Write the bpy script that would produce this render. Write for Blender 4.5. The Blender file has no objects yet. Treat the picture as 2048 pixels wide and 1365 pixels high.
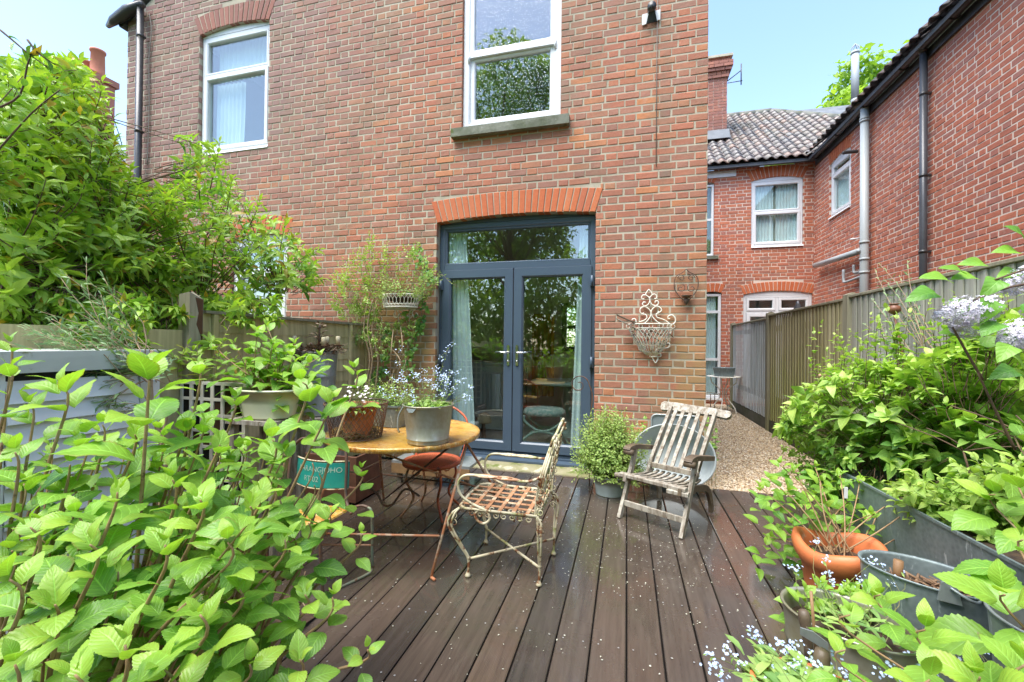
import bpy, math, random
import numpy as np
from mathutils import Vector, Matrix
R = math.radians
random.seed(7)
rng = np.random.default_rng(7)
scene = bpy.context.scene
# ------------------------------------------------------------ camera

_v1 = np.array([-2150 - 1024, 655 - 682.5]); _v2 = np.array([1253 - 1024, 692 - 682.5])
FPX = math.sqrt(-float(_v1 @ _v2)); CH = 1.30
_X = -np.array([_v1[0], _v1[1], FPX]); _X /= np.linalg.norm(_X)
_Y = np.array([_v2[0], _v2[1], FPX]); _Y /= np.linalg.norm(_Y)
_Z = np.cross(_X, _Y)
cam_data = bpy.data.cameras.new('camera'); cam = bpy.data.objects.new('camera', cam_data)
scene.collection.objects.link(cam); scene.camera = cam
right = Vector((_X[0], _Y[0], _Z[0])); up = -Vector((_X[1], _Y[1], _Z[1])); fwd = Vector((_X[2], _Y[2], _Z[2]))
cam.matrix_world = Matrix(((right.x, up.x, -fwd.x, 0), (right.y, up.y, -fwd.y, 0), (right.z, up.z, -fwd.z, CH), (0, 0, 0, 1)))
cam_data.sensor_width = 36; cam_data.lens = FPX / 2048 * 36; cam_data.clip_end = 400; cam_data.clip_start = 0.02
# ------------------------------------------------------------ sky, sun, exposure
SUN_EL, SUN_AZ = R(66), R(214)
world = bpy.data.worlds.new('World'); scene.world = world; world.use_nodes = True
wn = world.node_tree; bg = wn.nodes['Background']
sky = wn.nodes.new('ShaderNodeTexSky'); sky.sky_type = 'NISHITA'; sky.sun_disc = False
sky.sun_elevation = SUN_EL; sky.sun_rotation = SUN_AZ; sky.air_density = 1.15; sky.dust_density = 0.9; sky.ozone_density = 1.6
wn.links.new(sky.outputs[0], bg.inputs[0]); bg.inputs[1].default_value = 0.12
sd = bpy.data.lights.new('sun', 'SUN'); sun = bpy.data.objects.new('sun', sd); scene.collection.objects.link(sun)
sd.energy = 2.0; sd.angle = R(46); sd.color = (1, 0.96, 0.9)
# direction: sky sun_rotation 0 = +Y, turning clockwise seen from above
_sdir = Vector((math.sin(SUN_AZ) * math.cos(SUN_EL), math.cos(SUN_AZ) * math.cos(SUN_EL), math.sin(SUN_EL)))
sun.rotation_euler = _sdir.to_track_quat('Z', 'Y').to_euler()
vs = scene.view_settings; vs.view_transform = 'Standard'; vs.look = 'None'; vs.gamma = 1; vs.use_curve_mapping = False
vs.exposure = 1.92
scene.cycles.max_bounces = 8; scene.cycles.diffuse_bounces = 4; scene.cycles.glossy_bounces = 4; scene.cycles.transmission_bounces = 6
scene.cycles.transparent_max_bounces = 16; scene.cycles.caustics_reflective = False; scene.cycles.caustics_refractive = False
scene.cycles.use_denoising = True
# ------------------------------------------------------------ pixel helpers (used only to read world coordinates off the photo)
def ray(px, py):
    d = np.array([px - 1024, py - 682.5, FPX]); return np.array([d @ _X, d @ _Y, d @ _Z])
def at(px, py, y):
    r = ray(px, py); p = r * (y / r[1]); return Vector((p[0], p[1], p[2] + CH))
def atz(px, py, z):
    r = ray(px, py); p = r * ((z - CH) / r[2]); return Vector((p[0], p[1], z))
def proj(p):
    q = np.array([p[0], p[1], p[2] - CH]); c = q[0] * _X + q[1] * _Y + q[2] * _Z
    return 1024 + FPX * c[0] / c[2], 682.5 + FPX * c[1] / c[2], c[2]
# ------------------------------------------------------------ object helpers
COL = scene.collection
def tag(o, label=None, cat=None, group=None, kind=None):
    if label: o['label'] = label
    if cat: o['category'] = cat
    if group: o['group'] = group
    if kind: o['kind'] = kind
    return o
def thing(name, loc, label, cat, group=None, kind=None):
    o = bpy.data.objects.new(name, None); COL.objects.link(o); o.location = loc; o.empty_display_size = 0.1
    return tag(o, label, cat, group, kind)
def place(o, parent):
    COL.objects.link(o)
    if parent is not None:
        o.parent = parent
        if parent.type == 'EMPTY': o.location = -parent.location
    return o
class MB:
    """collects faces in world coordinates; build() links them as one mesh object"""
    def __init__(s, mat=None): s.v = []; s.f = []; s.r = []; s.m = mat; s.sm = []
    def add(s, vs, fs, rnd=None, smooth=False):
        b = len(s.v)
        if s.m is not None: vs = [s.m @ Vector(v) for v in vs]
        s.v.extend([tuple(v) for v in vs]); s.f.extend([tuple(i + b for i in f) for f in fs])
        rr = random.random() if rnd is None else rnd
        s.r.extend([rr] * len(fs)); s.sm.extend([smooth] * len(fs))
        return s
    def box(s, x0, x1, y0, y1, z0, z1, rnd=None, j=0):
        vs = [(x, y, z) for x in (x0, x1) for y in (y0, y1) for z in (z0, z1)]
        if j: vs = [(a + random.uniform(-j, j), b + random.uniform(-j, j), c + random.uniform(-j, j)) for a, b, c in vs]
        return s.add(vs, [(0, 1, 3, 2), (4, 6, 7, 5), (0, 4, 5, 1), (2, 3, 7, 6), (0, 2, 6, 4), (1, 5, 7, 3)], rnd)
    def bar(s, a, b, w, t, rnd=None, upv=(0, 0, 1), ch=0.15):
        """bevelled bar from a to b, w across, t thick"""
        a = Vector(a); b = Vector(b); d = (b - a).normalized(); u = Vector(upv)
        if abs(d.dot(u)) > 0.98: u = Vector((0, 1, 0))
        x = d.cross(u).normalized(); z = x.cross(d).normalized()
        c = min(w, t) * ch; hw, ht = w / 2, t / 2
        prof = [(-hw + c, -ht), (hw - c, -ht), (hw, -ht + c), (hw, ht - c), (hw - c, ht), (-hw + c, ht), (-hw, ht - c), (-hw, -ht + c)]
        vs = [a + x * p + z * q for p, q in prof] + [b + x * p + z * q for p, q in prof]
        fs = [(i, (i + 1) % 8, 8 + (i + 1) % 8, 8 + i) for i in range(8)] + [tuple(range(7, -1, -1)), tuple(range(8, 16))]
        return s.add(vs, fs, rnd)
    def tube(s, pts, r, n=6, closed=False, cap=True, rnd=None, flat=1.0):
        P = [Vector(p) for p in pts]
        rr = r if hasattr(r, '__len__') else [r] * len(P)
        if len(P) < 2: return s
        N = len(P); vs = []
        def tan(i):
            if closed: return (P[(i + 1) % N] - P[(i - 1) % N]).normalized()
            return (P[min(i + 1, N - 1)] - P[max(i - 1, 0)]).normalized()
        t0 = tan(0); nrm = t0.orthogonal().normalized()
        for i in range(N):
            t = tan(i)
            if t.length == 0: t = t0
            nrm = nrm - t * nrm.dot(t)
            nrm = nrm.normalized() if nrm.length > 1e-6 else t.orthogonal().normalized()
            bn = t.cross(nrm)
            for k in range(n):
                a = 2 * math.pi * k / n
                vs.append(P[i] + (nrm * math.cos(a) + bn * math.sin(a) * flat) * rr[i])
        fs = []
        for i in range(N if closed else N - 1):
            j = (i + 1) % N
            for k in range(n):
                k2 = (k + 1) % n; fs.append((i * n + k, i * n + k2, j * n + k2, j * n + k))
        if cap and not closed:
            fs.append(tuple(range(n - 1, -1, -1))); fs.append(tuple((N - 1) * n + k for k in range(n)))
        return s.add(vs, fs, rnd, smooth=True)
    def lathe(s, prof, c=(0, 0, 0), n=32, sx=1, sy=1, rot=0, warp=None, rnd=None):
        vs = []
        for r, z in prof:
            for k in range(n):
                a = 2 * math.pi * k / n
                x, y = r * sx * math.cos(a), r * sy * math.sin(a)
                zz = z
                if warp: x, y, zz = warp(x, y, z, a)
                vs.append((c[0] + x * math.cos(rot) - y * math.sin(rot), c[1] + x * math.sin(rot) + y * math.cos(rot), c[2] + zz))
        fs = []
        for i in range(len(prof) - 1):
            for k in range(n):
                k2 = (k + 1) % n
                fs.append((i * n + k, i * n + k2, (i + 1) * n + k2, (i + 1) * n + k))
        return s.add(vs, fs, rnd, smooth=True)
    def prism(s, poly, depth_vec, rnd=None):
        n = len(poly); d = Vector(depth_vec); P = [Vector(p) for p in poly]
        vs = P + [p + d for p in P]
        return s.add(vs, [tuple(range(n)), tuple(range(2 * n - 1, n - 1, -1))] + [(i, n + i, n + (i + 1) % n, (i + 1) % n) for i in range(n)], rnd)
    def mesh(s, name, mat):
        me = bpy.data.meshes.new(name); me.from_pydata(s.v, [], s.f)
        if mat: me.materials.append(mat)
        at_ = me.attributes.new('rnd', 'FLOAT', 'FACE'); at_.data.foreach_set('value', s.r)
        me.polygons.foreach_set('use_smooth', s.sm)
        me.update(); return me
    def build(s, name, mat, parent=None, label=None, kind=None, fix=True):
        me = s.mesh(name, mat)
        if fix:
            import bmesh
            bm = bmesh.new(); bm.from_mesh(me); bmesh.ops.recalc_face_normals(bm, faces=bm.faces); bm.to_mesh(me); bm.free()
        o = bpy.data.objects.new(name, me); place(o, parent)
        return tag(o, label=label, kind=kind)
def inst(name, me, parent, mw, label=None):
    """a piece that shares mesh data, at world matrix mw"""
    o = bpy.data.objects.new(name, me); COL.objects.link(o)
    off = Vector((0, 0, 0))
    if parent is not None:
        o.parent = parent
        if parent.type == 'EMPTY': off = parent.location
    m = mw.copy(); m.translation = m.translation - off; o.matrix_local = m
    if label: o['label'] = label
    return o
def spiral(cx, cy, r0, r1, a0, a1, n=20):
    out = []
    for i in range(n + 1):
        t = i / n; r = r0 + (r1 - r0) * t; a = a0 + (a1 - a0) * t
        out.append((cx + r * math.cos(a), cy + r * math.sin(a)))
    return out
def smooth_pts(P, n=6):
    P = [Vector(p) for p in P]; out = []
    for i in range(len(P) - 1):
        p0 = P[max(i - 1, 0)]; p1 = P[i]; p2 = P[i + 1]; p3 = P[min(i + 2, len(P) - 1)]
        for k in range(n):
            t = k / n
            out.append(0.5 * ((2 * p1) + (p2 - p0) * t + (2 * p0 - 5 * p1 + 4 * p2 - p3) * t * t + (3 * p1 - p0 - 3 * p2 + p3) * t ** 3))
    out.append(P[-1]); return out
# ------------------------------------------------------------ materials
class NT:
    def __init__(s, name):
        s.m = bpy.data.materials.new(name); s.m.use_nodes = True; s.t = s.m.node_tree; s.b = s.t.nodes['Principled BSDF']; s.out = s.t.nodes['Material Output']
        s._pos = None
    def n(s, typ, **kw):
        x = s.t.nodes.new(typ)
        for k, v in kw.items():
            if k == 'inp':
                for a, b in v.items():
                    if isinstance(b, bpy.types.NodeSocket): s.t.links.new(b, x.inputs[a])
                    else: x.inputs[a].default_value = b
            else: setattr(x, k, v)
        return x
    def l(s, a, b): s.t.links.new(a, b)
    def pos(s):
        if s._pos is None: s._pos = s.n('ShaderNodeNewGeometry').outputs['Position']
        return s._pos
    def noise(s, scale, detail=3, rough=0.55, vec=None, dist=0):
        return s.n('ShaderNodeTexNoise', inp={'Vector': vec or s.pos(), 'Scale': scale, 'Detail': detail, 'Roughness': rough, 'Distortion': dist}).outputs['Fac']
    def ramp(s, fac, stops, interp='LINEAR'):
        r = s.n('ShaderNodeValToRGB'); r.color_ramp.interpolation = interp
        e = r.color_ramp.elements
        while len(e) < len(stops): e.new(0.5)
        for el, (p, c) in zip(e, stops): el.position = p; el.color = (*c, 1) if len(c) == 3 else c
        s.l(fac, r.inputs[0]); return r.outputs[0]
    def step(s, fac, a, b):
        r = s.n('ShaderNodeMapRange', inp={'Value': fac, 'From Min': a, 'From Max': b}); return r.outputs[0]
    def mix(s, f, a, b, mode='MIX'):
        x = s.n('ShaderNodeMix', data_type='RGBA', blend_type=mode)
        for i, v in ((0, f), (6, a), (7, b)):
            if isinstance(v, bpy.types.NodeSocket): s.l(v, x.inputs[i])
            elif i == 0: x.inputs[0].default_value = v
            else: x.inputs[i].default_value = (*v, 1)
        return x.outputs[2]
    def math(s, op, a, b=0.0, c=None):
        x = s.n('ShaderNodeMath', operation=op)
        for i, v in ((0, a), (1, b), (2, c)):
            if v is None: continue
            if isinstance(v, bpy.types.NodeSocket): s.l(v, x.inputs[i])
            else: x.inputs[i].default_value = v
        return x.outputs[0]
    def xyz(s):
        x = s.n('ShaderNodeSeparateXYZ'); s.l(s.pos(), x.inputs[0]); return x.outputs
    def rnd(s):
        a = s.n('ShaderNodeAttribute', attribute_name='rnd').outputs['Fac']
        o = s.n('ShaderNodeObjectInfo').outputs['Random']
        return s.math('FRACT', s.math('ADD', a, o))
    def rnd2(s, k=7.31): return s.math('FRACT', s.math('MULTIPLY', s.rnd(), k))
    def bump(s, h, strength=0.5, dist=0.01):
        b = s.n('ShaderNodeBump', inp={'Height': h, 'Strength': strength, 'Distance': dist}); s.l(b.outputs[0], s.b.inputs['Normal']); return b.outputs[0]
    def set(s, color=None, rough=None, metal=None, **kw):
        for key, v in (('Base Color', color), ('Roughness', rough), ('Metallic', metal)):
            if v is None: continue
            if isinstance(v, bpy.types.NodeSocket): s.l(v, s.b.inputs[key])
            elif key == 'Base Color': s.b.inputs[key].default_value = (*v, 1)
            else: s.b.inputs[key].default_value = v
        return s.m
def band(t, v, a, b, soft):
    """1 inside a..b, soft edges"""
    return t.math('MULTIPLY', t.step(v, a - soft, a + soft), t.step(v, b + soft, b - soft))
def m_simple(name, c1, c2=None, scale=6, rough=0.6, metal=0, spec=None, bump=0.0, bscale=40, spots=None, streak=False):
    t = NT(name); c2 = c2 or tuple(x * 0.8 for x in c1)
    vec = t.pos()
    if streak:
        mp = t.n('ShaderNodeMapping', inp={'Vector': vec, 'Scale': (1, 1, 0.12)}); vec = mp.outputs[0]
    n1 = t.noise(scale, 5, 0.6, vec)
    c = t.mix(t.step(n1, 0.35, 0.65), c1, c2)
    if spots:
        for col, sc, th in spots:
            c = t.mix(t.step(t.noise(sc, 6, 0.65, vec), th, th + 0.06), c, col)
    if bump: t.bump(t.noise(bscale, 4), bump, 0.004)
    if spec is not None: t.b.inputs['Specular IOR Level'].default_value = spec
    r = t.step(t.noise(scale * 2, 3), 0.0, 1.0)
    rr = t.math('ADD', t.math('MULTIPLY', r, 0.2), rough - 0.1)
    return t.set(c, rr, metal)
def m_brick(name, pal, soot=(0.14, 0.085, 0.075), weather=None):
    t = NT(name)
    base = t.ramp(t.rnd(), pal)
    fine = t.noise(38, 4, 0.7)
    c = t.mix(t.step(fine, 0.3, 0.75), base, t.mix(0.5, base, (0.62, 0.45, 0.36), 'MULTIPLY'))
    big = t.noise(0.9, 4, 0.6)
    c = t.mix(t.math('MULTIPLY', t.step(big, 0.48, 0.74), 0.45), c, soot)
    c = t.mix(t.math('MULTIPLY', t.step(t.noise(5.5, 6, 0.75), 0.60, 0.74), 0.30), c, (0.55, 0.45, 0.38))
    c = t.mix(t.math('MULTIPLY', t.step(t.noise(60, 5, 0.75), 0.60, 0.70), 0.45), c, (0.16, 0.09, 0.07))
    if weather: c = weather(t, c)
    t.bump(t.math('ADD', t.noise(120, 4, 0.7), t.math('MULTIPLY', t.noise(25, 3), 1.5)), 0.5, 0.003)
    return t.set(c, 0.82)
def w_main(t, c):
    X, Y, Z = t.xyz()
    nz = t.noise(1.6, 5, 0.65)
    nn = t.math('MULTIPLY', t.math('SUBTRACT', nz, 0.5), 2.2)
    # darker purplish old brick on the left-hand half, high up
    m = t.math('MULTIPLY', t.step(t.math('ADD', X, t.math('ADD', nn, 0.0)), -2.2, -4.4), t.step(t.math('ADD', Z, nn), 2.6, 4.2))
    c = t.mix(t.math('MULTIPLY', m, 0.70), c, (0.25, 0.165, 0.15))
    m2 = t.step(nz, 0.50, 0.64)
    c = t.mix(t.math('MULTIPLY', m2, 0.48), c, (0.27, 0.185, 0.12))
    # green-brown damp streak beside the door and at the right-hand corner
    g1 = t.math('MULTIPLY', band(t, t.math('ADD', X, t.math('MULTIPLY', nn, 0.15)), -3.1, -2.1, 0.12), t.step(t.math('ADD', Z, t.math('MULTIPLY', nn, 0.3)), 2.1, 1.5))
    g2 = t.math('MULTIPLY', t.step(t.math('ADD', X, t.math('MULTIPLY', nn, 0.3)), 0.1, 0.45), t.step(t.math('ADD', Z, t.math('MULTIPLY', nn, 0.5)), 2.4, 1.2))
    g = t.math('MULTIPLY', t.math('MAXIMUM', g1, t.math('MULTIPLY', g2, 0.65)), t.step(t.noise(7, 4), 0.25, 0.6))
    c = t.mix(t.math('MULTIPLY', g, 0.85), c, (0.33, 0.25, 0.09))
    # the narrow drip streak under the gutter bracket
    st = t.math('MULTIPLY', band(t, X, 0.28, 0.42, 0.06), t.step(t.noise(5, 3), 0.4, 0.7))
    return t.mix(t.math('MULTIPLY', st, 0.5), c, (0.17, 0.15, 0.10))
PAL_MAIN = [(0.0, (0.50, 0.185, 0.105)), (0.15, (0.43, 0.165, 0.10)), (0.3, (0.47, 0.20, 0.12)), (0.45, (0.40, 0.175, 0.115)), (0.6, (0.54, 0.20, 0.10)), (0.7, (0.43, 0.20, 0.135)), (0.82, (0.36, 0.175, 0.125)), (0.93, (0.58, 0.235, 0.10)), (1.0, (0.32, 0.17, 0.125))]
PAL_SIDE = [(0.0, (0.56, 0.185, 0.105)), (0.3, (0.50, 0.16, 0.095)), (0.6, (0.60, 0.205, 0.11)), (0.8, (0.45, 0.17, 0.12)), (1.0, (0.42, 0.19, 0.145))]
MAT = {}
MAT['brick_main'] = m_brick('old_red_brick', PAL_MAIN, weather=w_main)
MAT['brick_side'] = m_brick('clean_red_brick', PAL_SIDE, soot=(0.30, 0.11, 0.075))
MAT['brick_far'] = m_brick('far_red_brick', PAL_SIDE, soot=(0.22, 0.13, 0.07))
MAT['brick_arch'] = m_brick('rubbed_orange_brick', [(0.0, (0.62, 0.17, 0.06)), (0.4, (0.56, 0.14, 0.05)), (0.7, (0.66, 0.21, 0.08)), (1.0, (0.5, 0.14, 0.07))], soot=(0.5, 0.15, 0.07))
MAT['brick_arch_dull'] = m_brick('dull_arch_brick', [(0.0, (0.34, 0.13, 0.09)), (0.5, (0.28, 0.12, 0.09)), (1.0, (0.4, 0.16, 0.11))], soot=(0.22, 0.12, 0.10))
MAT['mortar'] = m_simple('lime_mortar', (0.52, 0.46, 0.35), (0.38, 0.335, 0.245), 3, 0.95, bump=0.4, bscale=90, spots=[((0.32, 0.28, 0.19), 1.3, 0.6)])
MAT['mortar_pale'] = m_simple('pale_pointing', (0.74, 0.62, 0.52), (0.64, 0.52, 0.42), 3, 0.95, bump=0.3, bscale=90)
MAT['upvc'] = m_simple('white_upvc', (0.80, 0.81, 0.82), (0.74, 0.76, 0.77), 2, 0.3)
MAT['stone'] = m_simple('weathered_stone', (0.24, 0.24, 0.19), (0.13, 0.14, 0.09), 6, 0.9, bump=0.8, bscale=30, spots=[((0.34, 0.33, 0.28), 14, 0.62), ((0.10, 0.12, 0.035), 4, 0.55)])
MAT['black_plastic'] = m_simple('black_gutter_plastic', (0.028, 0.03, 0.034), (0.06, 0.06, 0.06), 5, 0.35)
MAT['grey_pipe'] = m_simple('grey_soil_pipe', (0.46, 0.50, 0.50), (0.36, 0.40, 0.41), 3, 0.45, spots=[((0.28, 0.30, 0.26), 5, 0.66)], streak=True)
MAT['dark_pipe'] = m_simple('slate_grey_downpipe', (0.07, 0.075, 0.085), (0.045, 0.05, 0.06), 3, 0.35)
MAT['anthracite'] = m_simple('anthracite_frame', (0.075, 0.11, 0.15), (0.065, 0.095, 0.135), 2, 0.32)
MAT['lead'] = m_simple('lead_flashing', (0.12, 0.13, 0.14), (0.18, 0.19, 0.20), 6, 0.7)
MAT['dark_gap'] = m_simple('dark_rubber', (0.012, 0.012, 0.014), None, 5, 0.7)
MAT['plaster'] = m_simple('indoor_plaster', (0.72, 0.69, 0.60), (0.68, 0.65, 0.57), 2, 0.9)
MAT['indoor_floor'] = m_simple('indoor_carpet', (0.36, 0.31, 0.26), (0.30, 0.25, 0.21), 5, 0.95)
MAT['curtain'] = m_simple('white_curtain', (0.80, 0.86, 0.87), (0.72, 0.79, 0.81), 3, 0.9)
def m_glass(name, refl=0.35, tint=(0.9, 0.96, 0.95)):
    t = NT(name); t.t.nodes.remove(t.b)
    tr = t.n('ShaderNodeBsdfTransparent', inp={'Color': (*tint, 1)}); gl = t.n('ShaderNodeBsdfGlossy', inp={'Color': (1, 1, 1, 1), 'Roughness': 0.015})
    fr = t.math('POWER', t.n('ShaderNodeLayerWeight', inp={'Blend': .5}).outputs['Facing'], 4.0)
    f = t.math('MINIMUM', t.math('ADD', t.math('MULTIPLY', fr, .6), refl * .5), 0.95)
    h = t.noise(1.2, 2); b = t.n('ShaderNodeBump', inp={'Height': h, 'Strength': 0.08, 'Distance': 0.02}); t.l(b.outputs[0], gl.inputs['Normal'])
    mx = t.n('ShaderNodeMixShader'); t.l(f, mx.inputs[0]); t.l(tr.outputs[0], mx.inputs[1]); t.l(gl.outputs[0], mx.inputs[2]); t.l(mx.outputs[0], t.out.inputs[0])
    return t.m
MAT['glass'] = m_glass('coated_double_glazing', 0.27)
MAT['glass_soft'] = m_glass('plain_glass', 0.14)
def m_rainglass():
    m = m_glass('rain_wet_glass', 0.36, (.86, .9, .92)); t = m.node_tree
    n = t.nodes; g = [x for x in n if x.type == 'NEW_GEOMETRY'][0]
    v = n.new('ShaderNodeTexVoronoi'); v.inputs['Scale'].default_value = 60; mp = n.new('ShaderNodeMapping'); mp.inputs['Scale'].default_value = (1, 1, 0.45)
    t.links.new(g.outputs['Position'], mp.inputs[0]); t.links.new(mp.outputs[0], v.inputs['Vector'])
    r = n.new('ShaderNodeMapRange'); r.inputs['From Min'].default_value = 0.28; r.inputs['From Max'].default_value = 0.12; t.links.new(v.outputs['Distance'], r.inputs[0])
    b = [x for x in n if x.type == 'BUMP'][0]; b.inputs['Strength'].default_value = 0.35; b.inputs['Distance'].default_value = 0.003
    t.links.new(r.outputs[0], b.inputs['Height']); return m
MAT['glass_wet'] = m_rainglass()
# ============================================================ BRICKWORK
class Plane:
    def __init__(s, o, u, n): s.o = Vector(o); s.u = Vector(u); s.n = Vector(n)
    def p(s, u, z, d=0.0): return s.o + s.u * u + Vector((0, 0, z)) + s.n * d
    def m(s, u, z, d=0.0):
        p = s.p(u, z, d); return Matrix(((s.u.x, s.n.x, 0, p.x), (s.u.y, s.n.y, 0, p.y), (0, 0, 1, p.z), (0, 0, 0, 1)))
class Arch:
    def __init__(s, u0, u1, z0, z1, rise=0.0, ring=0.0, flare=0.06):
        s.u0, s.u1, s.z0, s.z1, s.rise, s.ring, s.flare = u0, u1, z0, z1, rise, ring, flare
        w = u1 - u0; s.c = (u0 + u1) / 2
        s.R = (w * w / 4 + rise * rise) / (2 * rise) if rise else None
    def soffit(s, u):
        if not s.R: return s.z1
        d = u - s.c; return s.z1 + s.rise - s.R + math.sqrt(max(s.R ** 2 - d * d, 0))
    def excl(s, z):
        """u interval with no ordinary brick at height z"""
        if z < s.z0: return None
        if z < s.z1: return (s.u0, s.u1)
        if not s.ring: return None
        # extrados
        k = min(max((z - s.z1) / s.ring, 0), 1); e = s.flare * k
        Ro = s.R + s.ring; top = s.z1 + s.rise + s.ring
        if z > top: return None
        zc = s.z1 + s.rise - s.R; half = math.sqrt(max(Ro ** 2 - (z - zc) ** 2, 0))
        half = min(half, (s.u1 - s.u0) / 2 + e)
        return (s.c - half, s.c + half)
def brick_piece(mb, L, Hh, D, rnd, j=0.0027):
    """a worn brick lying at u 0..L, z 0..Hh, front at d=0 going back D (local axes u, n, z)"""
    c = 0.005; J = lambda: random.uniform(-j, j)
    d0 = random.uniform(-0.0025, 0.002)
    f = [(c + J(), d0 + J() * .5, c + J()), (L - c + J(), d0 + J() * .5, c + J()), (L - c + J(), d0 + J() * .5, Hh - c + J()), (c + J(), d0 + J() * .5, Hh - c + J())]
    o = [(0 + J() * .5, d0 - c, J() * .5), (L + J() * .5, d0 - c, J() * .5), (L + J() * .5, d0 - c, Hh + J() * .5), (J() * .5, d0 - c, Hh + J() * .5)]
    b = [(0, -D, 0), (L, -D, 0), (L, -D, Hh), (0, -D, Hh)]
    fs = [(0, 1, 2, 3)] + [(i, 4 + i, 4 + (i + 1) % 4, (i + 1) % 4) for i in range(4)] + [(4 + i, 8 + i, 8 + (i + 1) % 4, 4 + (i + 1) % 4) for i in range(4)]
    mb.add(f + o + b, fs, rnd)
def brick_wall(parent, P, u0, u1, z0, ztop, holes, mat, mort, n_single=250, course=0.076, maxz=None, bricks_from=None, thick=0.14, visible=None, bh=0.0645, tooth=None):
    """mortar wall with openings; bricks in Flemish bond, nearest as objects, rest joined"""
    zmax = ztop if not callable(ztop) else maxz
    holesR = [(h.u0 - .004, h.u1 + .004, h.z0 - .004, h.z1 + h.rise + .002) for h in holes]
    us = sorted({u0, u1, *[x for h in holesR for x in h[:2]]}); zs = sorted({z0, *[x for h in holesR for x in h[2:]]})
    top0 = zmax if not callable(ztop) else min(ztop(u0 + .01), ztop(u1 - .01))
    zs = [z for z in zs if z < top0] + [top0]; us = [u for u in us if u0 <= u <= u1]
    mb = MB()
    for a, b in zip(zs, zs[1:]):
        run = None
        for c, d in zip(us + [None], us[1:] + [None, None]):
            solid = c is not None and d is not None and not any(h[0] < (c + d) / 2 < h[1] and h[2] < (a + b) / 2 < h[3] for h in holesR)
            if solid: run = (run[0], d) if run else (c, d)
            elif run:
                q = [P.p(run[0], a, -.0045), P.p(run[1], a, -.0045), P.p(run[1], b, -.0045), P.p(run[0], b, -.0045)]
                mb.prism(q, P.n * -thick, 0.5); run = None
    if callable(ztop):
        n = 40; xs = [u0 + (u1 - u0) * i / n for i in range(n + 1)]
        poly = [P.p(u0, top0, -.0045), P.p(u1, top0, -.0045)] + [P.p(x, ztop(x), -.0045) for x in reversed(xs)]
        mb.prism(poly, P.n * -thick, 0.5)
    # bricks
    bricks = []; k = 0; z = z0 + .004
    while z < zmax - .03:
        off = (k % 2) * 0.16875 + (0.02 if k % 4 == 3 else 0) + random.uniform(-.006, .006)
        u = u0 - off; st = (k % 2 == 0) or True
        ivs = sorted([e for e in (h.excl(z + .03) for h in holes) if e] + [e for e in (h.excl(z + .008) for h in holes) if e] + [e for e in (h.excl(z + .055) for h in holes) if e])
        i = 0
        wob = math.sin(k * 1.7) * .0015
        while u < u1:
            L = 0.215 if i % 2 == 0 else 0.1025
            L2 = L + random.uniform(-.006, .006)
            segs = [(max(u, u0), min(u + L2, u1))]
            for a, b in ivs:
                ns = []
                for s, e in segs:
                    if b <= s or a >= e: ns.append((s, e)); continue
                    if a > s: ns.append((s, a))
                    if b < e: ns.append((b, e))
                segs = ns
            for s, e in segs:
                if e - s > .03 and (not callable(ztop) or z + course < ztop((s + e) / 2) - .0):
                    bricks.append((s, e - s, z + wob + random.uniform(-.0012, .0012)))
            u += L + .0112; i += 1
        z += course; k += 1
    if visible: bricks = [b for b in bricks if visible(b[0] + b[1] / 2, b[2])]
    def size(b):
        p = P.p(b[0] + b[1] / 2, b[2]); x, y, w = proj(p)
        inside = w > 0 and -20 < x < 2068 and -20 < y < 1385
        return (1 if inside else 0) * b[1] / max(w, .1) ** 2
    order = sorted(range(len(bricks)), key=lambda i: -size(bricks[i]))
    wall = mb.build('wall', mort, parent)
    single = set(order[:n_single]); rest = MB()
    tmpl = {}
    for i, (s, L, zz) in enumerate(bricks):
        if i in single:
            key = (round(L / .012), random.randrange(6))
            if key not in tmpl:
                m1 = MB(); brick_piece(m1, key[0] * .012, bh, .1, random.random()); tmpl[key] = m1.mesh('brick', mat)
            M = P.m(s, zz) @ Matrix.Diagonal((L / (key[0] * .012), 1, 1, 1))
            inst('brick', tmpl[key], wall, M)
        else:
            rest.m = P.m(s, zz); brick_piece(rest, L, bh, .05, random.random(), .0028)
    rest.m = None
    o = rest.build('brick_courses', mat, wall, kind='stuff', fix=False)
    return wall
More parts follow.
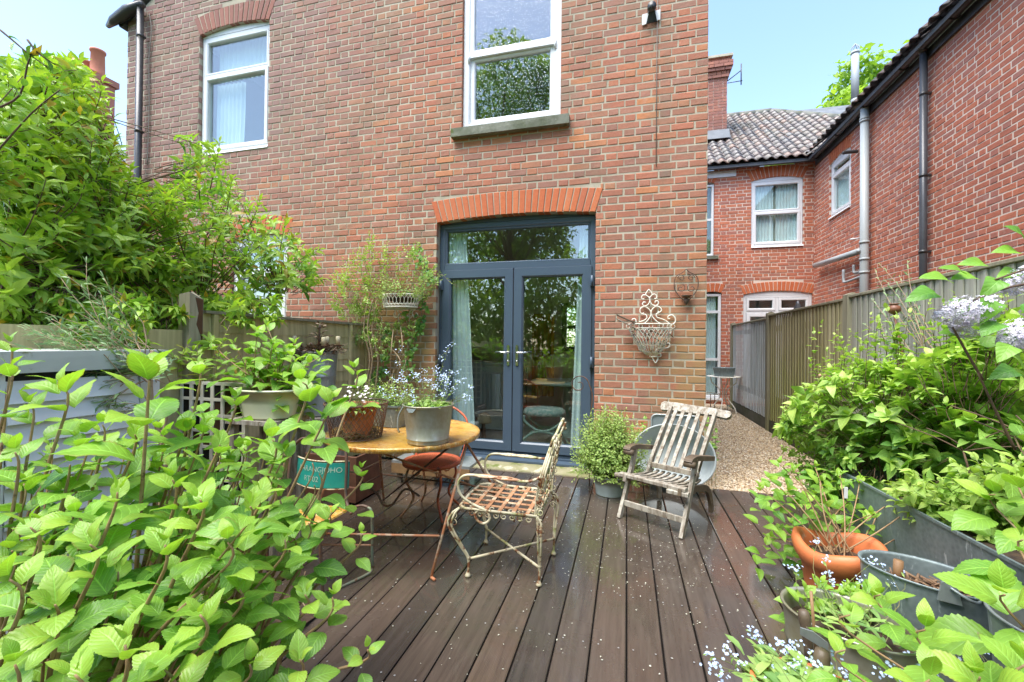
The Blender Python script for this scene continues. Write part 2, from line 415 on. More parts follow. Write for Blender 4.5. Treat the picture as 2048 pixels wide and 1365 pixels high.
def arch_ring(parent, P, A, mat, mort, n=None, singles=True):
    Rm = A.R; zc = A.z1 + A.rise - A.R; half = (A.u1 - A.u0) / 2
    a0 = math.asin(half / Rm); n = n or int(2 * half / .072)
    g = MB(); arc = MB()
    def pt(k, r, d):
        a = -a0 * (1 + (A.flare / half) * (r - Rm) / A.ring) + 2 * a0 * (1 + (A.flare / half) * (r - Rm) / A.ring) * k
        return P.p(A.c + r * math.sin(a), zc + r * math.cos(a), d)
    m = 24
    ring_poly = [pt(i / m, Rm, -.007) for i in range(m + 1)] + [pt(i / m, Rm + A.ring, -.007) for i in range(m, -1, -1)]
    for i in range(m):
        arc.prism([ring_poly[i], ring_poly[i + 1], ring_poly[2 * m - i], ring_poly[2 * m + 1 - i]], P.n * -.12, .5)
    arch = arc.build('arch', mort, parent)
    jt = .0055 / (2 * half)
    for i in range(n):
        mb = MB() if singles else g
        k0, k1 = i / n + jt, (i + 1) / n - jt; d = random.uniform(.001, .005); r0 = Rm + random.uniform(-.002, .002); r1 = Rm + A.ring - .004
        e = .004 / (2 * half)
        f = [pt(k0 + e, r0 + .004, d), pt(k1 - e, r0 + .004, d), pt(k1 - e, r1 - .004, d), pt(k0 + e, r1 - .004, d)]
        o = [pt(k0, r0, d - .005), pt(k1, r0, d - .005), pt(k1, r1, d - .005), pt(k0, r1, d - .005)]
        b = [pt(k0, r0, -.11), pt(k1, r0, -.11), pt(k1, r1, -.11), pt(k0, r1, -.11)]
        fs = [(0, 1, 2, 3)] + [(q, 4 + q, 4 + (q + 1) % 4, (q + 1) % 4) for q in range(4)] + [(4 + q, 8 + q, 8 + (q + 1) % 4, 4 + (q + 1) % 4) for q in range(4)]
        mb.add(f + o + b, fs, random.random())
        if singles: mb.build('brick', mat, arch, fix=False)
    if not singles: g.build('arch_bricks', mat, arch, kind='stuff', fix=False)
    return arch
# ============================================================ WINDOWS
def ring_frame(mb, P, u0, u1, z0, z1, w, d0, d1, arch=None, ch=.012):
    """rectangular frame; w face width, from depth d1 (back) to d0 (front) with chamfered inner edge"""
    O = [(u0, z0), (u1, z0), (u1, z1), (u0, z1)]; I = [(u0 + w, z0 + w), (u1 - w, z0 + w), (u1 - w, z1 - w), (u0 + w, z1 - w)]
    C = [(u0 + w - ch, z0 + w - ch), (u1 - w + ch, z0 + w - ch), (u1 - w + ch, z1 - w + ch), (u0 + w - ch, z1 - w + ch)]
    e = .003
    E = [(u0 + e, z0 + e), (u1 - e, z0 + e), (u1 - e, z1 - e), (u0 + e, z1 - e)]
    vs = [P.p(*q, d1) for q in O] + [P.p(*q, d0 - e) for q in O] + [P.p(*q, d0) for q in E] + [P.p(*q, d0) for q in C] + [P.p(*q, d0 - ch) for q in I] + [P.p(*q, d1) for q in I]
    fs = []
    for L in range(5):
        for i in range(4): fs.append((L * 4 + i, L * 4 + (i + 1) % 4, (L + 1) * 4 + (i + 1) % 4, (L + 1) * 4 + i))
    for i in range(4): fs.append((20 + i, 20 + (i + 1) % 4, (i + 1) % 4, i))
    mb.add(vs, fs, .5)
def pane(parent, P, u0, u1, z0, z1, d, mat, name='pane'):
    mb = MB(); mb.prism([P.p(u0, z0, d), P.p(u1, z0, d), P.p(u1, z1, d), P.p(u0, z1, d)], P.n * -.006, .5)
    return mb.build(name, mat, parent)
def curtain(parent, P, u0, u1, z0, z1, d, mat=None, folds=9, amp=.03, taper=0.0, name='curtain', tside=1):
    mb = MB(); n = folds * 6; rows = 8; vs = []
    for r in range(rows + 1):
        z = z1 + (z0 - z1) * r / rows; k = r / rows
        for i in range(n + 1):
            t = i / n
            wd = (u1 - u0)
            if tside > 0: u = u0 + wd * t * (1 + taper * k)
            else: u = u1 - wd * (1 - t) * (1 + taper * k)
            ph = t * folds * 2 * math.pi
            vs.append(P.p(u, z, d + amp * math.sin(ph + .5 * math.sin(k * 3 + i)) * (0.6 + .4 * k)))
    fs = [(r * (n + 1) + i, r * (n + 1) + i + 1, (r + 1) * (n + 1) + i + 1, (r + 1) * (n + 1) + i) for r in range(rows) for i in range(n)]
    mb.add(vs, fs, .5, smooth=True)
    return mb.build(name, mat or MAT['curtain'], parent, fix=False)
def arched_filler(parent, P, A, zb, d0, d1, mat, name='head_panel', gap=.004):
    n = 16; us = [A.u0 + gap + (A.u1 - A.u0 - 2 * gap) * i / n for i in range(n + 1)]; mb = MB()
    for a, b in zip(us, us[1:]):
        mb.prism([P.p(a, zb, d0), P.p(b, zb, d0), P.p(b, A.soffit(b) - gap, d0), P.p(a, A.soffit(a) - gap, d0)], P.n * (d1 - d0), .5)
    return mb.build(name, mat, parent)
def pipe_clip(parent, x, y, z, r, mat, nx=0, ny=-1):
    mb = MB(); mb.tube([(x, y, z - .02), (x, y, z + .02)], r + .006, 12, rnd=.5)
    mb.box(x - .04 if not nx else x, x + .04 if not nx else x + .09, y if not nx else y - .02, y + .05 if not nx else y + .02, z - .012, z + .012, .5)
    mb.build('pipe_clip', mat, parent)
# ============================================================ MAIN HOUSE (gabled rear wing facing us)
WY = 4.5
PM = Plane((0, WY, 0), (1, 0, 0), (0, -1, 0))
house = thing('brick_house', (-3.15, WY, 0), 'weathered red brick gabled house wing with blue-grey french doors and white upstairs windows', 'house')
HX0, HX1 = -7.06, 0.75; AP = (HX0 + HX1) / 2
def gable(u): return 5.93 + (3.9 - abs(u - AP)) * .56
A_door = Arch(-2.12, -0.32, 0.03, 2.69, .045, .255, .05)
A_lwin = Arch(-5.70, -4.53, 3.86, 5.50, .06, .26, .05)
A_top = Arch(-1.83, -0.70, 3.73, 5.55, .06, .26, .05)
A_low = Arch(-5.10, -4.20, 1.25, 2.66, .05, .24, .05)
holes = [A_door, A_lwin, A_top, A_low]
brick_wall(house, PM, HX0, HX1, -.05, gable, holes, MAT['brick_main'], MAT['mortar'], n_single=215, maxz=8.2)
arch_ring(house, PM, A_door, MAT['brick_arch'], MAT['mortar'], 26)
arch_ring(house, PM, A_lwin, MAT['brick_arch_dull'], MAT['mortar'], 16)
arch_ring(house, PM, A_top, MAT['brick_arch_dull'], MAT['mortar'], 16)
arch_ring(house, PM, A_low, MAT['brick_arch'], MAT['mortar'], 13)
# side walls, back, roof of the wing
mb = MB(); mb.box(HX0 + .002, HX0 + .2, WY + .15, 9.0, -.05, 5.93, .5); mb.box(HX1 - .2, HX1 - .002, WY + .15, 5.9, -.05, 5.93, .5); mb.box(HX1 - .2, HX1 - .002, 8.1, 9.0, -.05, 5.93, .5); mb.box(HX1 - .2, HX1 - .002, 5.9, 8.1, -.05, .8, .5); mb.box(HX1 - .2, HX1 - .002, 5.9, 8.1, 2.4, 5.93, .5)  # right wall has an added, unseen opening that lets daylight into the dining room
mb.build('side_wall', MAT['brick_main'], house)
mb = MB()
for sx in (-1, 1):
    e = AP + sx * 4.05; z = 5.93 - .15 * .56 + .07
    q = [(e, WY - .06, z), (AP, WY - .06, 5.93 + 3.9 * .56 + .07), (AP, 9.2, 5.93 + 3.9 * .56 + .07), (e, 9.2, z)]
    mb.prism(q, (0, 0, .06), .5)
mb.build('roof', m_simple('grey_roof_slate', (0.09, 0.09, 0.095), (0.13, 0.13, 0.13), 4, .6), house)
# gutter and downpipe at the left eaves
mb = MB(); n = 8
pr = [(-.06 * math.cos(math.pi * i / n), -.06 * math.sin(math.pi * i / n)) for i in range(n + 1)]
gx, gz_ = -7.12, 5.90
poly = [(gx + a, WY - .04, gz_ + b * 1.0) for a, b in pr]
mb.prism(poly, (0, 4.6, 0), .5)
mb.tube([(-7.38, WY - .05, 5.90), (-7.2, WY - .09, 5.92), (-6.9, WY - .10, 6.0), (-6.62, WY - .10, 6.04)], [.03, .06, .075, .045], 10, rnd=.5)
mb.build('gutter', MAT['black_plastic'], house)
mb = MB(); mb.tube([(-6.68, WY - .09, 6.0), (-6.67, WY - .09, 3.0), (-6.67, WY - .09, 0.1)], .042, 14, rnd=.5)
dp = mb.build('downpipe', MAT['black_plastic'], house)
for z in (5.6, 4.25, 2.9): pipe_clip(dp, -6.67, WY - .09, z, .042, MAT['black_plastic'])
mb = MB(); mb.tube(smooth_pts([(-6.60, WY - .03, 5.95), (-6.55, WY - .03, 5.7), (-6.60, WY - .02, 5.3), (-6.58, WY - .02, 4.6), (-6.6, WY - .02, 3.8)]), .006, 5, rnd=.5)
mb.build('cable', m_simple('old_cable', (0.30, 0.26, 0.22), None, 5, .7), house); mb = MB()
mb.tube([(0.285, WY - .008, 6.5), (0.27, WY - .008, 4.2), (0.272, WY - .008, 3.1)], .004, 5, rnd=.5)
mb.build('cable', bpy.data.materials['old_cable'], house)
# --- left upstairs casement
def two_light(parent, P, A, zsplit, dfront, label=None, glass='glass', sashdir=0, top_first=True):
    w = tag(MB().build('window', MAT['upvc'], parent), label) if False else None
    mb = MB(); ring_frame(mb, P, A.u0 + .004, A.u1 - .004, A.z0 + .004, A.z1 - .02, .065, dfront, dfront - .07)
    mb.prism([P.p(A.u0 + .06, zsplit - .035, dfront - .001), P.p(A.u1 - .06, zsplit - .035, dfront - .001), P.p(A.u1 - .06, zsplit + .035, dfront - .001), P.p(A.u0 + .06, zsplit + .035, dfront - .001)], P.n * -.066, .5)
    fr = mb.build('window', MAT['upvc'], parent, label)
    mb = MB(); ring_frame(mb, P, A.u0 + .05, A.u1 - .05, A.z0 + .05, zsplit + .0, .055, dfront + .014, dfront - .06)
    mb.build('sash', MAT['upvc'], fr)
    mb = MB(); ring_frame(mb, P, A.u0 + .062, A.u1 - .062, zsplit + .03, A.z1 - .075, .03, dfront + .004, dfront - .05); mb.build('sash', MAT['upvc'], fr)
    pane(fr, P, A.u0 + .10, A.u1 - .10, A.z0 + .10, zsplit - .05, dfront - .035, MAT[glass])
    pane(fr, P, A.u0 + .088, A.u1 - .088, zsplit + .055, A.z1 - .1, dfront - .036, MAT[glass])
    if A.rise: arched_filler(fr, P, A, A.z1 - .018, dfront + .004, dfront - .06, MAT['upvc'])
    mb = MB(); gk = .006
    mb.prism([P.p(A.u0 - .0, A.z0 - .03, dfront + .06), P.p(A.u1 + .0, A.z0 - .03, dfront + .06), P.p(A.u1, A.z0 + .003, dfront + .045), P.p(A.u0, A.z0 + .003, dfront + .045)], P.n * -.10, .5)
    mb.build('sill', MAT['upvc'], fr)
    return fr
f1 = two_light(house, PM, A_lwin, 4.93, -.05, 'white window with a pale curtain behind the lower pane')
curtain(f1, PM, -5.60, -5.12, 3.9, 4.9, -.2, folds=7)
curtain(f1, PM, -5.60, -4.7, 4.95, 5.5, -.22, folds=12, amp=.012)
# --- lower-left window mostly behind the shrub
f2 = two_light(house, PM, A_low, 2.2, -.05)
curtain(f2, PM, -5.05, -4.25, 1.3, 2.62, -.16, folds=10)
# --- top sash window
P = PM; A = A_top
mb = MB(); ring_frame(mb, P, A.u0 + .004, A.u1 - .004, A.z0 + .004, A.z1 - .02, .075, -.035, -.11); fr = mb.build('window', MAT['upvc'], house, 'white sash window with rain-spotted lower pane')
arched_filler(fr, P, A, A.z1 - .018, -.034, -.1, MAT['upvc'])
mb = MB(); ring_frame(mb, P, A.u0 + .078, A.u1 - .078, 4.60, A.z1 - .094, .05, -.045, -.085); mb.build('sash', MAT['upvc'], fr)
mb = MB(); ring_frame(mb, P, A.u0 + .078, A.u1 - .078, A.z0 + .078, 4.575, .055, -.062, -.12); mb.build('sash', MAT['upvc'], fr)
mb = MB(); mb.box(A.u0 + .07, A.u1 - .07, WY + .03, WY + .058, 4.555, 4.605, .5); mb.build('meeting_rail', MAT['upvc'], fr)
for u in (A.u0 + .07, A.u1 - .07):
    mb = MB(); mb.tube([(u, WY + .035, 4.50), (u, WY + .02, 4.545), (u, WY + .03, 4.60)], .014, 6, rnd=.5); mb.build('sash_horn', MAT['upvc'], fr)
pane(fr, P, A.u0 + .12, A.u1 - .12, 4.63, A.z1 - .14, -.068, MAT['glass_wet'])
pane(fr, P, A.u0 + .125, A.u1 - .125, A.z0 + .125, 4.53, -.09, MAT['glass_wet'])
mb = MB(); mb.box(-1.93, -.60, WY - .075, WY + .05, 3.625, 3.722, .5, j=.003); mb.build('sill', MAT['stone'], house, 'mossy stone sill under the sash window')
# dark rooms behind the upper windows
def room_box(x0, x1, y0, y1, z0, z1, parent, name='room'):
    mb = MB(); mb.box(x0, x1, y1, y1 + .02, z0, z1, .5); mb.box(x0 - .02, x0, y0, y1, z0, z1, .5); mb.box(x1, x1 + .02, y0, y1, z0, z1, .5)
    mb.box(x0, x1, y0, y1, z0 - .02, z0, .5); mb.box(x0, x1, y0, y1, z1, z1 + .02, .5)
    return mb.build(name, MAT['plaster'], parent)
room_box(-6.2, -3.9, WY + .16, 7.5, 3.1, 5.75, house, 'upstairs_room'); room_box(-2.6, .1, WY + .16, 7.5, 3.1, 5.75, house, 'upstairs_room'); room_box(-5.6, -3.4, WY + .16, 7.0, .1, 2.8, house, 'ground_floor_room')
# ------------------------------------------------------------ french doors
DF = -.09
mb = MB(); A = A_door
ring_frame(mb, P, -2.116, -.324, .055, 2.685, .062, DF, DF - .075)
mb.box(-2.056, -.384, WY - DF, WY - DF + .07, 2.155, 2.215, .5)
door = mb.build('french_door_frame', MAT['anthracite'], house, 'blue-grey frame with a shallow arched head and wide fanlight')
arched_filler(door, P, A, 2.688, DF - .001, DF - .07, MAT['anthracite'])
pane(door, P, -2.052, -.388, 2.218, 2.62, DF - .04, MAT['glass'], 'fanlight_pane')
mb = MB(); ring_frame(mb, P, -2.054, -.386, 2.216, 2.622, .022, DF - .012, DF - .045, ch=.01); mb.build('glazing_bead', MAT['anthracite'], door)
def leaf_door(u0, u1, hs):
    mb = MB(); ring_frame(mb, P, u0, u1, .118, 2.150, .105, DF + .018, DF - .05, ch=.016)
    d = mb.build('door', MAT['anthracite'], house)
    pane(d, P, u0 + .1, u1 - .1, .215, 2.05, DF - .02, MAT['glass'])
    hu = u1 - .045 if hs > 0 else u0 + .045
    hb = MB(); hb.prism([(hu + .016 * math.cos(a), WY - DF - .028, 1.18 + (.1 if math.sin(a) > 0 else -.1) + .016 * math.sin(a)) for a in [2 * math.pi * i / 16 for i in range(16)]], (0, .012, 0), .5)
    hb.tube([(hu, WY - DF - .02, 1.21), (hu, WY - DF - .075, 1.21), (hu - hs * .02, WY - DF - .082, 1.211), (hu - hs * .135, WY - DF - .082, 1.215)], .0095, 8, rnd=.5)
    hb.tube([(hu, WY - DF - .028, 1.115), (hu, WY - DF - .038, 1.115)], .009, 10, rnd=.2)
    hb.build('handle', MAT['chrome'], d)
    hx = u0 - .005 if hs > 0 else u1 + .005
    for z in (.38, 1.12, 1.98):
        h = MB(); h.box(hx - .02, hx + .02, WY - DF - .045, WY - DF - .002, z - .055, z + .055, .5); h.tube([(hx, WY - DF - .045, z - .058), (hx, WY - DF - .045, z + .058)], .014, 8, rnd=.5)
        h.build('hinge', MAT['anthracite'], d)
    return d
MAT['chrome'] = m_simple('polished_handle', (0.75, 0.75, 0.72), (0.6, 0.6, 0.58), 4, .18, 1)
leaf_door(-2.078, -1.224, 1); leaf_door(-1.214, -.362, -1)
mb = MB(); mb.box(-1.2215, -1.2165, WY - DF - .012, WY - DF + .04, .12, 2.148, .5); mb.build('door_seal', MAT['dark_gap'], house)
mb = MB(); mb.box(-2.115, -.325, WY - .06, WY + .165, .035, .055, .5); mb.box(-2.112, -.328, WY + .06, WY + .15, .0555, .075, .5); mb.build('threshold', MAT['anthracite'], house)
# mossy stone step under the doors
mb = MB(); n = 30; x0, x1 = -2.2, -.20
vs = []; prof = [(4.56, .034), (4.36, .030), (4.30, .024), (4.268, .006), (4.262, -.02), (4.27, -.06), (4.56, -.06)]
for i in range(n + 1):
    x = x0 + (x1 - x0) * i / n
    for (y, z) in prof: vs.append((x, y + random.uniform(-.004, .004), z + random.uniform(-.003, .002)))
m = len(prof); fs = [(i * m + k, i * m + k + 1, (i + 1) * m + k + 1, (i + 1) * m + k) for i in range(n) for k in range(m - 1)]
mb.add(vs, fs, .5, smooth=True)
MAT['step'] = m_simple('mossy_step_stone', (0.30, 0.27, 0.17), (0.20, 0.20, 0.08), 5, .75, bump=.9, bscale=30, spots=[((0.46, 0.42, 0.30), 9, .56), ((0.12, 0.15, 0.03), 4, .58), ((0.03, 0.03, 0.02), 11, .66)])
mb.build('door_step', MAT['step'], house, 'mossy rounded stone step')
# ------------------------------------------------------------ dining room behind the doors
mb = MB(); RX0, RX1, RY = -3.4, .52, 8.4
mb.box(RX0, RX1, WY + .16, RY, 0.0, .05, .5); o = mb.build('room_floor', MAT['indoor_floor'], house)
mb = MB()
mb.box(RX0, RX0 + .02, WY + .16, RY, .05, 2.9, .5); mb.box(RX1 - .02, RX1, WY + .16, 5.9, .05, 2.9, .5); mb.box(RX1 - .02, RX1, 8.1, RY, .05, 2.9, .5); mb.box(RX1 - .02, RX1, 5.9, 8.1, .05, .8, .5); mb.box(RX1 - .02, RX1, 5.9, 8.1, 2.4, 2.9, .5); mb.box(RX0, RX1, WY + .16, RY, 2.88, 2.9, .5)  # right wall leaves the same added opening, unseen, to brighten the room
wx0, wx1, wz0, wz1 = -1.15, -.3, 1.25, 2.05
mb.box(RX0 + .02, wx0, RY - .1, RY, .05, 2.88, .5); mb.box(wx1, RX1 - .02, RY - .1, RY, .05, 2.88, .5); mb.box(wx0, wx1, RY - .1, RY, .05, wz0, .5); mb.box(wx0, wx1, RY - .1, RY, wz1, 2.88, .5)
mb.build('room_wall', MAT['plaster'], house)
PB = Plane((0, RY - .1, 0), (1, 0, 0), (0, -1, 0))
mb = MB(); ring_frame(mb, PB, wx0 - .07, wx1 + .07, wz0 - .07, wz1 + .07, .09, .03, -.05); mb.box(wx0, wx1, RY - .1, RY - .06, 1.62, 1.68, .5)
mb.build('back_window', m_simple('dark_stained_wood', (0.06, 0.04, 0.03), None, 4, .6), house)
PC = Plane((0, WY, 0), (1, 0, 0), (0, -1, 0))
curtain(house, PC, -2.05, -1.84, .07, 2.62, -.205, folds=5, amp=.022, taper=.75)
curtain(house, PC, -.50, -.38, .07, 2.62, -.205, folds=3, amp=.02, taper=.75, tside=-1)
# ============================================================ FAR HOUSE facing us
FY = 10.6
PF = Plane((0, FY, 0), (1, 0, 0), (0, -1, 0))
far = thing('terrace_house', (2.8, FY, 0), 'red brick house at the end of the gravel path, with pantile roof and chimney', 'house')
F_up = Arch(2.68, 3.70, 3.55, 5.02, .07, .25, .04)
F_fr = Arch(2.53, 3.885, .10, 2.48, .07, .21, .04)
F_tall = Arch(1.70, 2.08, .13, 2.53, .03, .2, .02)
F_nar = Arch(1.45, 1.915, 3.38, 5.05, .04, .25, .03)
brick_wall(far, PF, 1.0, 3.96, -.02, 5.34, [F_up, F_fr, F_tall, F_nar], MAT['brick_far'], MAT['mortar_pale'], n_single=262)
for A, n in ((F_up, 14), (F_fr, 18), (F_tall, 5), (F_nar, 6)): arch_ring(far, PF, A, MAT['brick_arch'], MAT['mortar_pale'], n)
mb = MB(); mb.box(1.0, 8.2, FY + .15, FY + .3, -.02, 5.3, .5); mb.box(1.0, 1.15, FY + .3, 16, -.02, 5.3, .5)
for (a, b, c, d) in ((2.6, 3.8, 3.5, 5.1), (2.5, 3.9, .1, 2.6), (1.6, 2.2, .1, 2.6), (1.4, 2, 3.3, 5.1)): pass
far_frames = []
f = two_light(far, PF, F_up, 4.31, -.03, glass='glass_soft')
curtain(f, PF, 2.76, 3.15, 3.62, 4.98, -.13, folds=6, amp=.02); curtain(f, PF, 3.2, 3.64, 3.62, 4.98, -.13, folds=7, amp=.02)
MB().box(2.7, 3.7, FY + .2, FY + .22, 3.5, 5.1, .5).build('room_back', MAT['plaster'], far)
# french window: two top lights and two doors
mb = MB(); ring_frame(mb, PF, 2.535, 3.88, .104, 2.46, .06, -.03, -.09); fr = mb.build('french_window', MAT['upvc'], far)
arched_filler(fr, PF, F_fr, 2.455, -.028, -.09, MAT['upvc'])
mb = MB(); mb.box(2.59, 3.82, FY + .032, FY + .09, 2.06, 2.11, .5); mb.box(3.18, 3.24, FY + .031, FY + .09, .16, 2.40, .5); mb.build('mullion', MAT['upvc'], fr)
for a, b in ((2.60, 3.175), (3.245, 3.82)):
    mb = MB(); ring_frame(mb, PF, a, b, 2.115, 2.395, .055, -.02, -.07); mb.build('top_light', MAT['upvc'], fr)
    pane(fr, PF, a + .05, b - .05, 2.165, 2.345, -.04, MAT['glass_soft'])
    mb = MB(); ring_frame(mb, PF, a, b, .165, 2.055, .08, -.018, -.07); mb.build('door', MAT['upvc'], fr)
    pane(fr, PF, a + .07, b - .07, .24, 1.98, -.04, MAT['glass_soft'])
# tall narrow light
mb = MB(); ring_frame(mb, PF, 1.704, 2.076, .134, 2.51, .06, -.03, -.09); fr = mb.build('tall_window', MAT['upvc'], far)
for z in (1.01, 2.10): MB().box(1.76, 2.02, FY + .031, FY + .09, z - .03, z + .03, .5).build('glazing_bar', MAT['upvc'], fr)
for a, b in ((.19, .98), (1.04, 2.07), (2.13, 2.45)): pane(fr, PF, 1.762, 2.018, a, b, -.05, MAT['glass_soft'])
curtain(fr, PF, 1.77, 1.98, .2, 2.45, -.12, folds=4, amp=.02)
mb = MB(); mb.box(1.69, 2.10, FY - .05, FY + .1, .085, .13, .5); mb.build('sill', MAT['upvc'], fr)
# narrow upstairs sash
mb = MB(); ring_frame(mb, PF, 1.455, 1.91, 3.384, 5.03, .05, -.03, -.1); fr = mb.build('sash_window', MAT['upvc'], far)
MB().box(1.5, 1.865, FY + .04, FY + .09, 4.2, 4.25, .5).build('meeting_rail', MAT['upvc'], fr)
pane(fr, PF, 1.5, 1.865, 3.43, 4.2, -.06, MAT['glass_soft']); pane(fr, PF, 1.5, 1.865, 4.25, 4.98, -.07, MAT['glass_soft'])
MB().box(1.4, 2.0, FY - .06, FY + .06, 3.30, 3.376, .5).build('sill', MAT['stone'], fr)
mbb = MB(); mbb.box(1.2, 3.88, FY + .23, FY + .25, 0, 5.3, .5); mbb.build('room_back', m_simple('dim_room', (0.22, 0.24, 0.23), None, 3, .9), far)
MB().box(1.0, 2.36, FY - .03, FY - .005, 5.16, 5.30, .5).build('fascia', MAT['upvc'], far)
# pantile roof, each tile a piece
MAT['pantile'] = None
t = NT('weathered_pantile'); base = t.ramp(t.rnd(), [(0, (0.11, 0.095, 0.095)), (.35, (0.15, 0.12, 0.11)), (.6, (0.20, 0.13, 0.10)), (.8, (0.095, 0.095, 0.10)), (1, (0.23, 0.13, 0.09))])
c = t.mix(t.step(t.noise(9, 5, .7), .5, .68), base, (0.34, 0.33, 0.29)); c = t.mix(t.math('MULTIPLY', t.step(t.noise(3, 4), .5, .7), .5), c, (0.12, 0.12, 0.07)); t.bump(t.noise(60, 4), .5, .004)
MAT['pantile'] = t.set(c, .42)
def tile_mesh(w=.19, L=.30):
    mb = MB(); n = 10; pr = []
    for i in range(n + 1):
        s = i / n; pr.append((s * w * 1.12 - w * .06, 0.026 * math.sin(2 * math.pi * s - .6) + .01))
    th = .014
    vs = [(x, 0, z + .022) for x, z in pr] + [(x, L, z - .004) for x, z in pr] + [(x, 0, z + .022 - th) for x, z in pr]
    N = n + 1
    fs = [(i, i + 1, N + i + 1, N + i) for i in range(n)] + [(2 * N + i, 2 * N + i + 1, i + 1, i) for i in range(n)]
    mb.add(vs, fs, random.random(), smooth=False); return mb.mesh('roof_tile', MAT['pantile'])
tile_meshes = [tile_mesh() for _ in range(6)]
for me in tile_meshes: me.polygons.foreach_set('use_smooth', [True] * 10 + [False] * 10)
def tiled_roof(parent, o, ux, up_, cols, rows, keep, gauge=.245, w=.19, singles=300):
    """o eaves corner, ux unit along the eaves, up_ unit up the slope"""
    o, ux, up_ = Vector(o), Vector(ux).normalized(), Vector(up_).normalized(); nn = ux.cross(up_).normalized()
    items = []
    for r in range(rows):
        for k in range(cols):
            p = o + ux * (k * w + random.uniform(-.004, .004)) + up_ * (r * gauge) + nn * (.02 + random.uniform(-.003, .004))
            if keep(p + ux * w / 2 + up_ * gauge / 2): items.append(p)
    vis = []
    for p in items:
        x, y, wv = proj(p); vis.append(wv if (wv > 0 and -10 < x < 2058 and -10 < y < 1375) else 99 + wv)
    order = sorted(range(len(items)), key=lambda i: vis[i]); first = set(order[:singles]); rest = MB()
    for i, p in enumerate(items):
        d = up_ + nn * 0.045; d.normalize(); n2 = ux.cross(d).normalized(); xx = ux
        M = Matrix(((xx.x, d.x, n2.x, p.x), (xx.y, d.y, n2.y, p.y), (xx.z, d.z, n2.z, p.z), (0, 0, 0, 1)))
        me = random.choice(tile_meshes)
        if i in first: inst('roof_tile', me, parent, M)
        else:
            rest.m = M; rest.add([v.co.copy() for v in me.vertices], [tuple(f.vertices) for f in me.polygons], random.random())
    rest.m = None
    if rest.v: rest.build('roof_tiles', MAT['pantile'], parent, kind='stuff', fix=False)
up1 = Vector((0, 3.15, 2.58)).normalized()
base_roof = MB(); base_roof.prism([(1.0, 10.4, 5.36), (3.8, 10.4, 5.36), (6.9, 13.5, 7.9), (4.0, 13.6, 7.98), (1.0, 13.6, 7.98)], (0, 0, -.06), .5)
roof = base_roof.build('roof', MAT['lead'], far)
def keep_far(p):
    if p.x - 3.75 > p.y - 10.35: return False
    # hip descending to the right of the apex
    ax, ay, bx, by = 3.94, 13.6, 5.17, 12.5
    return (bx - ax) * (p.y - ay) - (by - ay) * (p.x - ax) < 0 and p.y < 13.6
tiled_roof(roof, (1.6, 10.36, 5.37), (1, 0, 0), up1, 26, 18, keep_far, singles=300)
mb = MB()
for a, b in (((1.0, 13.62, 8.02), (3.94, 13.62, 8.02)), ((3.94, 13.6, 8.0), (6.6, 11.2, 6.02))):
    a, b = Vector(a), Vector(b); n = int((b - a).length / .42)
    for i in range(n): mb.tube([a.lerp(b, i / n), a.lerp(b, (i + .97) / n)], .11, 10, rnd=random.random())
mb.build('ridge_tiles', m_simple('mossy_ridge_tile', (0.14, 0.14, 0.12), (0.20, 0.20, 0.16), 5, .8, spots=[((0.16, 0.17, 0.05), 8, .6)]), far)
def half_gutter(parent, a, b, r=.06, name='gutter', mat='black_plastic'):
    a, b = Vector(a), Vector(b); d = (b - a); s = d.cross(Vector((0, 0, 1))).normalized(); n = 10
    poly = [a + s * (r * math.cos(math.pi * (1 + i / n))) + Vector((0, 0, r * math.sin(math.pi * (1 + i / n)))) for i in range(n + 1)]
    poly2 = [a + s * ((r - .006) * math.cos(math.pi * (1 + i / n))) + Vector((0, 0, (r - .006) * math.sin(math.pi * (1 + i / n)))) for i in range(n, -1, -1)]
    mb = MB(); allp = poly + poly2; m = len(allp)
    vs = allp + [p + d for p in allp]
    mb.add(vs, [(i, (i + 1) % m, m + (i + 1) % m, m + i) for i in range(m)], .5)
    L = d.length; k = max(1, int(L / 1.0))
    for i in range(k + 1):
        p = a + d * ((i + .2) / (k + .5)); q = [p + s * ((r + .008) * math.cos(math.pi * (1 + j / n))) + Vector((0, 0, (r + .008) * math.sin(math.pi * (1 + j / n)))) for j in range(n + 1)]
        mb.tube(q, .008, 5, rnd=.5)
    return mb.build(name, MAT[mat], parent)
half_gutter(far, (1.0, FY - .13, 5.36), (3.84, FY - .13, 5.36), .062)
# chimney with corbelled head and aerial bracket
mb = MB(); cx0, cx1, cy0 = 1.75, 2.40, 11.75
PCm = Plane((0, cy0, 0), (1, 0, 0), (0, -1, 0))
ch = MB(); ch.box(cx0, cx1, cy0 + .01, cy0 + .8, 6.2, 8.25, .5); chim = ch.build('chimney', MAT['mortar_pale'], far)
cb = MB()
def course_box(x0, x1, y0, y1, z):
    u = x0
    while u < x1 - .02:
        L = random.choice((.215, .1025)); e = min(u + L, x1); cb.box(u, e, y0, y1, z, z + .066, random.random(), j=.003); u = e + .01
z = 6.3; k = 0
while z < 8.6:
    e = 0 if z < 8.1 else (0.04 if z < 8.2 else (.09 if z < 8.35 else (.12 if z < 8.5 else .06)))
    if 8.2 < z < 8.27:
        u = cx0 - .07
        while u < cx1 + .06: cb.box(u, u + .075, cy0 - .08, cy0 + .1, z, z + .066, random.random()); u += .14
    else: course_box(cx0 - e, cx1 + e, cy0 - e, cy0 + .4, z + 0)
    z += .076
cb.build('chimney_bricks', m_brick('sooty_chimney_brick', [(0, (0.36, 0.14, 0.09)), (.5, (0.30, 0.13, 0.10)), (1, (0.42, 0.17, 0.11))]), chim, kind='stuff')
MB().box(cx0 - .11, cx1 + .115, cy0 - .11, cy0 + .9, 8.60, 8.66, .5).build('chimney_cap', MAT['mortar'], chim)
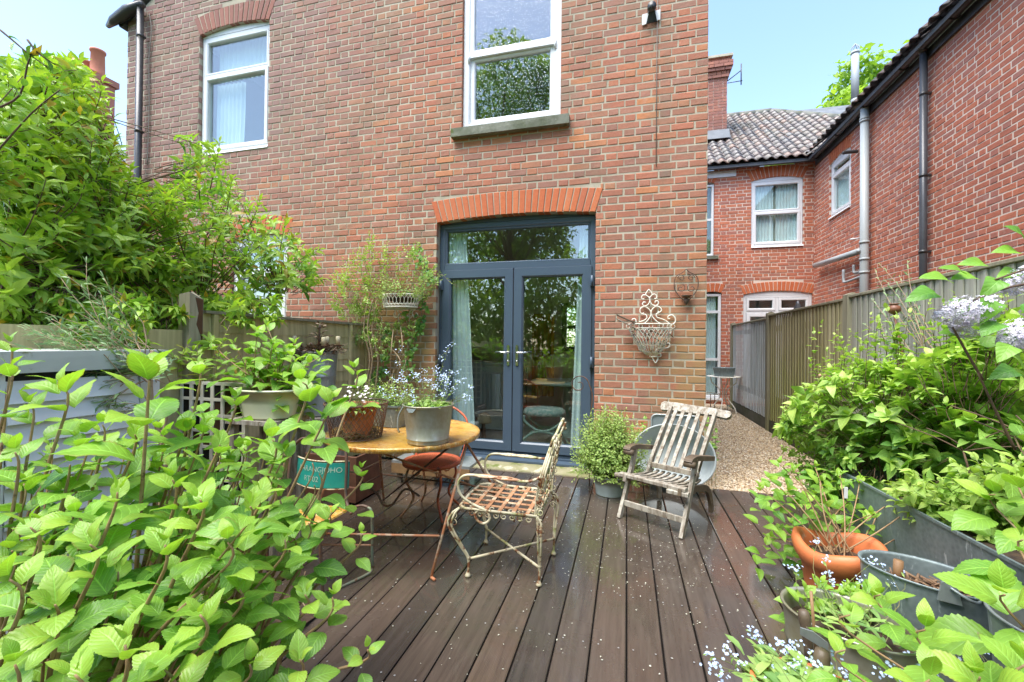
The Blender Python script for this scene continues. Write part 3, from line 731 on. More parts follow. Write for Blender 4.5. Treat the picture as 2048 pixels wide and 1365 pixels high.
MB().prism([(cx0 - .05, cy0 - .2, 6.50), (cx1 + .05, cy0 - .2, 6.50), (cx1 + .05, cy0 - .02, 6.80), (cx0 - .05, cy0 - .02, 6.80)], (0, .03, .01), .5).build('lead_flashing', MAT['lead'], chim)
mb = MB(); mb.tube([(cx1 + .0, cy0 - .03, 8.0), (cx1 + .32, cy0 - .05, 8.22)], .012, 6, rnd=.5); mb.tube([(cx1 + .0, cy0 - .03, 7.95), (cx1 + .34, cy0 - .05, 7.95)], .01, 6, rnd=.5); mb.tube([(cx1 + .31, cy0 - .05, 7.85), (cx1 + .31, cy0 - .05, 8.38)], .014, 6, rnd=.5)
mb.build('aerial_bracket', MAT['black_plastic'], chim)
# ============================================================ SIDE HOUSE along the right boundary
SX = 3.9
PS = Plane((SX, 0, 0), (0, -1, 0), (-1, 0, 0))    # u = -y
side = thing('neighbouring_house', (SX + 1, 6.5, 0), 'long clean red brick house wall behind the right-hand fence with grey pipes', 'house')
S_w = Arch(-9.86, -9.03, 3.89, 4.96, .05, .22, .02)
vis_side = lambda u, z: True
brick_wall(side, PS, -10.597, -1.2, .4, 5.33, [S_w], MAT['brick_side'], MAT['mortar_pale'], n_single=285, visible=lambda u, z: z > .9)
arch_ring(side, PS, S_w, MAT['brick_arch'], MAT['mortar_pale'], 11)
f = two_light(side, PS, S_w, 4.70, -.03, glass='glass_soft')
curtain(f, PS, -9.8, -9.1, 3.95, 4.65, -.12, folds=2, amp=.01)
MB().box(SX + .2, SX + .22, 8.9, 10.0, 3.8, 5.1, .5).build('room_back', MAT['plaster'], side)
mb = MB(); mb.box(SX + .16, 8.4, 1.2, 1.35, 0, 5.3, .5); mb.build('end_wall', MAT['brick_side'], side)
mb = MB(); mb.prism([(3.72, 1.1, 5.36), (3.72, 10.4, 5.36), (6.4, 13.2, 7.5), (6.4, 1.1, 7.5)], (0, 0, -.06), .5); mb.prism([(6.4, 1.1, 7.5), (6.4, 13.0, 7.5), (9.0, 10.4, 5.4), (9.0, 1.1, 5.4)], (0, 0, -.06), .5)
sroof = mb.build('roof', MAT['lead'], side)
tiled_roof(sroof, (3.66, 10.3, 5.37), (0, -1, 0), (2.68, 0, 2.14), 48, 3, lambda p: p.x - 3.75 < 99, singles=60)
half_gutter(side, (3.80, 10.45, 5.34), (3.80, 1.15, 5.40), .062)
MB().box(3.866, 3.894, 1.2, 10.46, 5.20, 5.33, .5).build('fascia', MAT['black_plastic'], side)
# soil pipe with the offset bend
mb = MB(); r = .057
mb.tube(smooth_pts([(3.80, 8.66, 6.45), (3.80, 8.66, 5.60)], 2), r, 14, rnd=.5)
mb.tube(smooth_pts([(3.80, 8.66, 5.62), (3.80, 8.64, 5.52), (3.80, 8.54, 5.44), (3.80, 8.44, 5.40), (3.80, 8.36, 5.34), (3.80, 8.34, 5.24)], 4), r + .004, 14, rnd=.5)
mb.tube([(3.80, 8.34, 5.26), (3.80, 8.34, .2)], r + .004, 14, rnd=.5)
for z in (5.12, 5.08, 3.06, 2.78, 2.56): mb.tube([(3.80, 8.34, z - .018), (3.80, 8.34, z + .018)], r + .014, 14, rnd=.5)
mb.tube([(3.80, 10.25, 3.02), (3.80, 8.40, 2.94)], r - .004, 14, rnd=.5)
mb.tube([(3.735, 8.34, 2.92), (3.70, 8.34, 2.92)], .03, 12, rnd=.5)
soil = mb.build('soil_pipe', MAT['grey_pipe'], side)
mb = MB(); mb.tube(smooth_pts([(3.83, 9.10, 2.74), (3.83, 9.10, 2.54), (3.83, 9.0, 2.50), (3.83, 8.42, 2.52)], 3), .022, 10, rnd=.5); mb.tube(smooth_pts([(3.83, 8.74, 2.76), (3.83, 8.74, 2.64), (3.83, 8.66, 2.61), (3.83, 8.42, 2.62)], 3), .022, 10, rnd=.5)
mb.build('waste_pipe', MAT['grey_pipe'], soil)
mb = MB(); n = 8
for i in range(n):
    a = 2 * math.pi * i / n; mb.tube(smooth_pts([(3.80 + r * math.cos(a), 8.66 + r * math.sin(a), 6.44), (3.80 + r * 1.1 * math.cos(a), 8.66 + r * 1.1 * math.sin(a), 6.52), (3.80, 8.66, 6.60)], 3), .005, 4, rnd=.5)
mb.tube([(3.8, 8.66, 6.42), (3.8, 8.66, 6.46)], r + .008, 12, rnd=.5)
mb.build('vent_cage', MAT['grey_pipe'], soil)
MB().tube(smooth_pts([(3.88, 8.75, 4.75), (3.70, 8.75, 4.75), (3.66, 8.75, 4.74)]), .03, 10, rnd=.5).build('overflow_pipe', MAT['black_plastic'], side)
MB().tube([(3.88, 8.62, 3.2), (3.72, 8.62, 3.18)], .014, 8, rnd=.5).build('overflow_pipe', MAT['upvc'], side)
mb = MB(); mb.tube([(3.82, 6.92, 5.34), (3.82, 6.92, .2)], .042, 14, rnd=.5); mb.tube([(3.80, 6.92, 5.36), (3.82, 6.92, 5.28)], .05, 12, rnd=.5)
dn = mb.build('downpipe', MAT['dark_pipe'], side)
for z in (4.72, 3.62, 2.6): pipe_clip(dn, 3.82, 6.92, z, .042, MAT['black_plastic'], nx=1)
# ============================================================ GROUND
t = NT('earth'); t.bump(t.noise(20, 5), .8, .02); MAT['earth'] = t.set(t.mix(t.step(t.noise(3, 5), .3, .7), (0.05, 0.035, 0.022), (0.10, 0.075, 0.045)), .95)
g = MB(); g.add([(-120, -120, -.14), (120, -120, -.14), (120, 120, -.14), (-120, 120, -.14)], [(0, 1, 2, 3)], .5); o = g.build('ground', None, None, kind='structure')
o.data.materials.append(m_simple('lawn_earth', (0.045, 0.06, 0.02), (0.07, 0.055, 0.03), .6, .95, bump=.5, bscale=8))
t = NT('gravel_bed'); v = t.n('ShaderNodeTexVoronoi', inp={'Vector': t.pos(), 'Scale': 75.0}); cc = t.ramp(v.outputs['Color'], [(0, (0.24, 0.16, 0.10)), (.3, (0.40, 0.30, 0.20)), (.6, (0.54, 0.44, 0.32)), (.85, (0.34, 0.25, 0.17)), (1, (0.66, 0.58, 0.47))])
t.bump(v.outputs['Distance'], -1.0, .012); MAT['gravel'] = t.set(cc, .6)
g = MB(); g.add([(.2, 4.26, -.035), (2.16, 4.26, -.035), (2.16, 10.6, 0.0), (.2, 10.6, 0.0)], [(0, 1, 2, 3)], .5)
gp = g.build('gravel_path', MAT['gravel'], None, kind='structure')
# loose stones, real geometry, nearest part of the path
def pebbles(name, n, sampler, parent, size=(.008, .017)):
    base = np.array([(1, 0, 0), (-1, 0, 0), (0, 1, 0), (0, -1, 0), (0, 0, 1), (0, 0, -1)], float)
    F = np.array([(0, 2, 4), (2, 1, 4), (1, 3, 4), (3, 0, 4), (2, 0, 5), (1, 2, 5), (3, 1, 5), (0, 3, 5)])
    P = sampler(n); s = rng.uniform(size[0], size[1], (n, 1, 1)) * rng.uniform(.55, 1.3, (n, 1, 3)); s[:, :, 2] *= .6
    th = rng.uniform(0, 6.28, n); c, sn = np.cos(th), np.sin(th)
    V = base[None] * s + rng.normal(0, .0012, (n, 6, 3)); X = V[..., 0] * c[:, None] - V[..., 1] * sn[:, None]; Y = V[..., 0] * sn[:, None] + V[..., 1] * c[:, None]
    V = np.stack([X, Y, V[..., 2]], -1) + P[:, None, :]
    me = bpy.data.meshes.new(name); me.from_pydata(V.reshape(-1, 3).tolist(), [], (F[None] + np.arange(n)[:, None, None] * 6).reshape(-1, 3).tolist())
    me.attributes.new('rnd', 'FLOAT', 'FACE').data.foreach_set('value', np.repeat(rng.uniform(0, 1, n), 8))
    me.polygons.foreach_set('use_smooth', [True] * len(me.polygons))
    t = NT('pea_gravel'); cc = t.ramp(t.rnd(), [(0, (0.28, 0.18, 0.10)), (.25, (0.45, 0.33, 0.20)), (.5, (0.58, 0.47, 0.31)), (.7, (0.36, 0.25, 0.16)), (.85, (0.72, 0.64, 0.50)), (1, (0.20, 0.15, 0.11))]); me.materials.append(t.set(cc, .5))
    o = bpy.data.objects.new(name, me); place(o, parent); return tag(o, kind='stuff')
def samp(n):
    x = rng.uniform(.3, 2.14, n); y = 4.28 + (rng.uniform(0, 1, n) ** 1.5) * 5.9; return np.stack([x, y, -.032 + .035 * (y - 4.26) / 6.34 + rng.uniform(0, .006, n)], -1)
gr = pebbles('gravel', 42000, samp, None)
# ------------------------------------------------------------ deck
t = NT('wet_hardwood'); X, Y, Z = t.xyz()
mp = t.n('ShaderNodeMapping', inp={'Vector': t.pos(), 'Scale': (14, .9, 1)}); grain = t.noise(3, 5, .65, mp.outputs[0], .4)
base = t.ramp(t.rnd(), [(0, (0.082, 0.062, 0.048)), (.3, (0.108, 0.082, 0.063)), (.55, (0.068, 0.056, 0.047)), (.8, (0.125, 0.086, 0.062)), (1, (0.088, 0.072, 0.059))])
c = t.mix(t.step(grain, .35, .7), base, t.mix(.6, base, (0.35, 0.33, 0.33), 'MULTIPLY'))
c = t.mix(t.math('MULTIPLY', t.step(t.noise(1.1, 4, .6), .45, .7), .35), c, (0.085, 0.065, 0.05))
c = t.mix(t.math('MULTIPLY', t.step(t.noise(.8, 5, .65, t.n('ShaderNodeMapping', inp={'Vector': t.pos(), 'Location': (5, 3, 0)}).outputs[0]), .54, .68), .5), c, (0.055, 0.058, 0.035))
gx = t.math('SINE', t.math('MULTIPLY', X, 2 * math.pi / .0062)); gm = t.step(t.math('SUBTRACT', Y, t.math('MULTIPLY', X, -.6)), 2.6, 1.4)
h = t.math('ADD', t.math('MULTIPLY', gx, t.math('ADD', t.math('MULTIPLY', gm, .35), .05)), t.math('MULTIPLY', grain, .6))
b = t.n('ShaderNodeBump', inp={'Height': h, 'Strength': .35, 'Distance': .0012}); t.l(b.outputs[0], t.b.inputs['Normal'])
wet = t.step(t.noise(1.6, 5, .65), .34, .54)
rough = t.math('ADD', t.math('MULTIPLY', wet, -.32), .46)
t.l(t.math('ADD', t.math('MULTIPLY', wet, .8), .2), t.b.inputs['Coat Weight']); t.b.inputs['Coat Roughness'].default_value = .06; t.b.inputs['Coat IOR'].default_value = 1.45
MAT['deck'] = t.set(c, rough)
dk = MB(); dk.box(-4.6, 2.1, -1.5, 4.25, -.13, -.034, .5); deck = dk.build('deck', m_simple('deck_underside', (0.010, 0.008, 0.007), None, 4, .9), None, kind='structure')
for i in range(-30, 14):
    x0 = .011 + i * .151; ln = MB(); ye = 4.258 if x0 < -.2 else 4.262
    lift = random.uniform(-.0015, .0015); c_ = .003
    yy = [-1.5, ye]
    # board with eased edges
    a, b2 = x0 + .0035, x0 + .1475; zt = lift
    prof = [(a, zt - .028), (a, zt - .004), (a + .004, zt), (b2 - .004, zt), (b2, zt - .004), (b2, zt - .028)]
    segs = 8; vs = []
    for s in range(segs + 1):
        y = yy[0] + (yy[1] - yy[0]) * s / segs; w = .0007 * math.sin(s * 1.3 + i)
        vs += [(px + w, y, pz) for px, pz in prof]
    fs = [(s * 6 + k, s * 6 + k + 1, s * 6 + 7 + k, s * 6 + 6 + k) for s in range(segs) for k in range(5)] + [tuple(range(6)), tuple(range(segs * 6 + 5, segs * 6 - 1, -1))]
    ln.add(vs, fs, random.random()); ln.build('deck_board', MAT['deck'], deck)
# screw heads: pairs on every board at each joist, joined
sc = MB()
for i in range(-22, 12):
    for j in range(12):
        y = .30 + j * .40 + random.uniform(-.006, .006)
        for dx in (.03, .12):
            x = .011 + i * .151 + dx + random.uniform(-.003, .003); r = .0042
            sc.add([(x + r * math.cos(a), y + r * math.sin(a), .0022) for a in [k * math.pi / 3 for k in range(6)]], [(0, 1, 2, 3, 4, 5)], .5)
sc.build('screw_heads', m_simple('steel_screw', (0.6, 0.6, 0.58), None, 4, .35, .6), deck, kind='stuff', fix=False)
# fallen petals and drops on the deck
def samp2(n):
    k = n // 2
    a = np.stack([rng.normal(.15, .42, k), rng.normal(2.95, .45, k), np.full(k, .0045)], -1); b = np.stack([rng.uniform(-2, 1.2, n - k), rng.uniform(1.3, 4.2, n - k), np.full(n - k, .0045)], -1)
    return np.concatenate([a, b])
n = 900; Pp = samp2(n); L = rng.uniform(.002, .0055, n); W = L * rng.uniform(.35, .9, n); th = rng.uniform(0, 3.14, n)
ca, sa = np.cos(th), np.sin(th); q = np.array([(-1, 0), (0, -1), (1, 0), (0, 1)])
V = np.zeros((n, 4, 3)); lx = q[None, :, 0] * L[:, None]; ly = q[None, :, 1] * W[:, None]
V[..., 0] = lx * ca[:, None] - ly * sa[:, None] + Pp[:, None, 0]; V[..., 1] = lx * sa[:, None] + ly * ca[:, None] + Pp[:, None, 1]; V[..., 2] = Pp[:, None, 2] + rng.uniform(-.001, .0015, (n, 4))
me = bpy.data.meshes.new('fallen_petals'); me.from_pydata(V.reshape(-1, 3).tolist(), [], np.arange(n * 4).reshape(-1, 4).tolist()); me.materials.append(m_simple('pale_petal', (0.62, 0.62, 0.52), (0.5, 0.48, 0.36), 20, .6))
o = bpy.data.objects.new('fallen_petals', me); place(o, None); tag(o, kind='stuff')
# ============================================================ RIGHT FENCE
def fence_mat(name, c1, c2, green, gz=1.0):
    t = NT(name); X, Y, Z = t.xyz()
    mp = t.n('ShaderNodeMapping', inp={'Vector': t.pos(), 'Scale': (1, 1, .05)}); s = t.noise(22, 5, .65, mp.outputs[0]); base = t.mix(t.rnd(), c1, c2)
    c = t.mix(t.step(s, .35, .7), base, t.mix(.8, base, (0.5, 0.48, 0.42), 'MULTIPLY'))
    nz = t.noise(3, 4); g = t.math('MULTIPLY', t.math('MULTIPLY', t.step(t.math('ADD', Z, t.math('MULTIPLY', nz, 1.2)), gz + .9, gz + .1), t.step(s, .25, .62)), .9)
    c = t.mix(g, c, green); t.bump(s, .5, .003); return t.set(c, .85)
MAT['fence'] = fence_mat('weathered_fence_board', (0.54, 0.49, 0.31), (0.42, 0.38, 0.21), (0.33, 0.36, 0.09), 1.15)
MAT['fence_grey'] = fence_mat('silvered_fence_board', (0.50, 0.50, 0.44), (0.42, 0.42, 0.35), (0.36, 0.40, 0.20), .75)
MAT['fence_paint'] = fence_mat('pale_grey_painted_board', (0.60, 0.64, 0.66), (0.56, 0.60, 0.63), (0.10, 0.13, 0.03), -.35)
MAT['post'] = fence_mat('mossy_post', (0.33, 0.31, 0.22), (0.28, 0.26, 0.18), (0.19, 0.19, 0.06), .4)
fence = thing('boundary_fence', (2.2, 5, 0), 'tall timber fence of upright boards along the gravel path, its far panel painted pale grey', 'fence')
FX = 2.2
posts = [10.02, 7.60, 5.08, 2.62, .2]
for y in posts:
    mb = MB(); mb.box(FX - .05, FX + .05, y - .05, y + .05, -.12, 1.84 if y < 10 else 1.80, random.random())
    mb.prism([(FX - .05, y - .05, 1.841 if y < 10 else 1.801), (FX + .05, y - .05, 1.841 if y < 10 else 1.801), (FX, y - .05, 1.865 if y < 10 else 1.82)], (0, .1, 0), .5)
    mb.build('post', MAT['post'], fence)
tm = {}
for k, (ya, yb) in enumerate(zip(posts, posts[1:])):
    top = (1.75, 1.79, 1.81, 1.80)[k]; mat = ('fence_paint', 'fence', 'fence_grey', 'fence_grey')[k]
    y = ya - .055; w = .098
    while y > yb + .06:
        key = (k, random.randrange(4))
        if key not in tm:
            m = MB(); ww = .118; m.add([(-.002, 0, 0), (-.012, 0, 0), (-.032, -ww, 0), (-.020, -ww, 0), (-.002, 0, 1), (-.012, 0, 1), (-.032, -ww, 1), (-.020, -ww, 1)], [(1, 2, 6, 5), (0, 3, 7, 4), (0, 4, 5, 1), (2, 3, 7, 6), (4, 5, 6, 7), (0, 1, 2, 3)], random.random()); tm[key] = m.mesh('fence_board', MAT[mat])
            import bmesh
            bm = bmesh.new(); bm.from_mesh(tm[key]); bmesh.ops.recalc_face_normals(bm, faces=bm.faces); bm.to_mesh(tm[key]); bm.free()
        ww = min(.118, y - yb - .05)
        z0 = .17 + random.uniform(-.006, .006)
        inst('fence_board', tm[key], fence, Matrix.Translation((FX, y, z0)) @ Matrix.Diagonal((1, ww / .118, top - z0 - .005, 1)))
        y -= w
    MB().bar((FX - .012, ya - .052, top + .012), (FX - .012, yb + .052, top + .012), .06, .028, .5).build('capping_rail', MAT['post'], fence)
    MB().box(FX - .022, FX + .022, yb + .051, ya - .051, -.1, .155, .5, j=.002).build('gravel_board', m_simple('mossy_gravel_board', (0.10, 0.09, 0.06), (0.06, 0.065, 0.03), 5, .85, bump=.5, bscale=30), fence)
    for z in (.45, 1.55): MB().box(FX + .0, FX + .07, yb + .05, ya - .05, z, z + .08, .5).build('rail', MAT['post'], fence)
# folded parasol behind it
pz = thing('folded_parasol', (2.62, 7.5, 0), 'dark folded garden parasol peeping over the fence', 'parasol')
mb = MB(); mb.lathe([(.0, 2.02), (.02, 2.0), (.055, 1.9), (.085, 1.7), (.10, 1.4), (.08, 1.1), (.02, 1.08)], (2.62, 7.7, 0), 14, warp=lambda x, y, z, a: (x * (1 + .3 * math.sin(5 * a)), y * (1 + .3 * math.sin(5 * a)), z)); mb.build('canopy', m_simple('dark_canvas', (0.035, 0.035, 0.04), (.02, .02, .025), 5, .8), pz)
MB().tube([(2.62, 7.7, -.13), (2.62, 7.7, 2.04)], .02, 8, rnd=.5).build('pole', MAT['dark_pipe'], pz)
# ============================================================ LEFT FENCE
MAT['lap'] = fence_mat('green_stained_lap_board', (0.64, 0.54, 0.30), (0.54, 0.48, 0.24), (0.46, 0.50, 0.14), .3)
lf = thing('lap_fence', (-3.0, 3.4, 0), 'low mossy overlap fence panel left of the climber with a splintered tall post', 'fence')
LX = -3.0
for k in range(12):
    z0 = .02 + k * .122
    if z0 > 1.42: break
    m = MB(); n = 14; vs = []; ph = random.uniform(0, 6)
    for i in range(n + 1):
        y = 2.42 + (4.46 - 2.42) * i / n; wv = .004 * math.sin(i * .9 + ph)
        vs += [(LX + .002, y, z0 + wv), (LX + .018, y, z0 + wv), (LX + .010, y, z0 + .145), (LX, y, z0 + .145)]
    fs = [(i * 4 + q, i * 4 + (q + 1) % 4, i * 4 + 4 + (q + 1) % 4, i * 4 + 4 + q) for i in range(n) for q in range(4)]
    m.add(vs, fs, random.random()); m.build('lap_board', MAT['lap'], lf)
for y in (2.50, 3.05, 3.62, 4.12, 4.43): MB().box(LX + .019, LX + .043, y - .018, y + .018, .02, 1.50, .5).build('batten', MAT['lap'], lf)
MB().box(LX - .03, LX + .045, 2.42, 4.46, 1.503, 1.525, .5, j=.002).build('capping_rail', MAT['post'], lf)
MAT['pale_post'] = fence_mat('pale_split_post', (0.46, 0.40, 0.29), (0.40, 0.35, 0.25), (0.24, 0.26, 0.12), .0)
mb = MB(); mb.add([(LX - .05, 2.29, -.1), (LX + .05, 2.29, -.1), (LX + .05, 2.39, -.1), (LX - .05, 2.39, -.1), (LX - .05, 2.29, 1.63), (LX + .05, 2.29, 1.645), (LX + .05, 2.39, 1.60), (LX - .05, 2.39, 1.66)], [(0, 1, 5, 4), (1, 2, 6, 5), (2, 3, 7, 6), (3, 0, 4, 7), (4, 5, 6, 7)], .3); mb.build('post', MAT['pale_post'], lf)
mb = MB(); mb.prism([(LX + .051, 2.385, 1.60), (LX + .051, 2.33, 1.61), (LX + .051, 2.355, 1.50), (LX + .051, 2.34, 1.42), (LX + .051, 2.372, 1.34), (LX + .051, 2.385, 1.22)], (.002, 0, 0), .5); mb.build('split', m_simple('rotten_wood', (0.13, 0.06, 0.03), None, 9, .9), lf)
for k in range(9):
    z0 = .02 + k * .15; MB().box(LX, LX + .015, .2, 2.27, z0, z0 + .155, random.random(), j=.002).build('lap_board', MAT['lap'], lf)
# ============================================================ distant chimney stack on the left
cs = thing('terrace_roof_house', (-21.5, 12.5, 0), 'distant terrace house with terracotta chimney pots, behind the tall left shrub', 'house')
mb = MB(); mb.box(-26, -18.6, 12.6, 20, -.1, 8.5, .5); mb.build('wall', MAT['brick_side'], cs)
mb = MB(); mb.prism([(-26, 12.2, 8.3), (-18.3, 12.2, 8.3), (-18.3, 16, 11.0), (-26, 16, 11.0)], (0, 0, .1), .5); mb.build('roof', MAT['lead'], cs)
mb = MB(); mb.box(-23.9, -20.9, 12.0, 12.9, 8, 12.1, .5); mb.box(-24.0, -20.8, 11.9, 13.0, 11.9, 12.15, .5); st = mb.build('chimney', m_brick('stack_brick', PAL_SIDE), cs)
MAT['terracotta_pot'] = m_simple('chimney_pot_clay', (0.52, 0.2, 0.12), (0.44, 0.16, 0.10), 2, .8)
for x, z in ((-23.3, 13.2), (-22.45, 12.95), (-21.9, 12.9), (-21.2, 13.25)):
    mb = MB(); mb.lathe([(.2, 12.15), (.26, 12.2), (.24, 12.3), (.22, z - .1), (.26, z - .08), (.26, z), (.2, z), (.19, z - .4)], (x, 12.45, 0), 20); mb.build('chimney_pot', MAT['terracotta_pot'], st)
# ============================================================ METALS AND PAINTS
def m_peel(name, paint, paint2, rust=(0.30, 0.10, 0.03), moss=None, amount=.5, rough=.6, sc=28):
    t = NT(name); n1 = t.noise(sc, 6, .7); n2 = t.noise(sc * .35, 4, .6)
    c = t.mix(t.step(n2, .35, .65), paint, paint2)
    if moss: c = t.mix(t.math('MULTIPLY', t.step(t.noise(sc * .5, 5, .6), .50, .60), .8), c, moss)
    c = t.mix(t.step(t.math('ADD', t.math('MULTIPLY', n1, .6), t.math('MULTIPLY', n2, .4)), 1 - amount - .02, 1 - amount + .03), c, t.mix(n1, rust, tuple(x * .35 for x in rust)))
    t.bump(n1, .5, .002); return t.set(c, rough)
MAT['chair_white'] = m_peel('flaking_cream_paint', (0.66, 0.60, 0.42), (0.50, 0.42, 0.26), moss=(0.30, 0.33, 0.10), amount=.46)
MAT['chair_rust'] = m_peel('rusty_strapwork', (0.46, 0.24, 0.12), (0.36, 0.17, 0.08), moss=(0.58, 0.52, 0.36), amount=.44)
MAT['basket_white'] = m_peel('chipped_white_paint', (0.82, 0.80, 0.70), (0.74, 0.68, 0.55), amount=.36)
MAT['rust_leg'] = m_peel('orange_rusty_tube', (0.48, 0.17, 0.07), (0.42, 0.22, 0.12), rust=(0.20, 0.07, 0.03), moss=(0.52, 0.44, 0.32), amount=.42)
MAT['dark_iron'] = m_peel('dark_rusty_iron', (0.06, 0.045, 0.035), (0.14, 0.08, 0.05), rust=(0.26, 0.10, 0.04), amount=.45)
MAT['green_iron'] = m_peel('green_rusty_tube', (0.16, 0.22, 0.16), (0.22, 0.16, 0.09), rust=(0.26, 0.11, 0.05), amount=.48)
MAT['red_metal'] = m_peel('coral_painted_metal', (0.62, 0.14, 0.06), (0.54, 0.12, 0.05), rust=(0.32, 0.09, 0.04), amount=.42, rough=.45)
t = NT('rusty_yellow_table_top'); mp = t.n('ShaderNodeMapping', inp={'Vector': t.pos(), 'Rotation': (0, 0, .5), 'Scale': (1, 3.2, 1)}); n1 = t.step(t.noise(15, 8, .8, mp.outputs[0], 1.2), .28, .72); n2 = t.noise(18, 6, .7)
c = t.ramp(n1, [(.30, (0.22, 0.07, 0.012)), (.40, (0.46, 0.17, 0.02)), (.48, (0.60, 0.30, 0.04)), (.55, (0.66, 0.44, 0.12)), (.62, (0.40, 0.16, 0.03)), (.72, (0.70, 0.62, 0.36))])
c = t.mix(t.step(n2, .56, .62), c, (0.24, 0.09, 0.03)); c = t.mix(t.math('MULTIPLY', t.step(t.noise(5, 4, .6), .42, .62), .55), c, (0.68, 0.42, 0.05)); c = t.mix(t.math('MULTIPLY', t.step(t.noise(26, 6, .8, mp.outputs[0]), .55, .62), .6), c, (0.30, 0.11, 0.025)); t.bump(n1, .3, .002)
t.b.inputs['Coat Weight'].default_value = .6; t.b.inputs['Coat Roughness'].default_value = .12
MAT['table_top'] = t.set(c, .42)
def m_galv(name, a, b, sp, moss=None, rough=.42, metal=.55):
    t = NT(name); v = t.n('ShaderNodeTexVoronoi', inp={'Vector': t.pos(), 'Scale': 55.0}).outputs['Distance']
    mp = t.n('ShaderNodeMapping', inp={'Vector': t.pos(), 'Scale': (1, 1, .25)}); n = t.noise(9, 6, .65, mp.outputs[0])
    c = t.mix(t.step(n, .35, .65), a, b); c = t.mix(t.math('MULTIPLY', v, .25), c, sp); c = t.mix(t.step(t.noise(26, 6, .7, mp.outputs[0]), .60, .66), c, sp)
    if moss: c = t.mix(t.math('MULTIPLY', t.step(t.noise(5, 5), .45, .62), .7), c, moss)
    t.bump(n, .25, .002); return t.set(c, rough, metal)
MAT['galv'] = m_galv('old_galvanised_zinc', (0.40, 0.44, 0.43), (0.27, 0.30, 0.30), (0.56, 0.60, 0.60))
MAT['galv_dark'] = m_galv('dark_galvanised_zinc', (0.20, 0.245, 0.245), (0.13, 0.165, 0.17), (0.46, 0.52, 0.52), rough=.5, metal=.3)
MAT['galv_warm'] = m_galv('stained_galvanised_zinc', (0.42, 0.42, 0.36), (0.30, 0.28, 0.20), (0.56, 0.56, 0.50), moss=(0.28, 0.25, 0.14))
MAT['galv_bath'] = m_peel('pale_enamel_bath', (0.56, 0.60, 0.60), (0.48, 0.53, 0.54), rust=(0.48, 0.28, 0.12), amount=.36, rough=.4, sc=7)
MAT['terracotta'] = m_simple('terracotta_clay', (0.66, 0.20, 0.07), (0.55, 0.15, 0.05), 4, .5, spots=[((0.42, 0.15, 0.07), 9, .60), ((0.62, 0.40, 0.28), 5, .64), ((0.30, 0.13, 0.06), 16, .66)], bump=.3)
MAT['terracotta_old'] = m_simple('dusty_terracotta', (0.44, 0.16, 0.06), (0.34, 0.12, 0.05), 7, .7, spots=[((0.20, 0.12, 0.05), 8, .58)], bump=.3)
MAT['soil'] = m_simple('potting_soil', (0.03, 0.02, 0.014), (0.09, 0.055, 0.03), 30, .95, bump=1.0, bscale=60)
MAT['cream_glaze'] = m_simple('cream_glazed_pot', (0.70, 0.72, 0.50), (0.64, 0.66, 0.44), 3, .3)
MAT['blue_pot'] = m_simple('pale_blue_pot', (0.44, 0.52, 0.53), (0.38, 0.45, 0.46), 4, .35)
MAT['teak'] = None
t = NT('silvered_teak'); mpn = t.noise(30, 6, .7, t.n('ShaderNodeMapping', inp={'Vector': t.pos(), 'Scale': (1, 1, .2)}).outputs[0])
c = t.ramp(t.rnd(), [(0, (0.38, 0.34, 0.28)), (.5, (0.46, 0.43, 0.36)), (1, (0.31, 0.27, 0.21))]); c = t.mix(t.step(mpn, .40, .62), c, (0.17, 0.13, 0.09)); c = t.mix(t.step(t.noise(45, 5, .7), .60, .66), c, (0.46, 0.46, 0.38)); t.bump(mpn, .6, .002); MAT['teak'] = t.set(c, .75)
MAT['teak_dark'] = m_simple('dark_wet_teak', (0.15, 0.11, 0.07), (0.08, 0.055, 0.035), 9, .5, spots=[((0.34, 0.29, 0.22), 30, .64)], bump=.4)
def frame(o, rz):  # local -> world, rz in degrees
    return Matrix.Translation(Vector(o)) @ Matrix.Rotation(R(rz), 4, 'Z')
# ============================================================ ROUND RUSTY FOLDING TABLE
TC = (-1.42, 2.56); TZ = .72; TR = .50
tb = thing('round_table', (TC[0], TC[1], 0), 'round rusty yellow metal folding table holding the potted plants', 'table')
mb = MB(); mb.lathe([(0, TZ - .004), (TR - .02, TZ - .004), (TR - .004, TZ + .001), (TR, TZ - .006), (TR, TZ - .028), (TR - .006, TZ - .028), (TR - .006, TZ - .012), (0, TZ - .012)], (TC[0], TC[1], 0), 64); mb.build('table_top', MAT['table_top'], tb)
m = frame((TC[0], TC[1], 0), -4)
legs = [((.33, .02), (.36, -.43)), ((-.35, -.1), (-.27, .42)), ((.30, .25), (-.20, .18)), ]
def leg(a, b, r=.0085, mat='rust_leg', name='leg', parent=tb):
    MB().tube([a, b], r, 8, rnd=random.random()).build(name, MAT[mat], parent)
# two crossing U frames (scissor legs)
P_ = lambda x, y, z: (x, y, z)
leg((-.955, 2.50, .69), (-1.03, 2.17, .012)); leg((-1.03, 2.17, .012), (-1.0, 2.155, .008))
leg((-1.70, 2.26, .69), (-1.80, 2.04, .012))
leg((-1.03, 2.62, .69), (-.78, 3.02, .012)); leg((-1.75, 2.75, .69), (-1.9, 3.1, .012))
leg((-1.66, 2.30, .69), (-.80, 2.98, .18), .007, 'rust_leg', 'brace'); leg((-1.02, 2.48, .69), (-1.86, 3.02, .05), .007, 'dark_iron', 'brace')
leg((-1.795, 2.07, .20), (-1.015, 2.24, .21), .007, 'rust_leg', 'stretcher'); leg((-.86, 2.95, .26), (-1.85, 2.98, .27), .006, 'dark_iron', 'stretcher')
MB().tube(smooth_pts([(-1.72, 2.5, .38), (-1.60, 2.52, .30), (-1.55, 2.52, .23), (-1.48, 2.52, .24), (-1.40, 2.54, .34), (-1.3, 2.55, .30)], 5), .007, 6, rnd=.4).build('latch', MAT['dark_iron'], tb)
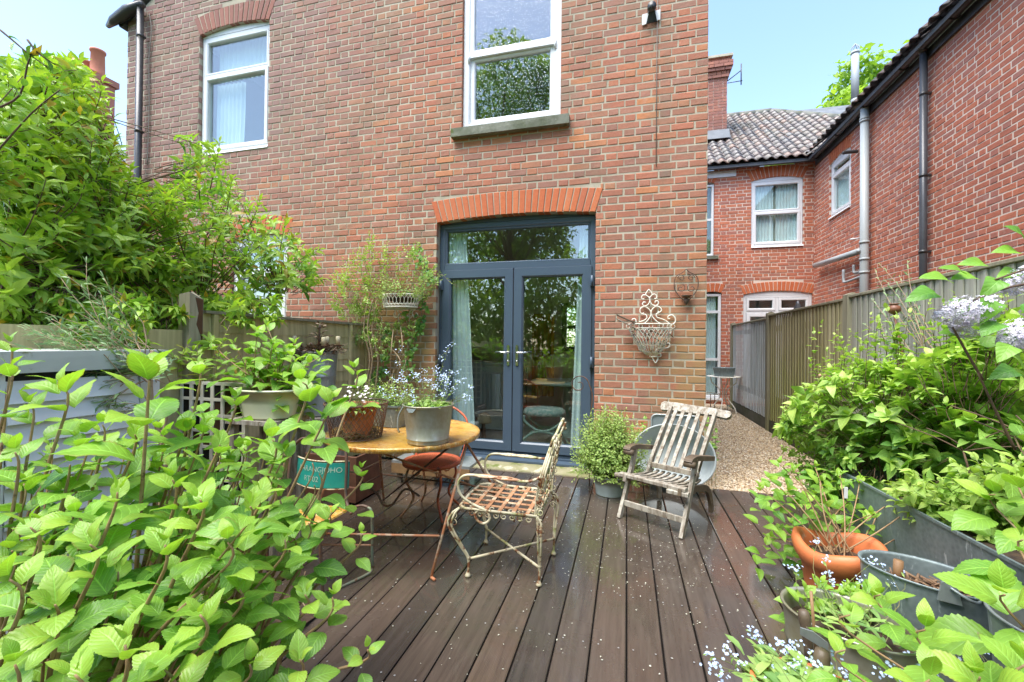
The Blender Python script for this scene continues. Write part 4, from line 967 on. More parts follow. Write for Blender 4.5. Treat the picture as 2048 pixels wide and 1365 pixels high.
# ------------------------------------------------------------ helper shells
def bucket(name, c, r0, r1, h, mat, label, cat, rim=.008, sx=1, sy=1, rot=0, ribs=(), soil_=.85, parent=None, n=40, wall=.004, handles=None):
    th = thing(name, (c[0], c[1], c[2]), label, cat)
    pr = [(0, .004), (r0 - .004, .004), (r0, 0), (r0 + .003, .006)]
    pr += [(r0 + (r1 - r0) * k + b, h * k) for k, b in sorted([(.06, .0), *[(x - .012, 0) for x in ribs], *[(x, .004) for x in ribs], *[(x + .012, 0) for x in ribs], (.5, 0), (.95, 0)])]
    pr += [(r1, h - rim), (r1 + rim * .8, h - rim * .4), (r1 + rim * .6, h + rim * .4), (r1 - wall, h), (r1 - wall - .002, h - rim)]
    pr += [(r0 + (r1 - r0) * k - wall, h * k) for k in (.9, .5)]
    m = MB(); m.lathe(pr, c, n, sx, sy, rot); m.build('bucket' if cat != 'pot' else 'pot', MAT[mat], th)
    s = MB(); rs = r0 + (r1 - r0) * soil_ - wall - .001
    s.lathe([(0, h * soil_), (rs * .5, h * soil_ + .006), (rs, h * soil_ - .004)], c, 28, sx, sy, rot, warp=lambda x, y, z, a: (x, y, z + random.uniform(-.004, .006))); s.build('soil', MAT['soil'], th)
    return th
# galvanised bucket on the table
gb = bucket('zinc_bucket', (-1.13, 2.315, TZ), .118, .146, .222, 'galv_warm', 'galvanised bucket of forget-me-nots standing on the round rusty table', 'bucket', ribs=(.12,), soil_=.92)
MB().prism([(-1.195, 2.178, .932), (-1.135, 2.170, .932), (-1.15, 2.168, .912), (-1.18, 2.172, .912)], (0, -.008, 0), .5).build('lug', MAT['galv'], gb)
MB().tube(smooth_pts([(-1.28, 2.30, .93), (-1.305, 2.28, .87), (-1.305, 2.27, .80), (-1.30, 2.28, .77)], 4), .006, 6, rnd=.5).build('handle', MAT['galv'], gb)
# wire basket with terracotta pot
wb = thing('wire_basket', (-1.58, 2.26, TZ), 'dark wire mesh basket around a clay pot of daisies, on the table', 'basket')
mb = MB(); cx_, cy_ = -1.60, 2.29
for k in range(36):
    for s in (1, -1):
        pts = []
        for i in range(9):
            z = TZ + .006 + .205 * i / 8; rr = .150 + .035 * i / 8; a = 2 * math.pi * k / 36 + s * i * .10
            pts.append((cx_ + rr * math.cos(a), cy_ + rr * math.sin(a), z))
        mb.tube(pts, .0022, 3, cap=False, rnd=.5)
for z, rr in ((.006, .150), (.21, .187), (.214, .186)): mb.tube([(cx_ + rr * math.cos(a), cy_ + rr * math.sin(a), TZ + z) for a in [2 * math.pi * i / 40 for i in range(40)]], .0035, 5, closed=True, rnd=.5)
mb.build('mesh', MAT['dark_iron'], wb)
mb = MB()
for k in range(420):
    a = random.uniform(0, 6.28); rr = random.uniform(.07, .142); z = TZ + random.uniform(.006, .05) * (1 if rr > .11 else .4); b = a + random.uniform(-.5, .5)
    mb.tube([(cx_ + rr * math.cos(a), cy_ + rr * math.sin(a), z), (cx_ + rr * math.cos(b) * .95, cy_ + rr * math.sin(b) * .95, z + random.uniform(-.01, .02))], .0022, 3, cap=False, rnd=random.random())
mb.build('moss_twigs', m_simple('dead_moss', (0.10, 0.08, 0.05), (0.16, 0.15, 0.06), 20, .9), wb, kind='stuff')
dp_ = bucket('clay_pot', (-1.575, 2.27, TZ + .02), .075, .115, .185, 'terracotta_old', 'rust-brown clay pot of daisies inside the wire basket', 'pot', rim=.012)
# metal trough behind
def trough(name, label, p0, p1, wdt, z0, z1, mat, soilz, flare=.02, cat='planter'):
    a = Vector(p0); b = Vector(p1); d = (b - a).normalized(); s = Vector((-d.y, d.x, 0)); th = thing(name, ((a.x + b.x) / 2, (a.y + b.y) / 2, z0), label, cat)
    def ring(off, z, ins=0): 
        q = []
        n = 5; r = .04
        for (c0, dx, dy) in ((a, -1, -1), (b, 1, -1), (b, 1, 1), (a, -1, 1)):
            base = c0 + s * dy * (wdt / 2 + off - r - ins) + d * dx * (off - r - ins); a0 = math.atan2(dy, dx) - math.pi / 4
            for i in range(n): 
                an = a0 + math.pi / 2 * i / (n - 1); q.append(base + d * (r * math.cos(an)) + s * (r * math.sin(an)) + Vector((0, 0, z)))
        return q
    L = [ring(0, z0), ring(0, z0 + .01), ring(flare, z1 - .015), ring(flare + .007, z1 - .012), ring(flare + .007, z1), ring(flare - .004, z1), ring(flare * .5 - .004, (z0 + z1) / 2)]
    m = MB(); N = len(L[0]); vs = [v for l in L for v in l]
    m.add(vs, [(i * N + k, i * N + (k + 1) % N, (i + 1) * N + (k + 1) % N, (i + 1) * N + k) for i in range(len(L) - 1) for k in range(N)], .5); m.build('trough', MAT[mat], th)
    m = MB(); q = ring(flare * .7 - .004, soilz); m.add(q, [tuple(range(N))], .5); m.build('soil', MAT['soil'], th); return th
trough('zinc_trough', 'dull green-grey metal trough between the wire basket and the bucket', (-1.76, 2.72, 0), (-1.50, 2.70, 0), .16, TZ, TZ + .15, 'galv_dark', TZ + .135, flare=.012)
# ============================================================ ORNATE IRON ARMCHAIR
ac = thing('iron_armchair', (-.65, 2.45, 0), 'ornate wrought iron armchair with flaking cream paint, side-on beside the rusty table', 'chair')
wh, ru = MAT['chair_white'], MAT['chair_rust']
SZ = .385
c_nf, c_nb, c_ff, c_fb = Vector((-.885, 2.235, SZ)), Vector((-.455, 2.235, SZ)), Vector((-.90, 2.67, SZ)), Vector((-.455, 2.66, SZ))
def S(u, v, z=0): # seat coords: u 0 front .. 1 back, v 0 near .. 1 far
    p = (c_nf * (1 - u) + c_nb * u) * (1 - v) + (c_ff * (1 - u) + c_fb * u) * v; return p + Vector((0, 0, z))
mb = MB(); rimp = [S(.06, 0), S(1, 0), S(1, 1), S(.06, 1), S(-.03, .93), S(-.06, .5), S(-.03, .07)]; mb.tube(rimp, .009, 6, closed=True, rnd=.5)
for i in range(7):     # scroll trim inside the rim
    for s in (0.03, .97):
        p = S(.12 + i * .13, s, .002); mb.tube([(p.x + a, p.y + b * (1 if s < .5 else -1) + .0, p.z) for a, b in spiral(0, .02, .018, .006, 0, 5, 10)], .003, 4, rnd=.5)
mb.build('seat_frame', wh, ac)
for i in range(5):
    v = .16 + i * .17; MB().bar(S(-.03, v, .003), S(1, v, .003), .022, .004, random.random()).build('seat_strap', ru, ac)
for i in range(5):
    u = .16 + i * .18; MB().bar(S(u, 0, .007), S(u, 1, .007), .022, .004, random.random()).build('seat_strap', ru, ac)
mb = MB()
def scroll_row(mb, a, b, n, r=.016, rad=.0035, down=True, base=None):
    a, b = Vector(a), Vector(b)
    for i in range(n):
        k = (i + .5) / n; p = a.lerp(b, k); d = (b - a).normalized(); s = 1 if i % 2 else -1
        pts = [p + d * (x * s) + Vector((0, 0, -y)) for x, y in spiral(0, r * 1.3, r * 1.15, r * .28, -math.pi * .5, math.pi * 2.1, 16)]
        mb.tube(pts, rad, 4, rnd=.5)
for a, b in ((S(.1, 0), S(.95, 0)), (S(.1, 1), S(.95, 1))): scroll_row(mb, a, b, 8)
scroll_row(mb, S(-.05, .1), S(-.05, .9), 8); scroll_row(mb, S(1, .1), S(1, .9), 8)
mb.build('scroll_apron', wh, ac)
def cab_leg(top, foot, bow, near):
    top, foot = Vector(top), Vector(foot); m = MB(); o = Vector(bow)
    for off in (Vector((0, 0, 0)), Vector((0.012, 0.0, 0))):
        pts = smooth_pts([top + off * .2, top + o * .75 + Vector((0, 0, -.035)) + off * 1.5, top + o + Vector((0, 0, -.10)) + off * 1.6, top.lerp(foot, .55) + o * .35 + off, foot + Vector((0, 0, .10)) + off * .4, foot + Vector((0, 0, .012))], 6)
        m.tube(pts, .0065, 6, rnd=.5)
    m.lathe([(0, .0), (.014, .002), (.017, .010), (.012, .018), (.008, .03)], (foot.x, foot.y, 0), 10)
    m.lathe([(.007, .10), (.012, .107), (.007, .115)], (foot.x + .003, foot.y, 0), 8)
    p = top + o * .62 + Vector((0.008, 0, -.06))
    for s in (1, -1): m.tube([(p.x + a, p.y, p.z + b * s) for a, b in spiral(.0, .022, .02, .005, -1.57, 4.4, 12)], .003, 4, rnd=.5)
    m.build('leg', wh, ac)
cab_leg(c_nf + Vector((-.01, 0, 0)), (-.845, 2.25, 0), (-.055, -.02, 0), 1); cab_leg(c_ff + Vector((0, 0, 0)), (-.875, 2.655, 0), (-.05, .02, 0), 0)
cab_leg(c_nb, (-.445, 2.27, 0), (.008, 0, 0), 1); cab_leg(c_fb, (-.425, 2.63, 0), (.03, .01, 0), 0)
for a, b in (((-.84, 2.255, .10), (-.43, 2.625, .10)), ((-.45, 2.275, .10), (-.872, 2.65, .10))): MB().tube([a, b], .0075, 7, rnd=.5).build('stretcher', wh, ac)
def arm(y, yb, out):
    m = MB(); pts = smooth_pts([(-.43, yb, .60), (-.50, y - out, .575), (-.66, y - out, .578), (-.80, y - out, .582), (-.865, y - out, .570), (-.895, y - out * .8, .525), (-.88, y - out * .5, .46), (-.82, y, .415), (-.74, y, .385), (-.715, y, .345), (-.745, y, .315), (-.785, y, .325), (-.80, y, .36), (-.77, y, .395)], 6)
    m.tube(pts, .0075, 7, rnd=.5); m.build('arm', wh, ac)
    f = MB()
    for s in (1, -1):
        f.tube(smooth_pts([(-.80, y - out, .582), (-.74, y - out + s * .022, .582), (-.68, y - out + s * .012, .581), (-.62, y - out + s * .022, .58), (-.54, y - out, .577)], 6), .006, 5, rnd=.5)
        for x in (-.73, -.66, -.60): f.tube([(x + a, y - out + b * s, .583) for a, b in spiral(0, .006, .011, .003, 0, 5, 8)], .0035, 4, rnd=.5)
    f.build('arm_ornament', ru if y < 2.4 else wh, ac)
arm(2.235, 2.24, .025); arm(2.665, 2.66, -.02)
bk = MB()
def stile(y0, lean):
    return smooth_pts([(-.455, y0, SZ - .01), (-.445, y0, .50), (-.415, y0, .64), (-.385, y0 + lean * .1, .76)], 5)
for y0, sg in ((2.24, 1), (2.65, -1)):
    for dx in (0, .012, -.010):
        bk.tube([Vector(p) + Vector((dx, 0, 0)) for p in stile(y0, sg)], .0055, 6, rnd=.5)
pts = []
for i in range(41):          # double-humped top loop
    a = math.pi * i / 40; y = 2.445 - .205 * math.cos(a); z = .76 + .085 * abs(math.sin(a * 1.0)) ** .6 + .03 * math.cos(4 * a) * math.sin(a)
    pts.append((-.385 + .10 * (z - .76) / .12 * .4, y, z))
bk.tube(pts, .0075, 7, rnd=.5); bk.tube([(p[0] + .012, p[1], p[2] - .02) for p in pts[3:-3]], .005, 6, rnd=.5)
bk.build('back_frame', wh, ac)
bi = MB()
for y0 in (2.29, 2.36, 2.445, 2.53, 2.60):
    for s in (1, -1):
        bi.tube([(-.43 + .045 * (z - .5) / .25, y0 + s * w_, z) for z, w_ in [(.48 + .036 * k, .018 * math.sin(k * 1.1)) for k in range(9)]], .0045, 5, rnd=.5)
for z0 in (.43, .52, .62, .72):
    for y0 in (2.30, 2.40, 2.49, 2.58):
        bi.tube([(-.43 + .06 * (z0 - .5) / .25, y0 + a, z0 + b) for a, b in spiral(0, 0, .026, .005, y0 * 9, y0 * 9 + 8, 14)], .0035, 4, rnd=.5)
bi.build('back_ornament', wh, ac)
# near-side vertical scroll panel seen between seat and back
sp = MB()
for y0 in (2.235, 2.655):
    for k, z0 in enumerate((.30, .35, .41, .46, .52, .58)):
        sp.tube([(-.445 + .01 + .028 * (z0 - .4) + a, y0, z0 + b) for a, b in spiral(0, 0, .022, .005, k, k + 8, 14)], .0035, 4, rnd=.5)
sp.build('side_scroll', wh, ac)
# ============================================================ TEAK STEAMER CHAIR
rz = -30; F = frame((.165, 3.215, 0), rz)   # local x along the front, y back
stc = thing('steamer_chair', (.3, 3.5, 0), 'weathered teak folding steamer chair with slatted back, near the gravel edge', 'chair')
tk, td = MAT['teak'], MAT['teak_dark']
hw = .235
def wbar(name, a, b, w, tt, mat=tk, upv=(0, 0, 1), parent=stc):
    m = MB(F); m.bar(a, b, w, tt, random.random(), upv=upv); return m.build(name, mat, parent)
def board(name, pts, thick, x0, mat=tk, parent=stc):
    """flat side member: outline in local y,z, thickness along local x"""
    m = MB(F); m.prism([(x0, p[0], p[1]) for p in pts], (thick, 0, 0), random.random()); return m.build(name, mat, parent)
def ribbon(line, w):
    L = []; Rr = []
    P2 = smooth_pts([(p[0], p[1], 0) for p in line], 6)
    for i, p in enumerate(P2):
        t_ = (P2[min(i + 1, len(P2) - 1)] - P2[max(i - 1, 0)]).normalized(); n_ = Vector((-t_.y, t_.x, 0)); ww = w if not callable(w) else w(i / (len(P2) - 1))
        L.append((p.x + n_.x * ww / 2, p.y + n_.y * ww / 2)); Rr.append((p.x - n_.x * ww / 2, p.y - n_.y * ww / 2))
    return L + Rr[::-1]
for sx in (-1, 1):
    x0 = sx * hw - .0125
    board('leg', ribbon([(.0, .0), (.10, .20), (.19, .38), (.235, .50)], .042), .025, x0 + sx * .002)                 # front leg up to the arm
    board('leg', ribbon([(.60, .015), (.585, .10), (.50, .215), (.30, .262), (.08, .29), (.02, .30)], .045), .025, x0 + sx * -.024, td if sx > 0 else tk)   # curved rear leg / seat rail
    board('back_stile', ribbon([(.30, .22), (.42, .40), (.64, .64), (.765, .77)], .040), .025, x0 - sx * .050)
    board('armrest', ribbon([(.10, .49), (.13, .505), (.22, .505), (.33, .485), (.52, .45)], lambda k: .035 if k > .1 else .028), .058, x0 - .017 + sx * .002, td)
    MB(F).tube([(sx * hw - .03, .115, .478), (sx * hw + .045, .115, .478)], .022, 12, rnd=.5).build('arm_roll', td, stc)
# front rail, foot bar
wbar('foot_bar', (-hw + .01, .052, .105), (hw - .01, .052, .105), .018, .042)
wbar('front_rail', (-hw - .03, .055, .315), (hw + .01, .055, .315), .05, .028)
MB(F).tube([(-hw - .07, .045, .30), (-hw - .005, .06, .305)], .019, 10, rnd=.5).build('dowel', tk, stc)
wbar('back_rail', (-hw + .03, .375, .345), (hw - .03, .375, .345), .018, .04)
wbar('seat_rail', (-hw + .02, .35, .262), (hw - .02, .35, .262), .045, .022)
for i in range(9):    # wavy seat slats run front to back
    x = -hw + .045 + i * .047
    board('seat_slat', ribbon([(.06, .325), (.12, .316), (.20, .300), (.28, .296), (.36, .292), (.41, .300)], .012), .022, x)
for i in range(5):
    x = -.150 + i * .064; board('back_slat', ribbon([(.385, .36), (.50, .49), (.66, .66), (.75, .755)], .013), .028, x)
# shaped top rail
m = MB(F); pl = [(-.285, .735), (-.27, .722), (-.15, .728), (0, .722), (.15, .728), (.27, .715), (.295, .73), (.30, .75), (.29, .768), (.15, .778), (0, .782), (-.15, .79), (-.27, .79), (-.29, .775)]
m.prism([(x, .765 + (z - .75) * .8, z + .018) for x, z in pl], (0, .025, -.02), .3); m.build('top_rail', tk, stc)
for x, y, z in ((-hw - .018, .19, .395), (hw + .018, .19, .395), (-hw - .018, .055, .11), (hw + .018, .055, .11)): MB(F).tube([(x - .003, y, z), (x + .003, y, z)], .007, 8, rnd=.5).build('bolt', MAT['dark_iron'], stc)
wbar('cleat', (.12, .03, .29), (.26, .06, .285), .055, .03)
# ============================================================ CORAL BISTRO CHAIR beyond the table
rc = thing('bistro_chair', (-1.45, 3.0, 0), 'small coral red iron chair with a round slotted seat behind the table', 'chair')
rcx, rcy, rz_ = -1.44, 3.02, .40
mb = MB(); mb.lathe([(0, rz_), (.19, rz_), (.215, rz_ + .008), (.225, rz_ + .004), (.22, rz_ - .018), (.20, rz_ - .008), (0, rz_ - .008)], (rcx, rcy, 0), 40)
mb.build('seat', MAT['red_metal'], rc)
mb = MB()
for i in range(24):
    x = -.18 + i * .0157; L = math.sqrt(max(.195 ** 2 - x * x, .001)) * .9; mb.box(rcx + x - .002, rcx + x + .002, rcy - L, rcy + L, rz_ + .0006, rz_ + .004)
mb.build('seat_ribs', MAT['terracotta_old'], rc)
for a, s in ((225, 1), (315, 1), (135, -1), (45, -1)):
    ca, sa = math.cos(R(a)), math.sin(R(a)); m = MB()
    m.tube(smooth_pts([(rcx + ca * .17, rcy + sa * .17, rz_ - .01), (rcx + ca * .20, rcy + sa * .20, .28), (rcx + ca * .14, rcy + sa * .14, .14), (rcx + ca * .24, rcy + sa * .24, .01)], 6), .0095, 7, rnd=.5); m.build('leg', MAT['red_metal'] if a in (315, 45) else MAT['rust_leg'], rc)
    m = MB(); m.tube([(rcx + ca * .13 + p * ca, rcy + sa * .13 + p * sa, .33 + q) for p, q in spiral(0, 0, .045, .01, 1.5, 7.5, 18)], .0045, 5, rnd=.5); m.build('scroll', MAT['red_metal'], rc)
mb = MB(); mb.tube(smooth_pts([(rcx - .19, rcy + .11, rz_), (rcx - .21, rcy + .16, .50), (rcx - .20, rcy + .20, .70), (rcx, rcy + .22, .80), (rcx + .20, rcy + .20, .70), (rcx + .21, rcy + .16, .50), (rcx + .19, rcy + .11, rz_)], 6), .009, 7, rnd=.5)
for x, s in ((-.08, 1), (.0, -1), (.08, 1)): mb.tube([(rcx + x + p * s, rcy + .185, .52 + q) for p, q in spiral(0, 0, .05, .01, 0, 7, 18)], .0045, 5, rnd=.5)
mb.build('back', MAT['red_metal'], rc)
# ============================================================ GREEN FOLDING CHAIR with stencilled back, in front of the table
gc = thing('folding_chair', (-1.62, 1.95, 0), 'old tubular folding chair with green stencilled tin back and rusty seat', 'chair')
t = NT('green_tin'); nn_ = t.noise(12, 5, .6); c = t.mix(t.step(nn_, .4, .65), (0.012, 0.23, 0.19), (0.02, 0.28, 0.22)); c = t.mix(t.step(t.noise(30, 6, .7), .63, .68), c, (0.20, 0.20, 0.14)); MAT['green_tin'] = t.set(c, .45)
m = MB(); bx0, bx1, by = -1.845, -1.50, 2.05
def curveback(u): return by + .05 * (1 - (2 * u - 1) ** 2) * -1
n = 16; vs = []
for i in range(n + 1):
    u = i / n; x = bx0 + (bx1 - bx0) * u; y = curveback(u) + .03
    vs += [(x, y - .0, .485), (x, y - .006, .49), (x, y + .004, .622), (x, y + .008, .63), (x, y + .011, .63), (x, y + .004, .485)]
fs = [(i * 6 + q, i * 6 + (q + 1) % 6, i * 6 + 6 + (q + 1) % 6, i * 6 + 6 + q) for i in range(n) for q in range(6)] + [(0, 1, 2, 3, 4, 5), tuple(n * 6 + q for q in (5, 4, 3, 2, 1, 0))]
m.add(vs, fs, .5, smooth=False); back = m.build('backrest', MAT['green_tin'], gc, 'green painted tin back with pale stencilled lettering')
m = MB(); m.tube([(bx0 + (bx1 - bx0) * i / 12, curveback(i / 12) + .036, .634) for i in range(13)], .0045, 6, rnd=.5); m.tube([(bx0 + (bx1 - bx0) * i / 12, curveback(i / 12) + .028, .482) for i in range(13)], .0045, 6, rnd=.5); m.build('edging', MAT['chair_white'], back)
# stencil lettering, flat print pieces laid on the tin
def stencil(txt, u0, z0, size, parent, mat):
    cu = bpy.data.curves.new('lettering', 'FONT'); cu.body = txt; cu.size = size; cu.space_character = 1.0
    ob = bpy.data.objects.new('lettering', cu); COL.objects.link(ob); dg = bpy.context.evaluated_depsgraph_get(); dg.update()
    me = bpy.data.meshes.new_from_object(ob.evaluated_get(dg)); bpy.data.objects.remove(ob)
    import bmesh
    bm = bmesh.new(); bm.from_mesh(me)
    for v in bm.verts:
        x = bx0 + u0 + v.co.x; z = z0 + v.co.y; u = (x - bx0) / (bx1 - bx0); v.co = Vector((x, curveback(u) + .0237 + (z - .49) / .132 * .010 - .0012, z))
    bm.to_mesh(me); bm.free(); me.materials.clear(); me.materials.append(mat)
    o = bpy.data.objects.new('lettering', me); place(o, parent); return o
MAT['stencil'] = m_simple('worn_stencil_paint', (0.42, 0.52, 0.42), (0.20, 0.40, 0.32), 40, .6, spots=[((0.02, 0.26, 0.2), 60, .60)])
stencil('KARANGJOHO', .035, .574, .042, back, MAT['stencil']); stencil('RT 02', .085, .520, .042, back, MAT['stencil'])
m = MB(); m.tube(smooth_pts([(-1.83, 2.03, .10), (-1.86, 2.03, .45), (-1.865, 2.06, .66), (-1.82, 2.07, .735), (-1.74, 2.07, .75), (-1.62, 2.07, .752), (-1.54, 2.07, .735), (-1.50, 2.06, .66), (-1.485, 2.04, .45), (-1.42, 2.0, .38)], 7), .0085, 7, rnd=.5); m.build('back_hoop', MAT['dark_iron'], gc)
m = MB(); m.box(-1.80, -1.46, 1.78, 2.04, .385, .395, .5, j=.003); m.build('seat', MAT['table_top'], gc)
for pts, mt in (([(-1.36, 2.06, .40), (-1.335, 2.06, .36), (-1.355, 2.10, .10), (-1.365, 2.12, .03), (-1.40, 2.06, .01), (-1.50, 1.84, .01)], 'green_iron'), ([(-1.46, 2.05, .39), (-1.40, 2.06, .405), (-1.36, 2.06, .40)], 'dark_iron'), ([(-1.46, 1.80, .38), (-1.455, 1.83, .01)], 'dark_iron'), ([(-1.78, 1.80, .38), (-1.80, 1.84, .01)], 'dark_iron'), ([(-1.80, 2.06, .40), (-1.83, 2.12, .03), (-1.80, 1.84, .01)], 'dark_iron')):
    MB().tube(smooth_pts(pts, 6), .0075, 7, rnd=.5).build('leg', MAT[mt], gc)
MB().tube([(-1.80, 1.95, .19), (-1.37, 2.12, .165)], .0055, 6, rnd=.5).build('stretcher', MAT['rust_leg'], gc)
# ============================================================ WALL ORNAMENTS
def wallpts(pix, y=WY - .03): return [at(px, py, y) for px, py in pix]
pl_ = thing('wall_planter', (.2, WY, 1.5), 'white scrolled wire wall planter right of the french doors', 'planter')
def z6(x, y): return (1220 + x * 200 / 1517, 560 + y * 200 / 1517)
mb = MB(); yy = WY - .025; r_ = .0062
for poly in ([(590, 145), (550, 200), (548, 235), (595, 270), (605, 320), (575, 380), (520, 400), (495, 370), (510, 340), (540, 345)], [(590, 145), (632, 200), (638, 235), (605, 270), (610, 330), (640, 380), (700, 392), (735, 360), (725, 325), (690, 325), (685, 350)],
             [(548, 232), (500, 235), (480, 265), (495, 297), (520, 290)], [(638, 228), (680, 220), (708, 250), (700, 285), (672, 285)],
             [(520, 402), (570, 430), (610, 470), (622, 510), (605, 570), (560, 630), (515, 675)], [(720, 398), (670, 420), (635, 460), (624, 510), (650, 570), (720, 640), (820, 690)],
             [(530, 402), (470, 430), (455, 480), (480, 515), (515, 505)], [(715, 398), (770, 430), (778, 470), (745, 495), (725, 475)],
             [(490, 525), (540, 530), (560, 570), (530, 610), (445, 642)], [(745, 500), (705, 520), (715, 570), (800, 600), (870, 640), (920, 690)],
             [(920, 690), (985, 650), (988, 580), (940, 535), (885, 555), (882, 590), (910, 590)], [(400, 650), (385, 600), (350, 595), (335, 615)],
             [(620, 1150), (600, 1160), (640, 1175), (655, 1210), (690, 1260), (722, 1210), (725, 1180), (700, 1140), (680, 1130)], [(445, 1010), (440, 1050), (480, 1075), (525, 1060), (520, 1010), (490, 1000)],
             [(740, 1040), (850, 1035), (905, 1010), (895, 965), (860, 970)], [(690, 1130), (700, 1070), (740, 1045), (775, 1070), (755, 1100)], [(640, 1165), (760, 1165), (765, 1125), (735, 1125)]):
    MB().tube(smooth_pts([at(*z6(*p), yy) for p in poly], 5), r_, 6, rnd=.5).build('scroll', MAT['basket_white'], pl_)
mb = MB()
cxw, hwid, zt, zb = .225, .205, 1.515, 1.20
def cone(a, k):  # a 0..pi left to right, k 0 top 1 bottom
    rr = hwid * (1 - k) ** .55 + .02; return (cxw + .02 * k - rr * math.cos(a), WY - .02 - rr * .75 * math.sin(a), zt - (zt - zb) * k)
for k in (0, .13): mb.tube([cone(math.pi * i / 24, k) for i in range(25)], .005, 6, rnd=.5)
for j in range(15):
    for s in (1, -1):
        a0 = math.pi * (j + .5) / 15
        pts = [cone(min(max(a0 + s * .36 * math.sin(k * 2.6), 0), math.pi), .13 + .85 * k) for k in [i / 10 for i in range(11)]]
        mb.tube(pts, .0042, 4, rnd=.5)
for j in range(7):
    p = cone(math.pi * (j + .5) / 7, .065); mb.tube([(p[0] + .018 * math.cos(a), p[1], p[2] + .018 * math.sin(a)) for a in [i * .52 for i in range(12)]], .003, 4, closed=True, rnd=.5)
mb.build('basket', MAT['basket_white'], pl_)
mb = MB()
for i in range(70):
    a = random.uniform(.2, 2.9); k = random.uniform(.15, .8); p = Vector(cone(a, k)); q = p + Vector((random.uniform(-.05, .05), random.uniform(0, .05), random.uniform(-.05, .05))); q.y = min(q.y, WY - .01); mb.tube([p * .98 + Vector((cxw * .02, WY * .02, p.z * .02)), q], .004, 4, rnd=random.random())
mb.build('dead_stems', MAT['dark_iron'], pl_, kind='stuff')
bl = thing('wooden_batten_bundle', (.05, WY - .1, 1.55), 'dark wooden rod and slats resting across the white wall planter', 'rod')
a, b = at(1233, 630, WY - .16), at(1325, 672, WY - .10); MB().bar(a, b, .035, .012, .2).build('rod', MAT['teak_dark'], bl)
a, b = at(1231, 637, WY - .17), at(1320, 682, WY - .10); MB().bar(a, b, .03, .006, .7).build('slat', MAT['teak'], bl)
sc_ = thing('wall_sconce', (.56, WY, 1.9), 'small rusty scrolled candle sconce near the wall corner', 'sconce')
mb = MB(); cu, cz = .56, 1.88
for s in (1, -1):
    mb.tube(smooth_pts([(cu, WY - .02, 2.06), (cu + s * .03, WY - .02, 2.03), (cu + s * .10, WY - .02, 1.98), (cu + s * .105, WY - .02, 1.87), (cu + s * .05, WY - .02, 1.78), (cu, WY - .02, 1.74)], 6), .0045, 6, rnd=.5)
    mb.tube([(cu + s * (.045 + p), WY - .03, 1.97 + q) for p, q in spiral(0, 0, .035, .008, 0, 7.5, 18)], .004, 5, rnd=.5)
    mb.tube([(cu + s * (.05 + p), WY - .03, 1.87 + q) for p, q in spiral(0, 0, .045, .008, 2, 9, 18)], .004, 5, rnd=.5)
mb.build('scrolls', MAT['dark_iron'], sc_)
mb = MB(); mb.lathe([(0, 1.765), (.02, 1.77), (.05, 1.79), (.052, 1.797), (.02, 1.79), (0, 1.79)], (cu, WY - .06, 0), 18); mb.lathe([(0, 1.70), (.015, 1.72), (.03, 1.75), (.02, 1.765)], (cu, WY - .05, 0), 12); mb.build('candle_dish', MAT['dark_iron'], sc_)
br = thing('wall_bracket', (.21, WY, 4.63), 'small white and black lamp bracket high on the wall near the gutter cable', 'bracket')
m = MB(); m.prism([(.125, WY - .006, 4.55), (.165, WY - .006, 4.56), (.185, WY - .006, 4.64), (.245, WY - .006, 4.64), (.26, WY - .006, 4.57), (.30, WY - .006, 4.58), (.30, WY - .006, 4.68), (.125, WY - .006, 4.66)], (0, -.012, 0), .5); m.build('plate', MAT['upvc'], br)
m = MB(); m.tube([(.215, WY - .02, 4.69), (.215, WY - .10, 4.67)], .042, 16, rnd=.5); m.prism([(.165, WY - .02, 4.55), (.27, WY - .02, 4.56), (.245, WY - .06, 4.64), (.19, WY - .06, 4.64)], (0, -.01, 0), .5); m.build('lamp', MAT['black_plastic'], br)
# wall basket left of doors, on scroll bracket
wk = thing('hanging_wire_basket', (-2.48, WY, 1.6), 'white wire hay-rack basket on a scrolled bracket above the climber', 'basket')
mb = MB(); cbx, cby, cbz = -2.44, 4.27, 1.70
def oval(rx, ry, z, n=36): return [(cbx + rx * math.cos(a), cby + ry * math.sin(a), z) for a in [2 * math.pi * i / n for i in range(n)]]
mb.tube(oval(.22, .13, cbz + .14), .0045, 5, closed=True, rnd=.5); mb.tube(oval(.20, .12, cbz + .03), .006, 5, closed=True, rnd=.5); mb.tube(oval(.195, .115, cbz), .009, 5, closed=True, rnd=.5)
for k in range(30):
    for s in (1, -1):
        pts = [(cbx + (.20 + .025 * z / .14) * math.cos(2 * math.pi * k / 30 + s * .22 * math.sin(z / .14 * 3.1)), cby + (.12 + .015 * z / .14) * math.sin(2 * math.pi * k / 30 + s * .22 * math.sin(z / .14 * 3.1)), cbz + z) for z in [.14 * i / 7 for i in range(8)]]; mb.tube(pts, .0032, 4, cap=False, rnd=.5)
mb.build('basket', MAT['basket_white'], wk)
mb = MB()
for s in (1, -1):
    mb.tube([(cbx + s * (.13 + p), WY - .12, cbz - .07 + q) for p, q in spiral(0, 0, .055, .012, 1.6, 8, 22)], .0055, 5, rnd=.5)
    mb.tube(smooth_pts([(cbx + s * .13, WY - .12, cbz - .015), (cbx + s * .05, WY - .1, cbz - .03), (cbx + s * .02, WY - .06, cbz - .14), (cbx, WY - .02, cbz - .22)], 5), .0055, 5, rnd=.5)
    mb.tube([(cbx + s * (.05 + p), WY - .1, cbz - .09 + q) for p, q in spiral(0, 0, .045, .01, 0, 7, 20)], .0045, 5, rnd=.5)
mb.build('bracket', MAT['basket_white'], wk)
